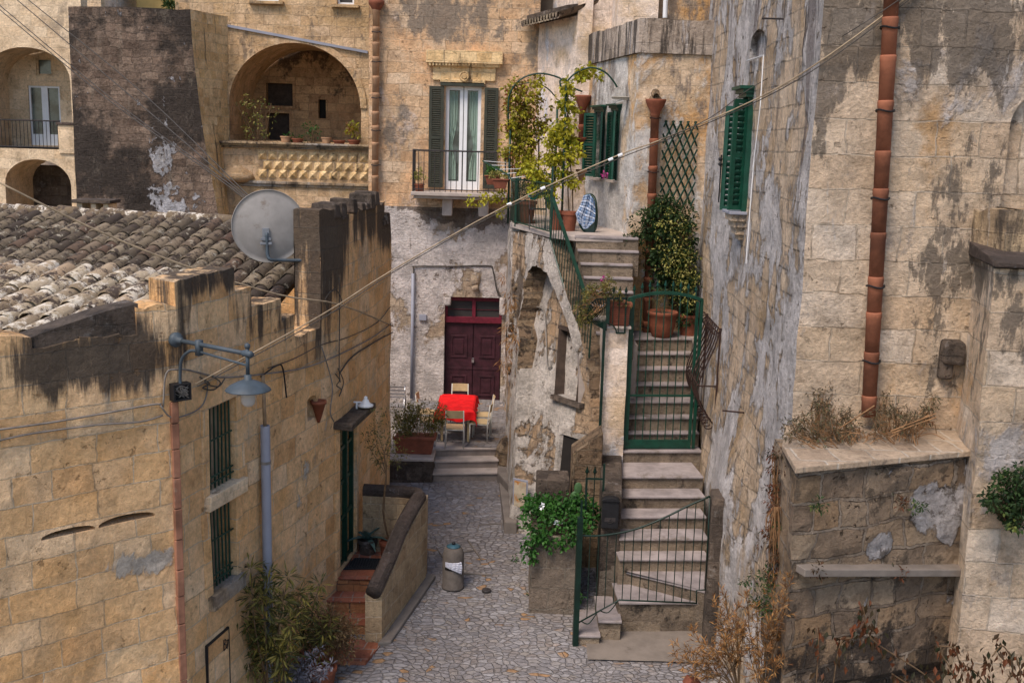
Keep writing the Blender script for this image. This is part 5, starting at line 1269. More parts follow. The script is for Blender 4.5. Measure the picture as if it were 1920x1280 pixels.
# ---------------------------------------------------------------- stairs
sr = thing('garden_stair', 'long straight stone stair climbing through the tall green gate', 'stair', (2.4, 17.5, -7.7))
ns = [(1128, 1163, 1325, -7.2)]
for k, (y, xl, xr) in enumerate(((1067, 1163, 1322), (1047, 1163, 1316), (1009, 1163, 1314), (968, 1163, 1310), (930, 1162, 1308), (893, 1163, 1305), (845, 1158, 1303))): ns.append((y, xl, xr, -7.2+.231*(k+1)))
zg = ns[-1][3]
for k, (y, xl, xr) in enumerate(((811, 1174, 1298), (782, 1177, 1296), (752, 1179, 1294), (720, 1182, 1292), (691, 1184, 1290), (662, 1186, 1288), (634, 1188, 1286))): ns.append((y, xl, xr, zg+.262*(k+1)))
NP = [(UZ(xl, y, z), UZ(xr, y, z)) for y, xl, xr, z in ns]
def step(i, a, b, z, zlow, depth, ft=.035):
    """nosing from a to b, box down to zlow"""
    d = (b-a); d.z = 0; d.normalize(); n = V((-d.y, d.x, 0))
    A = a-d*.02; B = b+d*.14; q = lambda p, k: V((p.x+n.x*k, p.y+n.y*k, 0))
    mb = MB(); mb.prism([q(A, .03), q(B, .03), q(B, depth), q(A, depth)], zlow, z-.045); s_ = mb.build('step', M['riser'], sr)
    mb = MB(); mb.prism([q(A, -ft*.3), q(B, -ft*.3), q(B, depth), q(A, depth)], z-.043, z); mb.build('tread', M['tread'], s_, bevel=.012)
for i, ((a, b), nn) in enumerate(zip(NP, ns)):
    if i == 1: continue
    dep = (NP[i+1][0].y-a.y if i+1 < len(NP) else .9)+.12
    if i == 0: dep = NP[2][0].y-a.y+.1
    step(i, a, b, nn[3], nn[3]-.9, dep)
# winder
a, b = UZ(1163, 1067, ns[1][3]), UZ(1322, 1108, ns[1][3]); b2_ = NP[2][1]; a2_ = NP[2][0]
mb = MB(); mb.prism([a+V((0, .03, 0)), b+V((0.02, .03, 0)), b2_+V((.1, .1, 0)), a2_+V((0, .1, 0))], -8, ns[1][3]-.045); s_ = mb.build('step', M['riser'], sr)
mb = MB(); mb.prism([a+V((-.02, 0, 0)), b+V((.04, 0, 0)), b2_+V((.12, .1, 0)), a2_+V((-.02, .1, 0))], ns[1][3]-.043, ns[1][3]); mb.build('tread', M['tread'], s_, bevel=.012)
# two low steps approaching from the lane
for (x0, x1, y, z) in ((1080, 1124, 1190, -7.60), (1122, 1164, 1163, -7.41)):
    a = UZ(x0, y, z); b = UZ(x1, y, z); y1 = a.y+.95
    mb = MB(); mb.prism([(a.x+.02, a.y+.03), (b.x, a.y+.03), (b.x, y1), (a.x+.02, y1)], -8, z-.045); s_ = mb.build('step', M['riser'], sr)
    mb = MB(); mb.prism([(a.x, a.y), (b.x+.02, a.y), (b.x+.02, y1), (a.x, y1)], z-.043, z); mb.build('tread', M['tread'], s_, bevel=.012)
# top landing
mb = MB(); top = NP[-1][0]; zt_l = ns[-1][3]; mb.prism([(1.3, 19.9), (top.x, 19.9), (top.x, top.y+.3), (3.8, top.y+.3), (3.8, 21.7), (1.3, 21.7)], -8, zt_l-.002); mb.build('landing', M['paver'], sr)
# side cheek walls
pw = thing('stair_pier', 'pale plastered pier and sloping dark wall left of the gated stair', 'wall', (1.7, 18, -7.4))
Yp = 19.0; xl = U(1131, 700, Yp).x; xr = U(1175, 700, Yp).x; zp = U(1150, 616, Yp).z
Wall([(xl, Yp+1.6), (xl, Yp), (xr, Yp), (xr, Yp+1.2)], zp, -7.3, [], thick=.2, step=.2, disp=.012).mesh().build('pier', M['white'], pw)
mb = MB(); mb.box(xl-.05, xr+.04, Yp-.06, Yp+1.4, zp+.002, zp+.05); mb.build('shelf', M['paver'], pw, bevel=.01)
Yw = 17.0; zw1 = U(1145, 922, Yw).z; zw2 = U(1145, 852, Yp-.03).z; wl_ = U(1126, 1000, Yw).x; wr_ = U(1163, 1000, Yw).x
Wall([(xl+.0, Yp-.02), (wl_, Yw), (wr_, Yw-.02), (xr-.03, Yp-.02)], -7.8+.8, -8.2, [], thick=.18, step=.15, disp=.02).mesh().build('low_wall', M['block'], pw)
mb = MB(); mb.hexa([V((wl_, Yw, -7.1)), V((wr_, Yw, -7.1)), V((xr-.02, Yp-.03, -7.1)), V((xl, Yp-.03, -7.1))], [V((wl_, Yw, zw1)), V((wr_, Yw, zw1)), V((xr-.02, Yp-.03, zw2)), V((xl, Yp-.03, zw2))]); mb.build('cheek_wall', M['darkstone'], pw, bevel=.03)
for f, c_ in ((.25, 0), (.62, 0)):
    z = zw1+(zw2-zw1)*f; y = Yw+(Yp-Yw)*f
# terrace stair
ts = thing('terrace_stair', 'narrow stone stair climbing up to the leafy terrace beside the white wall', 'stair', (1.8, 20, -3.8))
stp = lambda z: 0
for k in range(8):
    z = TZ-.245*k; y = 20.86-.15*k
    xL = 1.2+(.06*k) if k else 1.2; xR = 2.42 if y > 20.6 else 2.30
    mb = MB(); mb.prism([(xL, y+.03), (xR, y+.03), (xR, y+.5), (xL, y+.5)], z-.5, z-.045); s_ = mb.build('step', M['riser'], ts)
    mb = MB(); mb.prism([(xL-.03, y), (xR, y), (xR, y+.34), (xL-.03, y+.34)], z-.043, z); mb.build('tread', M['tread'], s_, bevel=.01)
mb = MB(); mb.prism([(2.3, 19.95), (2.44, 19.95), (2.44, 21.5), (2.3, 21.5)], -3.8, -3.6); 
# planter block with the ground ivy
a = G(992, 1150); b = G(1084, 1150); zt4 = U(1040, 1006, 16.6).z
pb_ = thing('planter_block', 'grey tuff block planter at the foot of the garden stair', 'planter', (.85, 17.1, -7.7))
Wall([(a.x, 17.9), (a.x, a.y), (b.x, a.y), (b.x, 17.9)], zt4, -8.2, [], thick=.1, step=.2, disp=.01).mesh().build('wall', M['block'], pb_)
mb = MB(); mb.box(a.x+.09, b.x-.09, a.y+.09, 17.85, -7.5, zt4-.06); mb.build('soil', M['soil'], pb_)
q = U(1035, 918, 18.1); mb = MB(); mb.box(q.x-.28, q.x+.3, 17.9, 18.5, -7.6, U(1035, 893, 18.1).z); mb.build('rear_block', M['darkstone'], pb_, bevel=.03)
mb = MB(); q = U(1085, 815, 18.5); q2_ = U(1128, 845, 18.5)
mb.hexa([V((q.x-.1, 18.3, -7.6)), V((q2_.x, 18.3, -7.6)), V((q2_.x, 18.9, -7.6)), V((q.x-.1, 18.9, -7.6))], [V((q.x-.1, 18.3, U(1075, 850, 18.3).z)), V((q2_.x, 18.3, U(1128, 812, 18.3).z)), V((q2_.x, 18.9, U(1128, 812, 18.3).z)), V((q.x-.1, 18.9, U(1075, 850, 18.3).z))])
lw = mb.build('lean_to', M['rock'], bevel=.02); tag(lw, 'small grey rubble wall with sloping top behind the ivy planter', 'wall')

# ---------------------------------------------------------------- porch of the left house
PZ = -7.14
po = thing('porch', 'terracotta tiled porch with three steps and curved dark coping', 'porch', (-2.2, 16.8, -7.8))
pf = G(712, 1205); pbk = G(795, 1088)
mb = MB(); mb.prism([(-2.95, 16.52), (pf.x+.1, 16.52), (pbk.x-.1, 17.9), (-2.66, 17.95)], -7.9, PZ); mb.build('platform', M['floor_tile'], po)
for k, (z, y) in enumerate(((-7.57, 15.75), (-7.36, 16.12))):
    xr_ = pf.x+.02+(y-pf.y)*.26
    mb = MB(); mb.prism([(-3.15+(y-15.75)*.25, y+.02), (xr_, y+.02), (xr_+.15, y+.9), (-3.0, y+.9)], -7.95, z-.032); s_ = mb.build('step', M['riser_tile'], po)
    mb = MB(); mb.prism([(-3.15+(y-15.75)*.25, y), (xr_, y), (xr_+.15, y+.9), (-3.0, y+.9)], z-.03, z); mb.build('tread', M['floor_tile'], s_, bevel=.006)
mb = MB(); mb.prism([(-2.95, 16.50), (pf.x+.25, 16.50), (pf.x+.25, 16.53), (-2.95, 16.53)], -7.4, PZ-.03); mb.build('riser', M['riser_tile'], po)
mb = MB(); mb.prism([(-2.96, 16.47), (pf.x+.25, 16.47), (pf.x+.25, 16.8), (-2.96, 16.8)], PZ+.002, PZ+.012); mb.build('nosing', M['floor_tile'], po)
# parapet: outer wall from front to back then return to the house
cpx = [(722, 1108), (735, 1052), (748, 1000), (765, 958), (782, 930)]
path = []
for i, (x, y) in enumerate(cpx):
    f = (0, .28, .52, .78, 1)[i]; P_ = pf.lerp(pbk, f); yy = P_.y; path.append(U(x, y, yy))
ww_ = .13
n_ = V((pbk.y-pf.y, -(pbk.x-pf.x), 0)).normalized()
mb = MB()
fine = curve([V((pf.lerp(pbk, f).x-.10, pf.lerp(pbk, f).y, p.z-.06)) for f, p in zip((0, .28, .52, .78, 1), path)], 3)
for a, b in zip(fine, fine[1:]):
    mb.hexa([V((a.x+ww_, a.y, -8.1)), V((b.x+ww_, b.y, -8.1)), V((b.x-ww_, b.y, -8.1)), V((a.x-ww_, a.y, -8.1))], [a+V((ww_, 0, 0)), b+V((ww_, 0, 0)), b-V((ww_, 0, 0)), a-V((ww_, 0, 0))])
e_ = fine[-1]; hx = -2.52
mb.hexa([V((e_.x+ww_, e_.y, -8)), V((e_.x+ww_, e_.y+.26, -8)), V((hx, e_.y+.36, -8)), V((hx, e_.y+.1, -8))], [V((e_.x+ww_, e_.y, e_.z)), V((e_.x+ww_, e_.y+.26, e_.z)), V((hx, e_.y+.36, e_.z)), V((hx, e_.y+.1, e_.z))])
pr = mb.build('parapet', M['porch'], po)
mb = MB(); cpts = [p+V((0, -.04 if i == 0 else 0, .05)) for i, p in enumerate(fine)]+[V((e_.x-.04, e_.y+.12, e_.z+.05)), V((e_.x-.35, e_.y+.2, e_.z+.05)), V((hx, e_.y+.24, e_.z+.05))]
mb.tube(cpts, [.125]*len(cpts), 12); mb.build('coping', M['cap'], po, smooth=True)
mb = MB(); mb.prism([(pf.x-.02, pf.y-.12), (pf.x+.18, pf.y-.05), (pbk.x+.2, pbk.y+.1), (pbk.x, pbk.y+.2)], lambda p: gz(p[1])-.2, lambda p: gz(p[1])+.07); mb.build('footing', M['cement'], po, bevel=.02)
mb = MB(); q = [G(640, 1248), G(683, 1255), G(716, 1208), G(650, 1195)]; mb.prism([(-3.2, 14.9), (q[1].x, 14.9), (q[2].x, q[2].y), (-3.0, 15.9)], -8.0, -7.765); ap = mb.build('tile_apron', M['floor_tile']); tag(ap, kind='structure')
# door mat
mb = MB(); mb.prism([(-2.72, 16.85), (-2.18, 16.9), (-2.10, 17.35), (-2.60, 17.35)], PZ+.004, PZ+.02)
mt = mb.build('door_mat', M['plasticblack']); tag(mt, 'black ribbed rubber door mat on the terracotta porch', 'mat')
mb = MB()
for k in range(12): x = -2.66+k*.045; mb.box(x, x+.014, 16.92, 17.3, PZ+.021, PZ+.03)
mb.build('ribs', M['black'], mt)
mb = MB(); mb.prism([(1.28, 25.03), (1.62, 25.06), (1.7, 25.6), (1.3, 25.6)], -3, 3.6); mb.build('return_wall', M['white'], ww)
# ================================================================ objects
def arc(c, r, a0, a1, n, ex, ez):
    return [c+ex*math.cos(a0+(a1-a0)*i/n)*r+ez*math.sin(a0+(a1-a0)*i/n)*r for i in range(n+1)]
Z = V((0, 0, 1))
def pot(mb, c, r, h, flare=.78, rim=.05, n=20):
    mb.lathe(c, [(0, 0), (r*flare, 0), (r*.97, h-rim), (r*1.06, h-rim), (r*1.06, h), (r*.93, h), (r*.9, h-.03), (0, h-.03)], n)
def spear(mb, p, h=.13, w=.026):
    mb.lathe(p, [(.008, 0), (w*.5, .01), (.01, .025), (w, h*.38), (.004, h)], 4)

# ---- street lamp on the left house
sl0 = frA.uz(327, 636); P0 = frA.p(sl0[0], sl0[1], .03); E0 = U(468, 664, P0.y-.75)
lamp = thing('street_lamp', 'grey wall mounted street lamp with wide shade and frosted glass on the left house', 'street lamp', P0)
mb = MB(); dr_ = (E0-P0).normalized(); Mx = V((0, 0, 1)).rotation_difference(dr_).to_matrix()
mb.lathe(P0, [(0, -.02), (.085, -.02), (.09, .02), (.075, .05), (.045, .065), (.04, .10), (.03, .13)], 20, M=Mx)
mb.build('wall_plate', M['greypaint'], lamp, smooth=True)
mb = MB(); mb.tube([P0, E0], .026, 10); mb.tube([E0-dr_*.12, E0-dr_*.09, E0+dr_*.02, E0+dr_*.04], [.026, .038, .038, .028], 10)
q0 = P0.lerp(E0, .33)-Z*.085; q1 = E0-Z*.13-dr_*.04
mb.tube([q0, q1], .015, 8); mb.box(-.03, .03, -.035, .035, -.13, .05, M=Matrix.Translation(P0.lerp(E0, .33))@dr_.to_track_quat('X', 'Z').to_matrix().to_4x4())
bx = frA.uz(334, 722); B0 = frA.p(bx[0], bx[1], .06)
mb.tube(curve([q0, P0.lerp(E0, .2)-Z*.10, P0.lerp(E0, .08)-Z*.22, B0+Z*.12, B0], 5), .019, 8)
mb.build('arm', M['greypaint'], lamp, smooth=True)
mb = MB(); c = E0-dr_*.035; mb.ball(c+Z*.085, .035, 6); mb.tube([c+Z*.06, c-Z*.24], .022, 10); mb.lathe(c-Z*.27, [(.022, .04), (.04, .035), (.04, -.02), (.055, -.02), (.12, -.045), (.20, -.085), (.245, -.125), (.25, -.135), (.24, -.135), (.19, -.11), (.1, -.09), (0, -.085)], 28)
mb.build('shade', M['greypaint'], lamp, smooth=True)
mb = MB(); mb.lathe(c-Z*.27, [(0, -.10), (.085, -.10), (.085, -.13), (.078, -.14), (.078, -.24), (.07, -.285), (.045, -.315), (0, -.325)], 20); mb.build('glass', M['frosted'], lamp, smooth=True)
# junction box
r = frA.rect(318, 750, 350, 714); jb = thing('junction_box', 'open black junction box with tangled wires below the street lamp', 'junction box', frA.p(r[0], r[2], .1))
mb = MB(); u0, u1, z0, z1 = r; t_ = .02
mb.fbox(frA, u0, u1, z0, z1, 0, .03); mb.fbox(frA, u0, u0+t_, z0, z1, .03, .12); mb.fbox(frA, u1-t_, u1, z0, z1, .03, .12); mb.fbox(frA, u0+t_, u1-t_, z0, z0+t_, .03, .12); mb.fbox(frA, u0+t_, u1-t_, z1-t_, z1, .03, .12)
mb.build('box', M['black'], jb)
mb = MB(); rg = random.Random(2)
for k in range(9): mb.tube(curve([frA.p(u0+t_+rg.random()*(u1-u0-2*t_), z0+t_+rg.random()*(z1-z0-2*t_), .06+.06*rg.random()) for _ in range(4)], 5), .005, 4)
mb.build('wires', M['cable_grey'], jb)

# ---- satellite dish
dc = U(505, 425, 15.9); dl = thing('satellite_dish', 'large grey satellite dish seen from behind above the old tiled roof', 'satellite dish', dc-Z*.6)
nrm = (V((0, 0, 0))-dc).normalized(); nrm = (nrm+V((.10, 0, -.05))).normalized(); Mx = V((0, 0, 1)).rotation_difference(nrm).to_matrix()
R_ = .535; n = 8; prof = [(R_*i/n, .0-.10*(i/n)**2) for i in range(n+1)]+[(R_+.006, -.085), (R_+.012, -.10), (R_+.004, -.115), (R_-.01, -.112)]+[(R_*i/n, -.015-.10*(i/n)**2) for i in range(n, -1, -1)]
mb = MB(); mb.lathe(dc, prof, 48, M=Mx); mb.build('reflector', M['dish'], dl, smooth=True)
mb = MB(); d4 = lambda px, py, k: U(px, py, 15.9)+nrm*k
ex = nrm.cross(Z).normalized()
def obx(mb, c, hx, hz, hd): # oriented box on the dish back
    ez = ex.cross(nrm).normalized(); mb.hexa([c-ex*hx-ez*hz-nrm*hd, c+ex*hx-ez*hz-nrm*hd, c+ex*hx-ez*hz+nrm*hd, c-ex*hx-ez*hz+nrm*hd], [c-ex*hx+ez*hz-nrm*hd, c+ex*hx+ez*hz-nrm*hd, c+ex*hx+ez*hz+nrm*hd, c-ex*hx+ez*hz+nrm*hd])
obx(mb, d4(498, 440, .03), .05, .10, .03); obx(mb, d4(498, 448, .06), .075, .02, .02); obx(mb, d4(498, 456, .06), .085, .02, .03)
mb.build('bracket', M['zinc'], dl, bevel=.006)
we = Lw.base(LA+3.75); wp = V((we[0].x, we[0].y, U(566, 487, 16).z))
mb = MB(); mb.tube(curve([d4(499, 436, .07), d4(500, 460, .07), d4(501, 478, .08), d4(507, 486, .08), U(530, 488, 15.95), U(572, 488, 16.05)], 4), .026, 8); mb.build('mast', M['greypaint'], dl, smooth=True)

# ---- chimney on the roof ridge
c = U(180, 397, 20.6); ch = thing('chimney', 'small pale stone chimney with slab cap on the tiled roof ridge', 'chimney', c)
mb = MB(); mb.box(c.x-.28, c.x+.30, c.y-.2, c.y+.25, c.z-.4, c.z+.0)
for x in (-.28, -.02, .22): mb.box(c.x+x, c.x+x+.1, c.y-.2, c.y+.25, c.z+.002, c.z+.17)
mb.build('stack', M['cream'], ch, bevel=.012)
mb = MB(); mb.box(c.x-.36, c.x+.38, c.y-.27, c.y+.3, c.z+.173, c.z+.24); mb.build('cap', M['darkstone'], ch, bevel=.015)

# ---- big grey pipe on the facade
u = LA+frB.uz(486, 900)[0]; a = Lw.P(u, frB.uz(486, 795)[1], .11); b = Lw.P(u, -8.3, .11)
gp = tag(MB().build('x', M['pvc']) if False else thing('drain_pipe', 'thick grey plastic pipe with thinner pipe entering it on the left house facade', 'pipe', b)); mb = MB(); mb.tube([a, b], .066, 16, cap=False); mb.lathe(a-Z*.02, [(.066, 0), (.066, .02), (.055, .02), (.055, -.3)], 16); o_ = mb.build('pipe', M['pvc'], gp, smooth=True)
mb = MB(); a2 = Lw.P(u, frB.uz(488, 700)[1], .09); mb.tube([a2, a-Z*.1], .026, 8); mb.build('thin_pipe', M['wood'], gp, smooth=True)
mb = MB(); q = a-Z*.52; mb.lathe(q, [(.067, -.02), (.073, -.02), (.073, .02), (.067, .02)], 16); mb.build('clamp', M['cable_grey'], gp)

# hatch with handwritten mark
hu0, hz1 = frB.uz(384, 1208); hu1 = frB.uz(425, 1180)[0]; hz1 = (hz1+frB.uz(425, 1180)[1])/2; hz0 = hz1-1.0
hu0 += LA; hu1 += LA
mb = MB(); lbox(mb, hu0, hu1, hz0, hz1, -.05, .026); ht = mb.build('meter_hatch', M['ochre']); tag(ht, 'stone faced meter hatch with black frame and a hand written mark low on the facade', 'hatch')
mb = MB(); e = .022
lbox(mb, hu0-e, hu0, hz0, hz1+e, 0, .034); lbox(mb, hu0, hu1, hz1, hz1+e, 0, .034); lbox(mb, hu1, hu1+e*.6, hz0, hz1+e, 0, .034); mb.build('frame', M['black'], ht)
mb = MB(); mu = hu1-.15; mz = hz1-.24; st = .007
def strokes(mb, pts): mb.tube([Lw.P(mu+x, mz+z, .033) for x, z in pts], st, 4)
strokes(mb, [(0, 0), (0, .15), (.045, .14), (.05, .10), (.005, .08), (.055, .06), (.055, .01), (0, 0)]); strokes(mb, [(.075, .105), (.115, .105), (.085, -.01)]); strokes(mb, [(.08, .055), (.108, .055)])
mb.build('mark', M['black'], ht)

# ---- half pot on the wall, ceramic lamp
u, z = frB.uz(588, 757); u += LA; c = Lw.P(u+.05, z, .05)
if u > LA+LB: pass
mb = MB(); mb.lathe(c, [(.0, -.30), (.02, -.30), (.11, 0), (.125, 0), (.125, .045), (.10, .045), (.10, .02), (0, .02)], 16); wp_ = mb.build('wall_pot', M['terra'], smooth=True); tag(wp_, 'pointed terracotta half pot hung under the small wall niche', 'wall pot')
lp = Lw.P(LA+LB+LC*.75, dr['z1']+.16, .24); cl_ = thing('ceramic_lamp', 'small white ceramic lamp shade above the green grille door lintel', 'lamp', lp)
mb = MB(); mb.lathe(lp, [(0, .02), (.13, .02), (.13, .05), (.07, .08), (.05, .13), (.03, .15), (.035, .18), (0, .2)], 16); mb.build('shade', M['ceramic'], cl_, smooth=True)
mb = MB(); mb.box(lp.x-.16, lp.x-.13, lp.y-.03, lp.y+.03, lp.z-.06, lp.z+.08); mb.box(lp.x-.2, lp.x-.05, lp.y-.02, lp.y+.02, lp.z+.08, lp.z+.1); mb.build('bracket', M['ceramic'], cl_)

# ---- overhead cables
def cable(name, pts, r, mat, label, group=None, n=4, rad=5):
    mb = MB(); mb.tube(curve(pts, n) if len(pts) > 2 else pts, r, rad); o = mb.build(name, mat, smooth=True); return tag(o, label, 'cable', group)
hookL = frA.p(*frA.uz(362, 718), .06)
pA = frS.p(*frS.uz(1745, -38, .02), .02)
main = [hookL, U(600, 592, 13.6), U(733, 508, 14.2), U(945, 388, 14.6), U(1150, 295, 14.7), U(1240, 262, 14.5), U(1420, 185, 13.6), U(1560, 100, 12.9), pA]
cable('overhead_cable', main, .0095, M['cable'], 'thick pale overhead cable strung from the tower house corner to the left house', rad=6)
m2 = [p+V((.02, 0, -.03-.01*math.sin(i*2))) for i, p in enumerate(main)]
cable('overhead_cable', m2, .0065, M['cable_dark'], 'dark cable running just under the thick pale overhead cable')
cable('overhead_cable', [U(1240, 262, 14.45), U(1330, 222, 13.9), frR.p(*frR.uz(1420, 166), .1), U(1590, 62, 12.85), frS.p(*frS.uz(1730, -30, .02), .02)], .006, M['cable_dark'], 'thin dark cable splitting off above the thick one towards the tower house')
tie = MB()
for x, y in ((955, 383), (1018, 353), (1145, 299), (1163, 291)):
    p = U(x, y, 14.62 if x < 1100 else 14.68); tie.tube([p-V((.03, 0, .012)), p+V((.03, 0, .014))], .02, 6)
    tag(tie.build('cable_tie', M['whitep']), 'small white tie clipped round the overhead cables', 'cable tie', 'ties on the overhead cables'); tie = MB()
lab4 = ['lowest of the thin wires crossing the brown tuff wall down to the dish', 'second thin wire above the lowest crossing the brown tuff wall', 'third thin wire crossing the brown tuff wall, ending at the dish', 'topmost thin wire crossing the brown tuff wall towards the dish']
end = Lw.P(LA+LB+.1, -2.15, .05); end2 = U(628, 503, 16.9)
for (x0, y0, x1, y1, xm, ym), lb in zip((( -20, 2, 430, 350, 200, 185), (-20, -6, 430, 345, 215, 190), (20, -10, 440, 348, 235, 172), (38, -12, 455, 356, 260, 168)), lab4):
    cable('service_wire', [U(x0, y0, 21), U(xm, ym, 19.8), U(x1, y1, 16.6), U(560, 460, 16.1), end2], .009, M['cable_dark'], lb)
cable('overhead_cable', [U(-10, 338, 12.5), U(160, 422, 13.1), U(330, 492, 13.7), U(520, 552, 14.6), U(640, 572, 16.0), Lw.P(Lw.cu[-1]-.05, U(735, 612, 20.9).z, .05)], .013, M['cable'], 'pale twisted cable crossing in front of the tiled roof from the left edge')
g = 'cables clipped along the left house facade'
def onL(px, py, d=.035):
    if px < 336: u, z = frA.uz(px, py)
    else:
        u, z = frB.uz(px, py); u += LA
        if u > LA+LB:
            u, z = frC.uz(px, py); u += LA+LB
            if u > LA+LB+LC: u, z = frD.uz(px, py); u += LA+LB+LC
    return Lw.P(min(u, Lw.cu[-1]-.02), z, d)
def wcable(px, r, mat, lb, d=.035, name='wall_cable'): return cable(name, [onL(x, y, d) for x, y in px], r, mat, lb, g)
wcable([(-20, 806), (90, 792), (200, 772), (275, 758), (300, 756)], .012, M['cable_grey'], 'upper grey cable along the front wall left of the junction box')
wcable([(-20, 828), (60, 812), (180, 795), (260, 790), (304, 778)], .011, M['cable_grey'], 'lower grey cable along the front wall left of the junction box')
wcable([(304, 762), (309, 700), (330, 692), (352, 694), (400, 706), (440, 706), (500, 700), (560, 690), (620, 670), (690, 634), (731, 606)], .012, M['cable_grey'], 'long cable looping round the junction box and along the facade to the corner')
wcable([(298, 758), (320, 782), (350, 776), (372, 762), (382, 740), (384, 715)], .010, M['cable_grey'], 'short slack cable loop below the junction box')
wcable([(500, 690), (545, 672), (600, 646), (650, 632), (700, 605), (731, 575)], .008, M['cable_dark'], 'thin dark wire high on the facade between the door and the corner')
wcable([(480, 705), (510, 684), (520, 690), (527, 744)], .012, M['black'], 'frayed black cable end hanging beside the street lamp', .08, 'hanging_cable')
wcable([(629, 520), (630, 600), (631, 690), (634, 716)], .009, M['cable_dark'], 'dark cable dropping down the facade under the gable', .05, 'hanging_cable')
wcable([(600, 650), (618, 720), (614, 770), (622, 790)], .010, M['cable_grey'], 'curled grey cable beside the green grille door', .04, 'hanging_cable')
wcable([(633, 700), (660, 668), (700, 640), (733, 622)], .014, M['cable_dark'], 'thick twisted cable from the tangle to the house corner')
wcable([(366, 706), (384, 718), (372, 726), (392, 730), (404, 716), (384, 704), (376, 716), (400, 724), (412, 708)], .009, M['cable_dark'], 'tangle of dark wires where the overhead cable meets the house', .06, 'wire_tangle')
wcable([(622, 700), (632, 712), (626, 722), (636, 730), (630, 742), (640, 716), (628, 690)], .009, M['cable_dark'], 'tangle of dark wires left of the ceramic lamp', .05, 'wire_tangle')
wcable([(620, 540), (604, 560), (612, 585), (634, 572), (626, 545), (610, 548)], .007, M['cable_dark'], 'coil of wire and small hook under the weathered gable', .05, 'wire_tangle')
mb = MB(); q = onL(737, 640, .03); 
# ---- chairs and table
def make_chair():
    root = thing('chair', 'x', 'chair', (0, 0, 0), 'wooden chairs round the red table')
    w_, d_, h_ = .20, .20, .45
    mb = MB()
    for s in (-1, 1):
        mb.tube([(s*w_, -d_, 0), (s*w_, -d_, h_), (s*w_*.97, -d_-.05, .88)], .013, 8)
        mb.tube([(s*w_, d_, 0), (s*w_, d_, h_-.02)], .013, 8)
        mb.tube([(s*w_, -d_, h_-.03), (s*w_, d_, h_-.03)], .011, 6)
    mb.tube([(-w_, -d_, h_-.03), (w_, -d_, h_-.03)], .011, 6); mb.tube([(-w_, d_, h_-.03), (w_, d_, h_-.03)], .011, 6)
    mb.build('frame', M['chairframe'], root, smooth=True, world=False)
    mb = MB(); mb.box(-w_-.01, w_+.01, -d_+.01, d_+.02, h_-.018, h_+.006); mb.build('seat', M['chairwood'], root, world=False, bevel=.006)
    mb = MB(); n = 6
    for i in range(n):
        x0 = -w_+2*w_*i/n; x1 = -w_+2*w_*(i+1)/n; c0 = .03*(1-(x0/w_)**2); c1 = .03*(1-(x1/w_)**2)
        mb.hexa([V((x0, -d_-.035-c0, .70)), V((x1, -d_-.035-c1, .70)), V((x1, -d_-.02-c1, .70)), V((x0, -d_-.02-c0, .70))], [V((x0, -d_-.055-c0, .88)), V((x1, -d_-.055-c1, .88)), V((x1, -d_-.04-c1, .88)), V((x0, -d_-.04-c0, .88))])
    mb.build('backrest', M['chairwood'], root, world=False)
    return root
zt = CZ+.75
tb0_, tb1_, tb2_, tb3_ = UZ(823, 733, zt), UZ(884, 732, zt), UZ(896, 769, zt), UZ(829, 770, zt)
cx = (tb0_.x+tb1_.x+tb2_.x+tb3_.x)/4; y0 = (tb2_.y+tb3_.y)/2; y1 = (tb0_.y+tb1_.y)/2; hw = (tb2_.x-tb3_.x)/2
if y1-y0 > 1.55: y1 = y0+1.55
ch0 = make_chair()
spots = [((cx+.02, y0-.30), 0, 'cream chair at the near end of the red table, its back towards the steps'), ((cx+.0, y1+.28), PI, 'cream chair at the far end of the red table, close to the maroon door'),
         ((cx-hw-.22, y0+.28), -PI/2+.1, 'nearer cream chair on the left side of the red table'), ((cx-hw-.30, y0+.95), -PI/2-.1, 'farther cream chair on the left side of the red table'),
         ((cx+hw+.16, y0+.22), PI/2-.12, 'nearer cream chair on the right side of the red table'), ((cx+hw+.20, y0+.85), PI/2+.05, 'farther cream chair on the right side of the red table')]
for i, ((x, y), rz, lb) in enumerate(spots):
    o = ch0 if i == 0 else copy_tree(ch0); o.location = (x, y, CZ+.01); o.rotation_euler = (0, 0, rz); o['label'] = lb
tbl = thing('table', 'small wooden table hidden under a red cloth in front of the maroon door', 'table', (cx, (y0+y1)/2, CZ))
mb = MB(); mb.box(cx-hw+.05, cx+hw-.05, y0+.05, y1-.05, zt-.05, zt-.012); mb.build('tabletop', M['wood'], tbl)
for sx in (-1, 1):
    for yy in (y0+.12, y1-.12): mb = MB(); mb.box(cx+sx*(hw-.1)-.025, cx+sx*(hw-.1)+.025, yy-.025, yy+.025, CZ, zt-.052); mb.build('leg', M['chairwood'], tbl)
mb = MB(); n = 30; ox, oy = hw+.24, .24
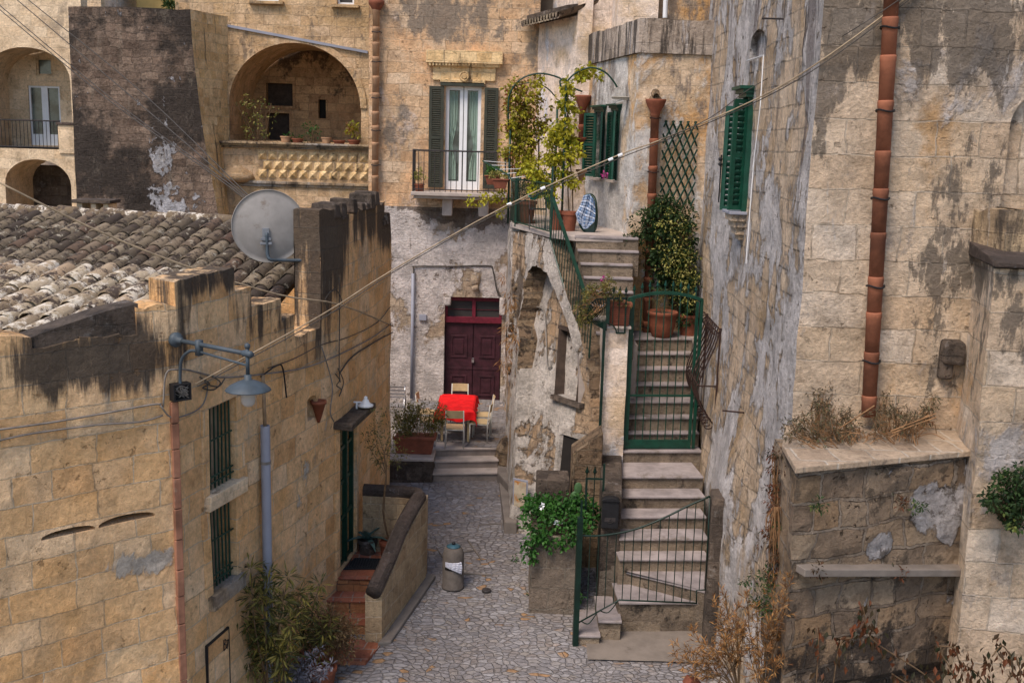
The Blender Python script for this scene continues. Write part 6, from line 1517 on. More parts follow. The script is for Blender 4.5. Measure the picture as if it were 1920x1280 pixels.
for i in range(n):
    for j in range(n):
        def q(i, j):
            a = -ox+2*ox*i/n; b = -oy-(y1-y0)/2+(y1-y0+2*oy)*j/n; hx, hy = hw, (y1-y0)/2
            dx = max(0, abs(a)-hx); dy = max(0, abs(b)-hy); drop = math.hypot(dx, dy) if dx and dy else dx+dy
            sx = (1 if a > 0 else -1); sy = (1 if b > 0 else -1)
            X = min(abs(a), hx)*sx+sx*(min(dx, .02)+.10*drop+.16*drop*math.sin(b*13)); Y_ = min(abs(b), hy)*sy+sy*(min(dy, .02)+.10*drop+.16*drop*math.sin(a*14))
            if dx and dy: X = sx*(hx+.05+.2*dx); Y_ = sy*(hy+.05+.2*dy)
            return V((cx+X, (y0+y1)/2+Y_, zt+.006-drop*(.98+.10*math.sin(a*9+b*5))+.006*math.sin(a*7+b*11)))
        mb.quad(q(i, j), q(i+1, j), q(i+1, j+1), q(i, j+1))
cl = mb.build('tablecloth', M['redcloth'], smooth=True, recalc=False); tag(cl, 'bright red cloth draped over the table in the court', 'tablecloth')
# aluminium chair partly behind the corner
c = UZ(742, 792, CZ); ac = thing('metal_chair', 'shiny aluminium chair half hidden behind the left house corner', 'chair', c)
mb = MB()
for s in (-1, 1):
    mb.tube([c+V((s*.22, -.2, 0)), c+V((s*.22, -.2, .62)), c+V((s*.2, .25, .64)), c+V((s*.2, .28, 0))], .014, 6); mb.tube([c+V((s*.2, .22, .6)), c+V((s*.18, .3, .85))], .012, 6)
mb.build('frame', M['aluminium'], ac, smooth=True)
mb = MB(); mb.box(c.x-.2, c.x+.2, c.y-.18, c.y+.22, c.z+.42, c.z+.44); mb.build('seat', M['aluminium'], ac)
mb = MB()
for k in range(4): mb.box(c.x-.18, c.x+.18, c.y+.25+.01*k, c.y+.27+.01*k, c.z+.55+.08*k, c.z+.59+.08*k); mb.build('slat', M['aluminium'], ac); mb = MB()

# ---- trough with grey green shrub on the low wall
zc = -6.757; a = UZ(700, 850, zc); b = UZ(812, 852, zc); tq = thing('planter_trough', 'long terracotta trough planter on the low wall beside the steps', 'planter', a)
mb = MB(); x0, x1, yy = -2.45, b.x, 22.35
mb.hexa([V((x0, yy, zc)), V((x1-.04, yy, zc)), V((x1-.04, yy+.34, zc)), V((x0, yy+.34, zc))], [V((x0-.04, yy-.05, zc+.38)), V((x1+.03, yy-.05, zc+.38)), V((x1+.03, yy+.40, zc+.38)), V((x0-.04, yy+.40, zc+.38))])
mb.box(x0-.07, x1+.06, yy-.075, yy-.0, zc+.33, zc+.40); mb.box(x1+.0, x1+.06, yy+.001, yy+.42, zc+.33, zc+.40); mb.build('trough', M['box_clay'], tq, bevel=.012)
sh = thing('potted_shrub', 'loose grey green shrub growing in the terracotta trough', 'shrub', V((-2, 22.5, zc+.38)))
mb = MB(); mb2 = MB(); rg = random.Random(4); tips = []
for k in range(26):
    b0 = V((rg.uniform(-2.4, x1), 22.5+rg.uniform(-.1, .1), zc+.36)); t0 = b0+V((rg.uniform(-.25, .35), rg.uniform(-.3, .2), rg.uniform(.25, .75))); stems(mb2, b0, [t0], .008, .2, k); 
    for m in range(5): scatter_leaves(mb, b0.lerp(t0, .4+.15*m)+V((rg.uniform(-.06, .06),)*3), .12, 24, .065, .35, (.3, 1), .0, rg.random()*1e4, .1)
mb.build('leaves', M['olive_leaf'], sh, recalc=False); mb2.build('stems', M['drystem'], sh)

# ---- bin
gb = G(849, 1100); bn = thing('litter_bin', 'round topped brown concrete litter bin with blue grey cap standing in the lane', 'litter bin', gb)
mb = MB(); r = .185; hgt = .70; mb.lathe(gb, [(0, 0), (r+.01, 0), (r+.012, .04), (r, .06), (r, .70), (r*.97, .76), (r*.86, .83), (r*.66, .88), (r*.42, .905), (0, .905)], 28)
mb.build('body', M['concrete'], bn, smooth=True)
mb = MB(); mb.lathe(gb, [(0, .93), (r*.45, .925), (r*.62, .905), (r*.66, .888), (r*.62, .88)], 24); mb.build('cap', M['bluecap'], bn, smooth=True); bn.scale = (1, 1, .84)
mb = MB(); mb.lathe(gb+Z*.955, [(.035*math.cos(a)+.0+.0, .035*math.sin(a)) for a in [PI*k/8-PI/2 for k in range(9)]], 10); mb.build('knob', M['black'], bn, smooth=True)
mb = MB(); an0, an1 = -PI*.75, -PI*.28
for k in range(10):
    a0 = an0+(an1-an0)*k/10; a1 = an0+(an1-an0)*(k+1)/10; rr_ = r+.004
    mb.hexa([gb+V((math.cos(a)*q, math.sin(a)*q, .44)) for a, q in ((a0, rr_), (a1, rr_), (a1, r-.01), (a0, r-.01))], [gb+V((math.cos(a)*q, math.sin(a)*q, .56)) for a, q in ((a0, rr_), (a1, rr_), (a1, r-.01), (a0, r-.01))])
mb.build('opening', M['void'], bn)
mb = MB(); n = 14; rg = random.Random(5)
for k in range(n):
    for j in range(6):
        def q(k, j):
            f = k/n; a = -PI*.72+PI*.48*f; top = .52-.0*f; bot = .43-.13*f**1.6; z = top+(bot-top)*j/5; rr_ = r+.010+.030*math.sin(j/5*PI*.8)*f+.006*math.sin(k*2.3+j*.9)
            return gb+V((math.cos(a)*rr_, math.sin(a)*rr_, z))
        if j < 5: mb.quad(q(k, j), q(k+1, j), q(k+1, j+1), q(k, j+1))
bg_ = mb.build('bin_bag', M['bag'], smooth=True, recalc=False); md = bg_.modifiers.new('t', 'SOLIDIFY'); md.thickness = .006; tag(bg_, 'white plastic bag hanging out of the litter bin opening', 'bag')
# drain marks in the lane
mb = MB()
for x0, y0, x1, y1 in ((818, 1027, 835, 1052), (877, 1013, 903, 1050), (867, 1036, 892, 1031), (866, 1075, 920, 1078), (897, 985, 940, 982), (897, 985, 896, 996), (940, 982, 941, 994)):
    a, b = G(x0, y0), G(x1, y1); t_ = (b-a).normalized(); s_ = V((-t_.y, t_.x, 0))*.009
    mb = MB(); mb.hexa([a-s_+Z*.0, b-s_, b+s_, a+s_], [a-s_+Z*.022, b-s_+Z*.022, b+s_+Z*.022, a+s_+Z*.022]); tag(mb.build('drain_channel', M['cement']), kind='structure')
c = G(912, 1108); mb = MB(); mb.lathe(c+Z*.01, [(0, .03), (.07, .03), (.08, .02), (.08, -.02)], 16); mhc = mb.build('drain_cover', M['iron'], smooth=False); tag(mhc, 'small round iron drain cover in the cobbles near the litter bin', 'drain cover')

# ---- porch pots
c = UZ(688, 1040, PZ); c = V((-2.42, 17.62, PZ)); mb = MB(); pot(mb, c, .17, .26); p_ = thing('agave_pot', 'grey pot holding a broad leaved agave on the porch', 'potted plant', c); mb.build('pot', M['darkstone'], p_, smooth=False)
mb = MB(); rg = random.Random(6)
for k in range(11):
    a = 2*PI*k/11+rg.random()*.3; el_ = rg.uniform(.25, 1.2); l = rg.uniform(.32, .5); d = V((math.cos(a)*math.cos(el_), math.sin(a)*math.cos(el_), math.sin(el_))); s_ = V((-math.sin(a), math.cos(a), 0)); p0 = c+Z*.24; prev = None
    for i in range(6):
        f = i/5; q = p0+d*l*f-Z*.22*f*f*(1.3-el_*.6); w_ = .045*math.sin(PI*min(.98, .22+.78*f))+.002; row = (q-s_*w_+Z*.02, q, q+s_*w_+Z*.02)
        if prev: mb.add([*prev, *row], [(0, 1, 4, 3), (1, 2, 5, 4)])
        prev = row
mb.build('leaves', M['agave'], p_, smooth=True, recalc=False)
c = V((-2.02, 17.45, PZ)); ot = thing('potted_tree', 'thin young olive tree in a red pot on the porch', 'potted tree', c)
mb = MB(); pot(mb, c, .17, .30); mb.build('pot', M['terra'], ot); mb = MB(); mb2 = MB()
tk = [c+Z*.26, U(719, 960, 17.4), U(724, 890, 17.4), U(720, 850, 17.4)]; mb2.tube(curve(tk, 5), [.018]*10+[.012]*6, 6)
tips = [U(x, y, 17.4+rg.uniform(-.3, .3)) for x, y in ((690, 800), (702, 775), (722, 770), (745, 800), (762, 850), (700, 830), (750, 870), (685, 820), (735, 830), (708, 860))]
for i, t_ in enumerate(tips):
    stems(mb2, tk[2] if i % 2 else tk[3], [t_], .007, .12, i)
    for m in range(4):
        f = .45+.18*m; scatter_leaves(mb, (tk[2] if i % 2 else tk[3]).lerp(t_, f), .10, 15, .06, .30, (.1, .9), 0, i*10+m, .2)
mb.build('leaves', M['olive_leaf'], ot, recalc=False); mb2.build('trunk', M['stem'], ot)

# ---- plants at the foot of the left facade
def tall_plant(name, label, base, tips, mat, smat, l, w, per, seed, r=.012, cat='plant', spread=.12, tint=(0, 1), droop=.4):
    rt_ = thing(name, label, cat, base); mb, m2 = MB(), MB(); rg = random.Random(seed)
    for i, t_ in enumerate(tips):
        mid = base.lerp(t_, .55)+V((rg.uniform(-.08, .08), rg.uniform(-.08, .08), .1)); pts = curve([base+V((rg.uniform(-.08, .08), rg.uniform(-.08, .08), 0)), mid, t_], 5); m2.tube(pts, [r*(1-.06*k) for k in range(len(pts))], 5)
        for m in range(4):
            p = along(pts, .5+.165*m); k_ = per if m > 1 else per//2
            for q in range(k_):
                d = V((rg.gauss(0, 1), rg.gauss(0, 1), rg.gauss(.2, .7))).normalized(); pp_ = p+d*rg.uniform(.01, spread); mb.leaf(pp_, (d-Z*droop*rg.random()).normalized(), V((rg.uniform(-1, 1), rg.uniform(-1, 1), 1)), l*rg.uniform(.7, 1.25), l*w, rg.uniform(*tint))
    mb.build('leaves', mat, rt_, recalc=False); m2.build('stems', smat, rt_); return rt_
rg = random.Random(21)
bs = G(480, 1255); bs = V((-3.05, 14.0, gz(14.0)))
tall_plant('tall_plant', 'tall olive green plant with long narrow leaves against the left facade', V((-3.15, 13.7, gz(13.7)-.1)), [U(x, y, 13.7+rg.uniform(-.3, .3)) for x, y in ((470, 1065), (505, 1075), (540, 1080), (455, 1100), (490, 1120), (530, 1130), (560, 1110), (470, 1170), (510, 1190), (445, 1150), (545, 1170), (500, 1095), (460, 1215), (525, 1225))], M['olive_leaf'], M['stem'], .17, .17, 34, 31)
rg = random.Random(22)
tall_plant('tall_plant', 'smaller leafy plant with long leaves right of the tallest one by the porch', V((-2.85, 14.6, gz(14.6)-.1)), [U(x, y, 14.5+rg.uniform(-.3, .3)) for x, y in ((575, 1110), (600, 1095), (560, 1135), (590, 1150), (620, 1160), (605, 1180), (570, 1180))], M['olive_leaf'], M['stem'], .14, .19, 30, 32)
mb = MB(); bush(mb, U(628, 1188, 14.7), (.34, .34, .40), 80, 50, .065, .3, 40, .42)
b_ = mb.build('dry_shrub', M['brown_leaf'], recalc=False); tag(b_, 'rounded brown dry shrub beside the terracotta steps', 'shrub')
rg = random.Random(23)
tall_plant('silver_plant', 'low silvery grey plant in front of the brown dry shrub', V((-2.85, 14.0, gz(14)-.05)), [U(x, y, 13.9+rg.uniform(-.2, .2)) for x, y in ((545, 1250), (570, 1235), (600, 1220), (590, 1250), (620, 1245), (560, 1265), (530, 1270), (605, 1265))], M['silver_leaf'], M['silver_leaf'], .075, .3, 26, 33, .006, spread=.07)
mb = MB(); c = V((-3.2, 13.55, gz(13.5))); bush(mb, c+V((.1, 0, .1)), (.5, .3, .16), 26, 24, .12, .2, 50, .7); b_ = mb.build('dark_plant', M['brown_leaf'], recalc=False); tag(b_, 'dark purple brown plant at the bottom edge under the tall olive plant', 'plant')
mb = MB(); pot(mb, V((-2.62, 14.35, gz(14.4)-.02)), .2, .3); tag(mb.build('flower_pot', M['terra']), 'red pot hidden among the plants beside the porch steps', 'flower pot')
# ---- gates and railings
fg = Fr(NP[7][0]+V((0, .12, 0)), NP[7][1]+V((0, .12, 0)))
tg = thing('tall_gate', 'tall dark green iron gate with arched top and spear points across the stair', 'gate', fg.p(0, zg, 0))
gl, gr = fg.uz(1176, 700)[0], fg.uz(1302, 700)[0]; gtop = fg.uz(1184, 561)[1]; gmid = fg.uz(1245, 549)[1]; gbot = zg+.02
gl0 = fg.uz(1183, 565)[0]; 
mb = MB(); pw_ = .035
mb.fbox(fg, gl-.06, gl+.07, gbot, gtop, -.04, .04); mb.fbox(fg, gr-.045, gr+.005, gbot, gtop-.03, -.03, .03); mb.fbox(fg, gr+.03, gr+.085, gbot, gtop, -.03, .03)
mb.fbox(fg, gl+.05, gr-.045, gbot, gbot+.16, -.025, .025); mb.fbox(fg, gl+.05, gr-.045, fg.uz(1240, 741)[1]-.02, fg.uz(1240, 741)[1]+.015, -.02, .02)
N_ = 16; ar_ = [fg.p(gl-.05+(gr+.13-gl)*i/N_, gtop+(gmid-gtop)*(1-((i/N_)*2-1)**2), 0) for i in range(N_+1)]
for a, b in zip(ar_, ar_[1:]): mb.hexa([a-Z*.03+fg.n*.03, b-Z*.03+fg.n*.03, b-Z*.03-fg.n*.03, a-Z*.03-fg.n*.03], [a+Z*.03+fg.n*.03, b+Z*.03+fg.n*.03, b+Z*.03-fg.n*.03, a+Z*.03-fg.n*.03])
mb.build('gate_frame', M['gate_green'], tg, bevel=.004)
nb = 7
for k in range(nb+2):
    u = gl+.06+(gr-gl-.12)*(k+.0)/(nb+1); f = (u-gl+.05)/(gr+.13-gl); zt_g = gtop+(gmid-gtop)*(1-(f*2-1)**2)
    mb = MB(); 
    if 0 < k < nb+1: mb.tube([fg.p(u, gbot+.15, 0), fg.p(u, zt_g, 0)], .010, 6)
    mb.tube([fg.p(u, zt_g, 0), fg.p(u, zt_g+.09, 0)], .010, 6); spear(mb, fg.p(u, zt_g+.08, 0), .15, .032); mb.build('bar', M['gate_green'], tg)
# side panel to the left with fan ornament, and the tall thin post
pl_ = thing('side_fence', 'green iron panel with fan ornament beside the tall gate', 'fence', fg.p(gl-.6, zp, 0))
fz = Fr((xl-.08, Yp-.10), (xr+.12, Yp-.10)); r = fz.rect(1135, 622, 1176, 558); mb = MB()
mb.fbox(fz, r[0]+.03, r[1], r[3]-.035, r[3], -.015, .015); mb.fbox(fz, r[0], r[0]+.06, r[2]+.16, r[3], -.03, .03); mb.fbox(fz, r[1]-.02, r[1], r[2]-.02, r[3], -.015, .015)
mb.tube(arc(fz.p(r[0]+.03, r[2]-.02, 0), .17, PI/2, 0, 6, fz.t, Z), .012, 6); mb.fbox(fz, r[0]+.19, r[1]-.02, r[2]-.03, r[2], -.012, .012)
mb.build('panel_frame', M['green_dark'], pl_)
for k in range(3):
    u = r[0]+.12+.11*k; mb = MB(); mb.tube([fz.p(u, r[2]+(.15 if k == 0 else .0), 0), fz.p(u, r[3]+.07, 0)], .009, 6); spear(mb, fz.p(u, r[3]+.06, 0), .14, .03); mb.build('bar', M['green_dark'], pl_)
mb = MB(); cF = fz.p(r[0]+.02, r[2]+.02, 0)
for k in range(13):
    a = PI*.52+k*.085; l = .60-.012*abs(k-3)**1.3; d = V((math.cos(a), .05, math.sin(a))); mb.tube([cF, cF+d*l], [.006, .011], 5)
mb.tube([cF+V((math.cos(PI*.52+k*.085), .05, math.sin(PI*.52+k*.085)))*(.60-.012*abs(k-3)**1.3) for k in range(13)], .012, 6)
mb.build('fan', M['green_dark'], pl_)
mb = MB(); mb.fbox(fz, r[0]-.045, r[0]+.005, U(1130, 1005, Yp).z, r[2]+.18, -.02, .02)
tp_ = mb.build('fence_post', M['green_dark']); tag(tp_, 'tall thin green iron post standing left of the pale plastered pier', 'post')
# spear fence behind the planter
Yf = 17.05; f2 = Fr((U(1093, 900, Yf).x, Yf), (U(1132, 900, Yf).x, Yf)); sf = thing('spear_fence', 'short green fence with two spear points behind the ivy planter', 'fence', f2.p(0, -6.7, 0))
r = f2.rect(1096, 1000, 1130, 896); mb = MB(); mb.fbox(f2, r[0]-.02, r[0]+.015, r[2], r[3], -.015, .015); mb.fbox(f2, r[0]+.015, r[1], r[3]-.03, r[3], -.012, .012); mb.fbox(f2, r[1], r[1]+.035, r[2], r[3]+.25, -.015, .015); mb.build('frame', M['green_dark'], sf)
for u in (r[0], r[0]+.13):
    mb = MB(); mb.tube([f2.p(u, r[2], 0), f2.p(u, r[3]+.05, 0)], .009, 6); spear(mb, f2.p(u, r[3]+.04, 0), .16, .034); mb.build('bar', M['green_dark'], sf)
# low gate with sweeping rail
a = G(1078, 1208); b = V((U(1331, 1000, a.y+.22).x, a.y+.22, 0)); fl_ = Fr(a, b); lg = thing('low_gate', 'low green iron gate with sweeping curved top rail at the foot of the stair', 'gate', a)
pt = lambda x, y: fl_.p(*fl_.uz(x, y), 0)
mb = MB(); pb0 = fl_.uz(1076, 1206); pt0 = fl_.uz(1084, 940); mb.fbox(fl_, -.04, .045, gz(a.y)-.02, pt0[1]-.25, -.04, .04); mb.fbox(fl_, .0, .03, pt0[1]-.26, pt0[1]+.02, -.012, .012); mb.build('post', M['green_dark'], lg)
top = [pt(x, y) for x, y in ((1080, 1003), (1120, 1004), (1165, 998), (1205, 987), (1250, 968), (1290, 948), (1331, 930))]; topc = curve(top, 4)
mb = MB(); mb.tube(topc, .017, 8); bot = [pt(1082, 1168), pt(1161, 1124), pt(1306, 1130)]; mb.tube(bot, .014, 6)
mb.tube([pt(1331, 930), pt(1323, 1105)], .012, 6); mb.tube([pt(1323, 1105), pt(1306, 1106), pt(1306, 1131)], .012, 6)
q0, q1 = pt(1161, 1124), pt(1161, 998)
for cxp in ((1090, 1164, 1118, 1150), (1125, 1144, 1157, 1128)):
    p, q = pt(cxp[0], cxp[1]), pt(cxp[2], cxp[3]); m_ = (p+q)/2-Z*.10; mb.tube(curve([p, p.lerp(m_, .75)+(p-q)*.08, m_, q.lerp(m_, .75)+(q-p)*.08, q], 4), .009, 5)
mb.build('gate_frame', M['green_dark'], lg, smooth=True)
def zon(poly, u):
    for p, q in zip(poly, poly[1:]):
        up, uq = (p-fl_.A).dot(fl_.t), (q-fl_.A).dot(fl_.t)
        if up <= u <= uq: return p.z+(q.z-p.z)*(u-up)/max(1e-6, uq-up)
    return poly[-1].z
uend = (pt(1318, 1100)-fl_.A).dot(fl_.t); k = 0; u = .17
while u < uend-.02:
    mb = MB(); zl_ = zon(bot, u) if u < (bot[-1]-fl_.A).dot(fl_.t) else pt(1306, 1106).z; mb.tube([fl_.p(u, zl_, 0), fl_.p(u, zon(topc, u), 0)], .008, 5); mb.build('bar', M['green_dark'], lg); u += .137
# mailbox
r_ = Fr((wl_, Yw), (wr_, Yw-.02)); q = r_.rect(1127, 985, 1161, 932, .02); mxb = thing('mailbox', 'black arched mailbox fixed to the dark cheek wall of the stair', 'mailbox', r_.p(q[0], q[2], .05))
mb = MB(); u0, u1, z0, z1 = q; n = 10; hwid = (u1-u0)/2; um = (u0+u1)/2
prof = [(u0, z0), (u1, z0), (u1, z1-.04)]+[(um+hwid*math.cos(PI*k/n), z1-.04+.06*math.sin(PI*k/n)) for k in range(1, n)]+[(u0, z1-.04)]
mb.hexa([r_.p(u, z, .02) for u, z in prof], [r_.p(u, z, .14) for u, z in prof]); mb.build('box', M['black'], mxb, bevel=.008)
mb = MB(); mb.hexa([r_.p(um+(u-um)*1.1, z1-.05+(z-z1+.05)*1.1+.0, .02) for u, z in prof[2:]], [r_.p(um+(u-um)*1.1, z1-.05+(z-z1+.05)*1.1, .165) for u, z in prof[2:]]); mb.build('lid', M['black'], mxb, bevel=.006)
mb = MB(); mb.fbox(r_, u0+.05, u1-.05, z0+.12, z0+.19, .141, .148); mb.ball(r_.p(um, z0+.17, .155), .012, 5); mb.tube([r_.p(um+.06*math.cos(t), z0+.15+.05*math.sin(t), .15) for t in [PI+PI*k/8 for k in range(9)]], .004, 4); mb.build('plate', M['iron'], mxb)

# terrace stair railing and terrace railing
T3, T4 = V((.78, 21.4, 0)), V((1.55, 19.75, 0)); ft = Fr(T3, T4)
ra = [ft.uz(1034, 448), ft.uz(1066, 556), ft.uz(1104, 688)]
rs_ = thing('stair_railing', 'steep green railing running down beside the terrace stair', 'railing', ft.p(*ra[0], 0))
tp0 = [(1037, 372), (1065, 455), (1092, 536), (1110, 590)]
lo0 = [(1032, 450), (1055, 530), (1079, 610), (1103, 690)]
Tt = [ft.p(*ft.uz(x, y, .16), .16) for x, y in tp0]; Lt = [ft.p(*ft.uz(x, y, .16), .16) for x, y in lo0]
mb = MB(); 
for a, b in zip(Tt, Tt[1:]): mb.hexa([a-Z*.03+ft.n*.03, b-Z*.03+ft.n*.03, b-Z*.03-ft.n*.03, a-Z*.03-ft.n*.03], [a+Z*.03+ft.n*.03, b+Z*.03+ft.n*.03, b+Z*.03-ft.n*.03, a+Z*.03-ft.n*.03])
mb.tube(Lt, .016, 6); mb.tube([Tt[-1], Lt[-1]], .016, 6); mb.tube([Tt[0], Lt[0]], .022, 6); mb.build('rail', M['green'], rs_)
n = 17
mb = MB()
for k in range(1, n): mb.tube([along(Lt, k/n), along(Tt, k/n)], .009, 5)
mb.build('bars', M['green'], rs_)
trl = thing('terrace_railing', 'green bar railing with solid side panel along the terrace edge', 'railing', (0, 23.8, TZ))
A1 = V((.00, 23.75, TZ)); A2 = V((.10, 23.2, TZ)); A3 = V((.80, 21.42, TZ)); A3 = Lt[0].copy(); A3.z = TZ
A0 = V((-.12, 24.9, TZ)); ex0 = U(935, 320, 24.6)
A2 = UZ(957, 424, TZ); A2 = V((-.0, 23.55, TZ)); hR = .98
mb = MB(); a, b = A0, A2; mb.hexa([a+V((-.01, 0, -.05)), b+V((-.01, 0, -.05)), b+V((.02, 0, -.05)), a+V((.02, 0, -.05))], [a+V((-.01, 0, hR)), b+V((-.01, 0, hR)), b+V((.02, 0, hR)), a+V((.02, 0, hR))]); mb.build('panel', M['green'], trl)
mb = MB(); mb.tube([A2+Z*hR, A3+Z*hR], .018, 6); mb.tube([A2+Z*.05, A3+Z*.05], .014, 6); mb.tube([A2-Z*.05, A2+Z*(hR+.1)], .022, 6); mb.tube([A3, A3+Z*(hR+.35)], .022, 6); mb.build('rail', M['green'], trl)
mb = MB(); n = 24
for k in range(1, n): p = A2.lerp(A3, k/n); mb.tube([p+Z*.04, p+Z*hR], .008, 5)
mb.build('bars', M['green'], trl)
# flower boxes hanging on the terrace corner
for (x, y, lb) in ((924, 338, 'left red brown flower box with fresh green plant hanging from the terrace railing'), (938, 345, 'right red brown flower box with yellow green plant hanging from the terrace railing')):
    c = U(x, y, 24.2 if x < 930 else 23.7); fb_ = thing('flower_box', lb, 'flower box', c, 'flower boxes on the terrace corner')
    mb = MB(); mb.hexa([c+V((-.12, -.09, -.10)), c+V((.12, -.09, -.10)), c+V((.12, .09, -.10)), c+V((-.12, .09, -.10))], [c+V((-.17, -.12, .08)), c+V((.17, -.12, .08)), c+V((.17, .12, .08)), c+V((-.17, .12, .08))]); mb.box(c.x-.19, c.x+.19, c.y-.14, c.y+.14, c.z+.081, c.z+.11); mb.build('box', M['box_clay'], fb_, bevel=.01)
    mb = MB(); bush(mb, c+Z*.22, (.20, .14, .12), 12, 30, .055, .5, int(x), .5, (.4, 1) if x > 930 else (.7, 1)); mb.build('plant', M['varieg'] if x > 930 else M['bright_leaf'], fb_, recalc=False)
# clothes drying rack hanging out over the corner
dk = thing('drying_rack', 'green drying rack with white lines hung over the terrace railing', 'drying rack', U(970, 325, 23))
L0, L1, R0_, R1_ = U(905, 302, 24.0), U(974, 307, 24.3), U(958, 338, 22.6), U(1035, 328, 22.9)
mb = MB(); mb.tube([L0, U(950, 326, 23.1), U(962, 340, 22.8)], .016, 6); mb.tube([L1, U(1005, 320, 23.3), R1_], .016, 6); mb.tube([R1_, U(962, 340, 22.8)], .012, 6); mb.build('frame', M['green'], dk)
mb = MB()
for k in range(5): f = k/4.6; mb.tube([L0.lerp(U(962, 340, 22.8), f), L1.lerp(R1_, f)], .008, 5)
mb.build('lines', M['whitep'], dk)
# pergola arches
pg = thing('pergola', 'green iron pergola of curved arches over the terrace', 'pergola', (.6, 23, TZ))
def ipost(mb, x, y): mb.tube([V((x, y, TZ)), V((x, y, TZ+2.0))], .022, 6)
mb = MB()
pa = [U(x, y, 23.7) for x, y in ((953, 235), (955, 180), (975, 150), (1010, 138), (1048, 146), (1075, 165), (1092, 172))]; mb.tube(curve(pa, 4), .018, 6)
pb2 = [U(x, y, 24.4) for x, y in ((950, 180), (965, 162), (1000, 155), (1025, 165), (1042, 182))]; mb.tube(curve(pb2, 4), .014, 6)
pc = [U(x, y, 22.3) for x, y in ((1052, 164), (1050, 152), (1058, 148), (1064, 156), (1060, 170), (1066, 150), (1085, 134), (1110, 127), (1135, 136), (1152, 155), (1157, 164))]; mb.tube(curve(pc, 4), .018, 6)
for k, (p, q) in enumerate(((U(957, 240, 23.7), None), (U(1062, 165, 22.3), None), (U(976, 180, 24.4), None), (U(1045, 200, 23.0), None))): mb.tube([p, V((p.x, p.y, TZ))], .024, 6)
mb.build('frame', M['green'], pg, smooth=True)
mb = MB()
for (x, y0_, y1_) in ((996, 235, 330), (1010, 235, 330)): mb.tube([U(x, y0_, 23.9), U(x, y1_, 23.9)], .018, 5)
mb.tube([U(990, 252, 23.9), U(1022, 252, 23.9)], .018, 5); mb.build('trellis_bars', M['rust'], pg)
# vines
def vine(name, label, px, Y, mat, seed, spread=(26, 20), l=.10, per=9, tint=(0, 1), stempx=None):
    vt = thing(name, label, 'vine', U(*px[0][:2], Y)); mb, m2 = MB(), MB(); rg = random.Random(seed)
    for x, y, n, s in px:
        for k in range(int(n*2.1)):
            c = U(x+rg.gauss(0, s*.8), y+rg.gauss(0, s*.75), Y+rg.gauss(0, .2)); a = rg.uniform(tint[0], tint[1]*.75); scatter_leaves(mb, c, .09, per, l, .75, (a, min(1, a+.3)), .6, rg.random()*1e5, .2)
    for sp in stempx or (): m2.tube(curve([U(x, y, Y) for x, y in sp], 5), .014, 5)
    mb.build('leaves', mat, vt, recalc=False)
    if stempx: m2.build('stems', M['stem'], vt)
    return vt
vine('climbing_vine', 'climbing vine with reddish and yellow leaves on the left side of the pergola', [(970, 165, 12, 12), (965, 200, 18, 14), (985, 215, 24, 16), (1000, 190, 12, 12), (965, 245, 24, 14), (985, 260, 22, 14), (960, 285, 20, 12), (990, 290, 14, 12), (1015, 235, 10, 10), (1010, 150, 5, 6), (975, 315, 8, 10)], 23.9, M['vine'], 71, l=.085, per=9, tint=(0, .8), stempx=[[(976, 440), (975, 350), (982, 270), (975, 190)], [(968, 420), (960, 320), (968, 240), (990, 165)]])
vine('climbing_vine', 'climbing vine with bright yellow green leaves on the right pillar of the pergola', [(1062, 165, 10, 8), (1090, 138, 9, 7), (1066, 195, 14, 9), (1056, 235, 16, 12), (1042, 262, 14, 12), (1066, 262, 12, 10), (1050, 300, 16, 12), (1075, 285, 12, 9), (1030, 300, 8, 9), (1060, 332, 8, 9), (1022, 345, 12, 8), (1010, 330, 12, 9), (990, 312, 12, 10), (1005, 352, 8, 7), (1030, 372, 7, 7), (1078, 345, 4, 7), (1108, 130, 3, 4), (1125, 140, 2, 3)], 22.5, M['vine'], 72, l=.095, per=9, tint=(.4, 1), stempx=[[(1068, 420), (1064, 330), (1066, 240), (1060, 160)], [(1074, 410), (1072, 330), (1060, 260), (1066, 200)]])
vine('trailing_vine', 'small trailing vine hanging below the balcony slab at the terrace corner', [(882, 377, 3, 4), (905, 375, 4, 5), (925, 372, 4, 5), (938, 362, 4, 5), (944, 400, 2, 4), (948, 380, 3, 4)], 24.6, M['vine'], 73, l=.08, per=7, tint=(.5, 1), stempx=[[(950, 372), (930, 376), (905, 374), (876, 378)]])
# things on the terrace
def tpot(x, y, Y, r, h, lb, saucer=False):
    c = U(x, y, Y); c.z = TZ+.003; t_ = thing('flower_pot', lb, 'flower pot', c)
    mb = MB(); pot(mb, c+Z*(.03 if saucer else 0), r, h, rim=.07, flare=.7); mb.build('pot', M['terra'], t_)
    if saucer: mb = MB(); mb.lathe(c, [(0, 0), (r*.9, 0), (r*1.05, .05), (r*1.0, .05), (r*.85, .015), (0, .015)], 20); mb.build('saucer', M['terra'], t_)
    mb = MB(); mb.lathe(c+Z*(h-.04), [(0, 0), (r*.9, 0)], 14); mb.build('soil', M['soil'], t_); return c
tpot(984, 404, 23.9, .25, .46, 'wide terracotta pot on saucer behind the terrace railing bars', True)
tpot(1068, 420, 22.1, .16, .40, 'terracotta pot standing at the head of the terrace stair', False)
tpot(1043, 425, 22.25, .15, .40, 'terracotta pot just left of the one at the stair head', False)
c = U(982, 372, 23.9); mb = MB(); bush(mb, V((c.x, c.y, TZ+.80)), (.24, .24, .35), 16, 26, .07, .4, 81, .5, (.2, .9)); b_ = mb.build('potted_plant', M['olive_leaf'], recalc=False); tag(b_, 'leafy plant rising from the wide pot behind the terrace railing', 'plant')
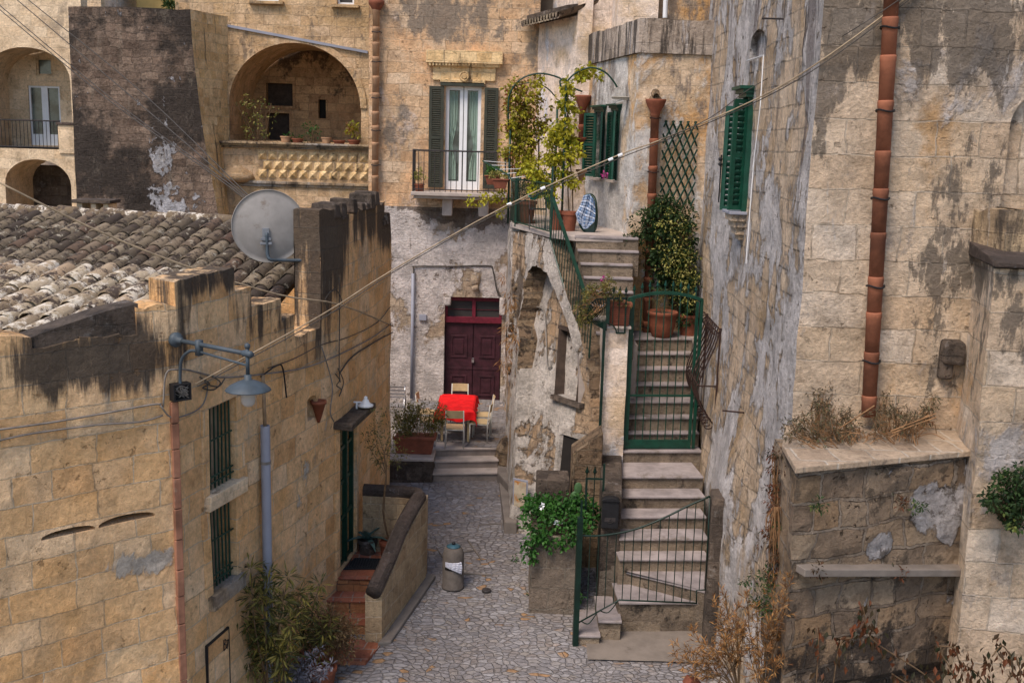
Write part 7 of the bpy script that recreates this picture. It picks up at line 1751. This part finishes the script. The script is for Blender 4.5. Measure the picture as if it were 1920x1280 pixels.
c = U(1000, 366, 22.6); mb = MB(); mb.lathe(c, [(0, -.09), (.06, -.085), (.10, -.04), (.115, .03), (.105, .03), (.09, -.03), (0, -.075)], 18, M=Matrix.Rotation(.9, 3, 'X')); b_ = mb.build('bowl', M['teal'], smooth=True); tag(b_, 'bright teal plastic bowl hanging behind the terrace railing', 'bowl')
c = U(1029, 370, 22.6); mb = MB(); mb.box(c.x-.06, c.x+.06, c.y-.05, c.y+.05, c.z-.10, c.z+.10); b_ = mb.build('watering_can', M['limeplastic'], bevel=.02); tag(b_, 'bright green plastic container behind the terrace railing post', 'container'); mb = MB(); mb.tube(arc(c+Z*.1, .05, 0, PI, 8, V((1, 0, 0)), Z), .009, 5); mb.build('handle', M['limeplastic'], b_)
# folding chair behind the bars
c = U(1008, 410, 22.3); c.z = TZ; fc_ = thing('folding_chair', 'dark folding chair standing behind the terrace railing', 'chair', c)
mb = MB()
for s in (-.17, .17): mb.tube([c+V((s, -.15, 0)), c+V((s, .15, .75))], .011, 5); mb.tube([c+V((s, .18, 0)), c+V((s, -.12, .42))], .011, 5)
mb.tube([c+V((-.17, .15, .75)), c+V((.17, .15, .75))], .011, 5); mb.build('frame', M['black'], fc_)
mb = MB(); mb.box(c.x-.18, c.x+.18, c.y-.15, c.y+.16, c.z+.41, c.z+.43); mb.build('seat', M['black'], fc_)
# towel over a folded chair
c = U(1098, 432, 21.9); c.z = TZ+.003; fr_ = thing('folded_rack', 'folded dark green framed rack standing against the white wall', 'rack', c)
rim = [U(x, y, 21.9) for x, y in ((1083, 405), (1088, 425), (1100, 437), (1112, 436), (1117, 420), (1117, 395), (1114, 375), (1106, 366), (1094, 368))]
mb = MB(); mb.tube(curve(rim, 4), .014, 6); mb.tube(curve([p+V((.03, .06, .02)) for p in rim], 4), .014, 6); mb.build('frame', M['green'], fr_, smooth=True)
mb = MB(); f1 = rim[:7]; cc = sum(rim, V((0, 0, 0)))/len(rim)
mb.add([p+V((0, .03, 0)) for p in rim]+[cc+V((0, .03, 0))], [(i, (i+1) % 9, 9) for i in range(9)]); mb.build('cloth_panel', M['agave'], fr_, recalc=False)
mb = MB(); tw = [[(1094, 367), (1106, 364), (1115, 378)], [(1088, 385), (1101, 388), (1117, 400)], [(1080, 400), (1094, 412), (1115, 416)], [(1083, 412), (1095, 425), (1106, 424)], [(1085, 418), (1096, 431), (1100, 430)]]
n = 8; pts = []
for j in range(len(tw)-1):
    for s in range(4):
        row = []
        for k in range(n+1):
            f = k/n*2; a = int(min(1, f)); t1_ = f-a
            p = V((*tw[j][a], 0)).lerp(V((*tw[j][a+1], 0)), t1_); q = V((*tw[j+1][a], 0)).lerp(V((*tw[j+1][a+1], 0)), t1_); w_ = p.lerp(q, s/4); row.append((U(w_.x, w_.y, 21.82+.03*math.sin(k*1.9+j)), k/n, (j*4+s)/16))
        pts.append(row)
for r0, r1 in zip(pts, pts[1:]):
    for k in range(n): mb.quad(r0[k][0], r0[k+1][0], r1[k+1][0], r1[k][0], [r0[k][1:], r0[k+1][1:], r1[k+1][1:], r1[k][1:]])
tw_ = mb.build('towel', M['towel'], smooth=True, recalc=False); md = tw_.modifiers.new('t', 'SOLIDIFY'); md.thickness = .012; tag(tw_, 'blue checked towel draped over the folded rack by the white wall', 'towel')
# wall pots on the white wall
for (x, y, r_, lb) in ((1087, 262, .12, 'terracotta half pot hung on the white wall above the left green shutter'), (1090, 322, .10, 'pale half pot hung low on the white wall beside the green shutter')):
    c = U(x, y, 22.75); mb = MB(); mb.lathe(c, [(0, -.2), (.03, -.2), (r_, 0), (r_+.02, 0), (r_+.02, .05), (r_, .05), (0, .02)], 14); tag(mb.build('wall_pot', M['terra'] if y < 300 else M['terra_pale'], smooth=True), lb, 'wall pot')
mb = MB(); c = U(1133, 328, 22.0); scatter_leaves(mb, c, .06, 24, .05, .8, (0, 1), .3, 5, .2); tag(mb.build('pink_flower', M['pink'], recalc=False), 'small pink flower on the sill of the left green window', 'flower')

# ---- plants on the pier shelf and big pot behind the gate
zs_ = zp+.05
c = V((xr-.16, Yp+.12, zs_)); bxp = thing('planter_box', 'ribbed terracotta planter box on the pier shelf behind the side panel', 'planter', c)
mb = MB(); mb.hexa([c+V((-.2, -.12, 0)), c+V((.14, -.12, 0)), c+V((.14, .14, 0)), c+V((-.2, .14, 0))], [c+V((-.22, -.14, .36)), c+V((.17, -.14, .36)), c+V((.17, .16, .36)), c+V((-.22, .16, .36))]); mb.box(c.x-.25, c.x+.2, c.y-.17, c.y+.19, c.z+.362, c.z+.43)
for k in range(9): mb.box(c.x-.205, c.x+.155, c.y-.148, c.y-.12, c.z+.04+k*.034, c.z+.056+k*.034)
mb.build('box', M['box_clay'], bxp)
tr_ = thing('trailing_succulent', 'tangled trailing succulent spilling over the left side of the pier', 'plant', U(1105, 560, Yp-.1)); mb, m2 = MB(), MB(); rg = random.Random(91)
for (x, y, n, s) in ((1105, 555, 12, 9), (1095, 580, 14, 9), (1120, 545, 10, 9), (1092, 600, 12, 7), (1110, 590, 9, 9), (1140, 545, 12, 9), (1155, 555, 10, 8), (1165, 570, 6, 6), (1140, 530, 7, 6)):
    for k in range(n):
        p = U(x+rg.gauss(0, s*.8), y+rg.gauss(0, s*.8), Yp-.02+rg.uniform(-.2, .2)); a = rg.random(); scatter_leaves(mb, p, .07, 20, .05, .5, (a*.8, min(1, a*.8+.2)), 0, rg.random()*1e5, .2)
        if k % 2 == 0: q = U(1128+rg.uniform(-10, 20), 560+rg.uniform(-10, 20), Yp); m2.tube(curve([q, q.lerp(p, .5)+V((rg.uniform(-.1, .1), rg.uniform(-.1, .05), rg.uniform(-.1, .1))), p], 4), .007, 4)
mb.build('leaves', M['olive_leaf'], tr_, recalc=False); m2.build('stems', M['drystem'], tr_)
mb = MB(); scatter_leaves(mb, U(1130, 522, Yp), .05, 30, .04, .8, (0, 1), 0, 3, .2); tag(mb.build('pink_flower', M['pink'], recalc=False), 'pink flower cluster above the trailing succulent on the pier', 'flower')
zl3 = ns[-1][3]; c = V((NP[-1][0].x*.45+NP[-1][1].x*.55, NP[-1][0].y+.25, zl3)); bp_ = thing('large_pot', 'large round terracotta pot on the top stair behind the tall gate', 'flower pot', c)
mb = MB(); mb.lathe(c, [(0, 0), (.17, 0), (.22, .08), (.265, .25), (.275, .42), (.30, .45), (.31, .50), (.29, .52), (.26, .51), (.25, .47), (0, .47)], 28); mb.build('pot', M['terra'], bp_, smooth=True)
mb = MB(); mb.lathe(c+Z*.475, [(0, .0), (.25, 0)], 14); mb.build('soil', M['soil'], bp_)
st2 = thing('potted_cutting', 'small thin plant growing in the large terracotta pot', 'plant', c+Z*.48); mb, m2 = MB(), MB(); rg = random.Random(3)
for k in range(7):
    t_ = c+V((rg.uniform(-.25, .2), rg.uniform(-.1, .1), rg.uniform(.65, .9))); stems(m2, c+Z*.46, [t_], .006, .1, k); scatter_leaves(mb, t_, .08, 12, .06, .35, (0, 1), .2, k, .2)
mb.build('leaves', M['olive_leaf'], st2, recalc=False); m2.build('stems', M['stem'], st2)
c2 = V((3.55, 21.2, zl3)); mb = MB(); pot(mb, c2, .2, .42); bpt = mb.build('flower_pot', M['terra']); tag(bpt, 'plain terracotta pot half hidden right of the large pot', 'flower pot')
cb = thing('climbing_bush', 'dense dark green climbing bush with yellow leaf tips over the trellis', 'bush', c2+Z*.4); mb, m2 = MB(), MB(); rg = random.Random(101)
for (x, y, n, s) in ((1235, 400, 16, 14), (1265, 390, 16, 14), (1215, 435, 14, 14), (1250, 440, 26, 16), (1285, 430, 20, 13), (1230, 480, 18, 12), (1265, 485, 24, 16), (1290, 480, 18, 10), (1245, 520, 18, 13), (1280, 530, 20, 13), (1295, 520, 12, 8), (1270, 560, 10, 12), (1290, 575, 10, 8), (1240, 375, 6, 8), (1195, 440, 4, 6), (1180, 450, 3, 5), (1172, 470, 3, 4), (1290, 600, 6, 6), (1212, 400, 4, 5)):
    yl = x > 1258 and 410 < y
    for k in range(n):
        p = U(x+rg.gauss(0, s*.75), y+rg.gauss(0, s*.75), 21.2+rg.uniform(-.25, .2)); a = rg.uniform(0, .6); scatter_leaves(mb, p, .12, 26, .085, .55, (a, a+.3), .3, rg.random()*1e5, .2)
mb.build('leaves', M['dark_leaf'], cb, recalc=False)
mb = MB()
for k in range(300):
    x, y = rg.choice(((1282, 440), (1288, 480), (1275, 530), (1290, 560), (1262, 500), (1245, 470), (1250, 420), (1295, 510))); p = U(x+rg.gauss(0, 12), y+rg.gauss(0, 16), 20.9+rg.uniform(-.1, .15)); scatter_leaves(mb, p, .05, 4, .06, .5, (.4, 1), .2, rg.random()*1e5, .3)
mb.build('yellow_leaves', M['varieg'], cb, recalc=False)
for k in range(6): m2.tube(curve([c2+Z*.4, U(1275+rg.uniform(-15, 15), 560, 21.2), U(1255+rg.uniform(-25, 35), 470, 21.3), U(1250+rg.uniform(-30, 40), 385, 21.4)], 4), .012, 5)
m2.tube(curve([U(1225, 425, 21.1), U(1195, 432, 21), U(1175, 462, 20.9), U(1171, 480, 20.9)], 4), .006, 4); m2.build('stems', M['stem'], cb)
zst = ns[-2][3]; c = UZ(1272, 657, zst); mb = MB(); mb.box(c.x-.15, c.x+.13, c.y+.02, c.y+.22, zst+.002, zst+.25)
for i, v in enumerate(mb.v): mb.v[i] = v+V((1, 1, 0))*.01
o = mb.build('stone_block', M['cream'], bevel=.03); tag(o, 'loose whitish stone block standing on the stair in front of the large pot', 'stone')
mb = MB()
for k in range(14):
    x = 1301+rg.uniform(-4, 3); y = 410+k*8; a = U(x, y, 20.6); mb.tube([a, a+V((rg.uniform(-.06, .06), 0, .16))], .008, 4)
# rusty basket grille
bq = thing('iron_basket_grille', 'rusty curved iron basket grille hanging on the tower house wall beside the tall gate', 'window grille', frR.p(*frR.uz(1345, 700), .1))
Yb = 22.3-frR.uz(1345, 700)[0]
u0_, zt_b = frR.uz(1328, 598); u1_, _ = frR.uz(1354, 625); zb_b = frR.uz(1340, 790)[1]; zt_b = frR.uz(1354, 626)[1]
def PB(f, z, d): return frR.p(u0_+(u1_-u0_)*f, z, d)
H_ = zt_b-zb_b; mb = MB()
def bel(z):  # bulging profile
    s = (z-zb_b)/H_; return .06+.30*math.sin(PI*min(1, max(0, (1-s)))**1.5)*(1 if s < 1 else 0)
for k in range(9):
    f = k/8; pts = [PB(f, zb_b+H_*s, bel(zb_b+H_*s)) for s in [i/14 for i in range(15)]]
    mb.tube(pts, .013, 5)
    mb.tube(arc(PB(f, zt_b+.06, .12), .075, -PI/2, PI*1.2, 10, frR.n, Z), .011, 5); mb.tube(arc(PB(f, zb_b-.01, .14), .085, PI/2, -PI*1.2, 10, frR.n, Z), .011, 5)
mb.build('bars', M['rust'], bq, smooth=True)
mb = MB()
for f in (0, 1): mb.tube([PB(f, zb_b-.1, .03), PB(f, zt_b+.1, .03)], .02, 6)
for s in (.0, .42, 1.): mb.tube([PB(0, zb_b+H_*s, .03), PB(0, zb_b+H_*s, bel(zb_b+H_*s)), PB(1, zb_b+H_*s, bel(zb_b+H_*s)), PB(1, zb_b+H_*s, .03)], .014, 5)
mb.tube(arc(PB(.4, zb_b+H_*.38, .2), .09, 0, PI*1.8, 14, frR.t, Z), .011, 5); mb.build('frame', M['rust'], bq)

# ---- ivy on the planter
iv = thing('ground_ivy', 'bright green leafy plant spilling over the grey block planter', 'plant', V((.85, 17.1, zt4))); mb = MB(); rg = random.Random(111)
a_ = G(992, 1150); b_ = G(1084, 1150)
for k in range(150):
    x = rg.uniform(a_.x-.12, b_.x+.15); y = rg.uniform(16.5, 17.7); z = zt4+.05+.33*max(0, 1-((y-17.3)/.8)**2)*rg.uniform(.4, 1.1); a = rg.uniform(0, .7); scatter_leaves(mb, V((x, y, z)), .10, 12, .075, .75, (a, a+.3), .3, rg.random()*1e5, .2)
for k in range(46):
    x = rg.choice((rg.uniform(a_.x-.12, a_.x+.1), rg.uniform(a_.x, b_.x-.1))); f = rg.random()**1.6; scatter_leaves(mb, V((x, 16.5, zt4-(.42 if x < a_.x+.1 else .16)*f)), .07, 9, .07, .75, (.2, .9), .8, rg.random()*1e5, .2)
mb.build('leaves', M['bright_leaf'], iv, recalc=False)
for k, (x, y) in enumerate(((1015, 949), (1046, 980))): mb = MB(); scatter_leaves(mb, U(x, y, 16.75), .03, 12, .05, .9, (0, 1), 0, k, .2); mb.build('flower', M['whitep'], iv, recalc=False)
mb = MB()
for (x, y, r_) in ((1078, 935, .12), (1084, 915, .09), (1073, 960, .1)): c = U(x, y, 17.35); mb.ball(c, r_, 6, (.8, .25, 1.2))
cc = mb.build('cactus', M['cactus'], smooth=True); tag(cc, 'flat padded green cactus standing behind the ground ivy', 'cactus')
mb = MB(); rg = random.Random(7)
for (x, y) in ((1085, 930), (1110, 950), (1120, 975), (1105, 990)):
    for k in range(6): scatter_leaves(mb, U(x+rg.gauss(0, 7), y+rg.gauss(0, 8), 17.25), .08, 12, .07, .6, (0, .8), .3, rg.random()*1e5, .2)
tag(mb.build('fence_plant', M['bright_leaf'], recalc=False), 'dark green leaves growing behind the short spear fence', 'plant')
mb = MB()
for (x, y) in ((965, 1052), (992, 1118), (1085, 1125)): 
    mb = MB(); p = G(x, y) if x < 1080 else U(x, y, 15.9); scatter_leaves(mb, p+Z*.04, .07, 26, .06, .5, (0, .9), 0, x, .2); tag(mb.build('weed', M['bright_leaf'], recalc=False), {965: 'tiny green weed at the base of the crumbling wall', 992: 'tiny green weed beside the foot of the grey planter', 1085: 'small green plant beside the post of the low gate'}[x], 'weed')

# ---- balustrade pots on the loggia
info = [(536, .15, .17, None, 0, 'pale terracotta pot on the loggia parapet, leftmost'), (558, .16, .12, 'terra', 0, 'shallow terracotta bowl second from left on the loggia parapet'), (612, .14, .17, 'p', 0, 'small pale pot in the middle of the loggia parapet'), (636, .17, .10, 'terra', 0, 'wide low bowl between the pale pot and the leafy bowl on the parapet'), (664, .17, .12, 'terra', 1, 'leafy bowl at the right end of the loggia parapet')]
for x, r_, h_, m_, lf, lb in info:
    u = frL.uz(x, 262, .3)[0]; c = frL.p(u, pz1+.003, .3); t_ = thing('flower_pot', lb, 'flower pot', c, 'pots on the loggia parapet'); mb = MB(); pot(mb, c, r_, h_, rim=.03); mb.build('pot', M['terra_pale'] if m_ != 'terra' else M['terra'], t_)
    if lf: mb = MB(); bush(mb, c+Z*.35, (.25, .15, .22), 14, 18, .08, .5, 5, .5); mb.build('plant', M['vine'], t_, recalc=False)
for (x, y, rx, rz_, mt_, lb) in ((482, 222, .42, .55, 'varieg', 'tall leafy shrub with reddish tips inside the loggia arch at left'), (583, 250, .22, .25, 'bright_leaf', 'bright green tuft behind the middle of the loggia parapet'), (545, 262, .25, .12, 'bright_leaf', 'low green plant behind the leftmost parapet pot')):
    mb = MB(); m2 = MB(); rg = random.Random(x); c = U(x, y, 30.1)
    for k in range(34 if rx > .3 else 12): scatter_leaves(mb, c+V((rg.gauss(0, rx*.6), rg.gauss(0, .12), rg.gauss(0, rz_*.6))), .10, 7, .09, .5, (0, .9), .2, rg.random()*1e5, .2)
    pl2 = thing('shrub', lb, 'shrub', V((c.x, c.y, pz1))); mb.build('leaves', M[mt_], pl2, recalc=False)
    for k in range(6): m2.tube([V((c.x+.05*k-.1, c.y, pz1-.3)), c+V((rg.gauss(0, rx*.6), 0, rg.uniform(0, rz_)))], .012, 4)
    m2.build('stems', M['stem'], pl2)
c = frF.p(frF.uz(786, 350, .7)[0], zb_+.002, .65); t_ = thing('flower_pot', 'small pot with bushy green plant at the left end of the balcony', 'flower pot', c); mb = MB(); pot(mb, c, .12, .18, rim=.03); mb.build('pot', M['terra'], t_)
mb = MB(); bush(mb, c+Z*.38, (.16, .12, .2), 12, 20, .06, .5, 15, .5, (.1, .7)); mb.build('plant', M['varieg'], t_, recalc=False)

# ---- growth on the right side
def shag(mb, m2, px, Yf, l, w, seed, per=8, tint=(0, 1), base=None, droop=.2, leafs=5, r=.006):
    rg = random.Random(seed)
    for x, y, n, s in px:
        for k in range(n):
            X, Y2 = x+rg.gauss(0, s), y+rg.gauss(0, s*.55); Yd = Yf(X, Y2)+rg.gauss(0, .12); p = U(X, Y2, Yd); a = rg.uniform(tint[0], tint[1]); scatter_leaves(mb, p, .055, leafs, l, w, (max(0, a-.2), min(1, a+.2)), droop, rg.random()*1e5, .2)
            if base and k % 2 == 0:
                b = base(X, Yd); m2.tube([b, b.lerp(p, .5)+V((rg.gauss(0, .03), rg.gauss(0, .03), .02)), p], [r, r*.8, r*.4], 4)
zlt = zL+.015
for nm, lb, px, seed in (('dry_shrub', 'dry brown green shrub on the stone ledge left of the clay downpipe', [(1505, 790, 34, 15), (1540, 760, 34, 14), (1560, 790, 34, 15), (1590, 780, 26, 12), (1530, 735, 10, 7), (1556, 725, 6, 5), (1520, 815, 30, 16), (1570, 815, 24, 16), (1600, 800, 14, 9), (1490, 812, 16, 9)], 121),
                         ('dry_shrub', 'darker dry shrub on the stone ledge right of the clay downpipe', [(1660, 775, 26, 11), (1690, 780, 26, 14), (1650, 800, 16, 10), (1720, 780, 20, 12), (1745, 765, 12, 7), (1750, 745, 6, 4), (1660, 745, 6, 6), (1700, 800, 12, 10)], 122)):
    t_ = thing(nm, lb, 'shrub', V((4.3, 12.5, zlt))); mb, m2 = MB(), MB(); shag(mb, m2, px, lambda x, y: 12.72-(y-760)*.010, .07, .22, seed, base=lambda X, Y: V((U(X, 800, 12.5).x*.6+U(1550 if seed == 121 else 1690, 800, 12.5).x*.4, min(12.8, Y), zlt)), leafs=7)
    mb.build('leaves', M['dry_leaf'], t_, recalc=False); m2.build('stems', M['drystem'], t_)
t_ = thing('dead_twigs', 'tangle of pale dead twigs lying on the ledge near the downpipe foot', 'twigs', V((4.5, 12.2, zlt))); mb = MB(); rg = random.Random(5)
for k in range(60):
    x = rg.gauss(1600, 34) if k < 32 else rg.gauss(1700, 22); p = UZ(x, rg.uniform(812, 832) if k < 32 else rg.uniform(800, 820), zlt+.02); q = p+V((rg.gauss(0, .16), rg.gauss(0, .1), abs(rg.gauss(0, .08)))); m_ = p.lerp(q, .5)+Z*.06; mb.tube(curve([p, m_, q], 3), .005, 4)
for a, b in (((1670, 808), (1755, 775)), ((1672, 812), (1755, 782)), ((1690, 802), (1700, 790)), ((1640, 760), (1570, 805)), ((1668, 820), (1740, 778))): p = U(*a, 12.1); q = U(*b, 12.2); mb.tube([p, p.lerp(q, .5)+V((.02, 0, .01)), q], .008, 4)
mb.build('twigs', M['drystem'], t_)
fTw = Fr(e1, e2)
def Yt(x, y):  # distance of the retaining wall face under this pixel
    r_ = ray(x, y); k = (fTw.A).dot(fTw.n)/r_.dot(fTw.n); return r_.y*k-.12
# round green bush at the right edge
t_ = thing('evergreen_bush', 'round dark green bush growing from the wall at the right edge', 'bush', U(1890, 985, 11.5)); mb, m2 = MB(), MB()
shag(mb, m2, [(1890, 900, 26, 14), (1905, 930, 34, 16), (1870, 930, 20, 12), (1900, 960, 26, 14), (1920, 890, 20, 14), (1860, 945, 10, 8), (1925, 940, 20, 14), (1900, 985, 8, 8)], lambda x, y: 11.45, .06, .6, 131, tint=(.1, .8), base=lambda X, Y: U(1905, 1000, 11.8), leafs=11); mb.build('leaves', M['dark_leaf'], t_, recalc=False); m2.build('stems', M['stem'], t_)
# hanging creeper down the tower corner
def Yc(x, y): return 12.7-(.5 if y > 1000 else .35)-(x-1460)*.004-max(0, (y-1000))*.0012
t_ = thing('hanging_creeper', 'rust brown dried creeper hanging down the corner beside the retaining wall', 'creeper', U(1460, 1100, 12)); mb, m2 = MB(), MB()
shag(mb, m2, [(1455, 850, 12, 7), (1458, 880, 16, 8), (1456, 915, 18, 9), (1452, 950, 18, 10), (1458, 985, 24, 11), (1455, 1020, 24, 11), (1462, 1050, 22, 10), (1450, 1085, 18, 11), (1485, 940, 8, 6), (1440, 1000, 8, 6), (1470, 900, 8, 6)], Yc, .055, .35, 141, base=lambda X, Y: U(1458+(X-1458)*.4, 950, Y), droop=.8, leafs=9); mb.build('leaves', M['rust_leaf'], t_, recalc=False); m2.build('stems', M['drystem'], t_)
t_ = thing('green_creeper', 'dark green feathery patch in the middle of the hanging dried creeper', 'creeper', U(1440, 1150, 11.9)); mb, m2 = MB(), MB()
shag(mb, m2, [(1425, 1080, 12, 10), (1440, 1100, 16, 12), (1425, 1130, 20, 12), (1450, 1150, 18, 12), (1400, 1090, 6, 6), (1460, 985, 8, 6), (1468, 1020, 8, 6)], lambda x, y: Yc(x, y)-.1, .06, .3, 142, tint=(.2, .9), leafs=7); mb.build('leaves', M['dark_leaf'], t_, recalc=False)
# orange dry shrub, bottom
t_ = thing('orange_shrub', 'orange dry thin leaved shrub with bare stems at the bottom edge', 'shrub', U(1400, 1290, 11.6)); mb, m2 = MB(), MB(); rg = random.Random(151)
tw_px = [(1275, 1215), (1300, 1190), (1290, 1240), (1330, 1210), (1310, 1260), (1340, 1140), (1360, 1120), (1380, 1145), (1400, 1120), (1420, 1140), (1445, 1095), (1460, 1120), (1440, 1170), (1380, 1180), (1350, 1170), (1405, 1200), (1430, 1220), (1460, 1180), (1475, 1140), (1500, 1130), (1375, 1230), (1455, 1240), (1420, 1260), (1340, 1265), (1490, 1210), (1325, 1225), (1398, 1165), (1480, 1080), (1268, 1232), (1360, 1200)]
r1, r2 = U(1385, 1300, 11.4), U(1430, 1300, 11.5)
for i, (x, y) in enumerate(tw_px):
    Yv = 11.35+rg.uniform(-.25, .2); e = U(x, y, Yv); b = r1 if x < 1400 else r2; m_ = b.lerp(e, .55)+V((rg.gauss(0, .05), 0, .08)); pts = curve([b, m_, e], 6); m2.tube(pts, [.008-.0005*k for k in range(len(pts))], 5)
    for m in range(5):
        p0_ = along(pts, .55+.11*m); d0 = (e-m_).normalized()
        for q in range(3):
            tp_e = p0_+(d0*.7+V((rg.gauss(0, .6), rg.gauss(0, .4), rg.gauss(.1, .6)))).normalized()*rg.uniform(.08, .17); m2.tube([p0_, tp_e], .003, 3)
            for k in range(7): d = ((tp_e-p0_).normalized()+V((rg.gauss(0, .5), rg.gauss(0, .5), rg.gauss(0, .5)))).normalized(); mb.leaf(p0_.lerp(tp_e, rg.random()), d, V((rg.uniform(-1, 1), rg.uniform(-1, 1), 1)), rg.uniform(.05, .10), .013, rg.random())
mb.build('leaves', M['orange_leaf'], t_, recalc=False); m2.build('stems', M['stem'], t_)
# reddish leaved branches, bottom right
t_ = thing('leafy_branches', 'branches with drooping rust red and dark green leaves at the bottom right', 'branches', U(1700, 1290, 10.6)); mb, m2 = MB(), MB(); rg = random.Random(161)
brs = [[(1770, 1300), (1735, 1265), (1690, 1235), (1650, 1210), (1630, 1190), (1622, 1160), (1618, 1135)], [(1735, 1300), (1700, 1280), (1672, 1262)], [(1860, 1300), (1830, 1260), (1800, 1240), (1790, 1215), (1760, 1210)], [(1560, 1300), (1570, 1230), (1580, 1200), (1600, 1195)], [(1880, 1290), (1900, 1250), (1880, 1210), (1860, 1230)], [(1530, 1290), (1535, 1200), (1528, 1180)], [(1930, 1280), (1915, 1260), (1905, 1230)], [(1800, 1290), (1780, 1250), (1765, 1225)]]
for bi, br in enumerate(brs):
    Yb_ = 10.75+.1*(bi % 3); pts = curve([U(x, y, Yb_) for x, y in br], 5); m2.tube(pts, .008, 5)
    for k in range(int(len(pts)*2.4)):
        p = rg.choice(pts[4:] if len(pts) > 12 else pts)+V((rg.gauss(0, .06), rg.gauss(0, .06), rg.gauss(0, .05))); d = V((rg.gauss(0, .35), rg.gauss(0, .35), -1)).normalized(); mb.leaf(p, d, V((rg.uniform(-1, 1), rg.uniform(-1, 1), .2)), rg.uniform(.07, .12), rg.uniform(.035, .055), rg.random())
for k in range(70):
    p = U(rg.gauss(1840, 60), rg.gauss(1262, 20), 10.9); d = V((rg.gauss(0, .4), rg.gauss(0, .4), -1)).normalized(); mb.leaf(p, d, V((1, 0, .3)), rg.uniform(.07, .12), .045, rg.random())
mb.build('leaves', M['rust_leaf'], t_, recalc=False); m2.build('stems', M['stem'], t_)
t_ = thing('climbing_weed', 'dark green weed creeping down the right part of the retaining wall', 'plant', U(1880, 1150, 11.8)); mb, m2 = MB(), MB()
shag(mb, m2, [(1850, 1115, 16, 9), (1875, 1120, 18, 9), (1895, 1150, 16, 9), (1905, 1180, 16, 8), (1820, 1110, 6, 6), (1910, 1110, 10, 8), (1840, 1135, 6, 7)], lambda x, y: Yt(x, y)-.0, .06, .4, 171, tint=(0, .7), leafs=7); mb.build('leaves', M['dark_leaf'], t_, recalc=False)
for (x, y, mt_, lb) in ((1530, 945, 'dark_leaf', 'small dark green tuft high on the left of the retaining wall'), (1690, 940, 'rust_leaf', 'small reddish brown tuft in the upper middle of the retaining wall'), (1727, 950, 'dark_leaf', 'small green tuft right of the reddish tuft on the retaining wall'), (1690, 1072, 'rust_leaf', 'dry tuft hanging on the stone beam of the retaining wall'), (1530, 1068, 'rust_leaf', 'dark dry tuft at the left end of the stone beam'), (1738, 785, 'rust_leaf', 'dark plant climbing the crack behind the right ledge shrub')):
    mb, m2 = MB(), MB(); shag(mb, m2, [(x, y, 10, 6)], lambda a, b: Yt(a, b) if y > 900 else 12.75, .06, .3, x, leafs=7); o = mb.build('tuft', M[mt_], recalc=False); tag(o, lb, 'tuft')
q = U(1300, 1276, 11.6); mb = MB(); mb.box(-.09, .09, -.06, .06, -.08, .03, M=Matrix.Translation(q)@Matrix.Rotation(.5, 4, 'Y')@Matrix.Rotation(.4, 4, 'Z')); o = mb.build('broken_tile', M['terra'], bevel=.008); tag(o, 'broken terracotta piece at the bottom edge among the dry stems', 'tile')
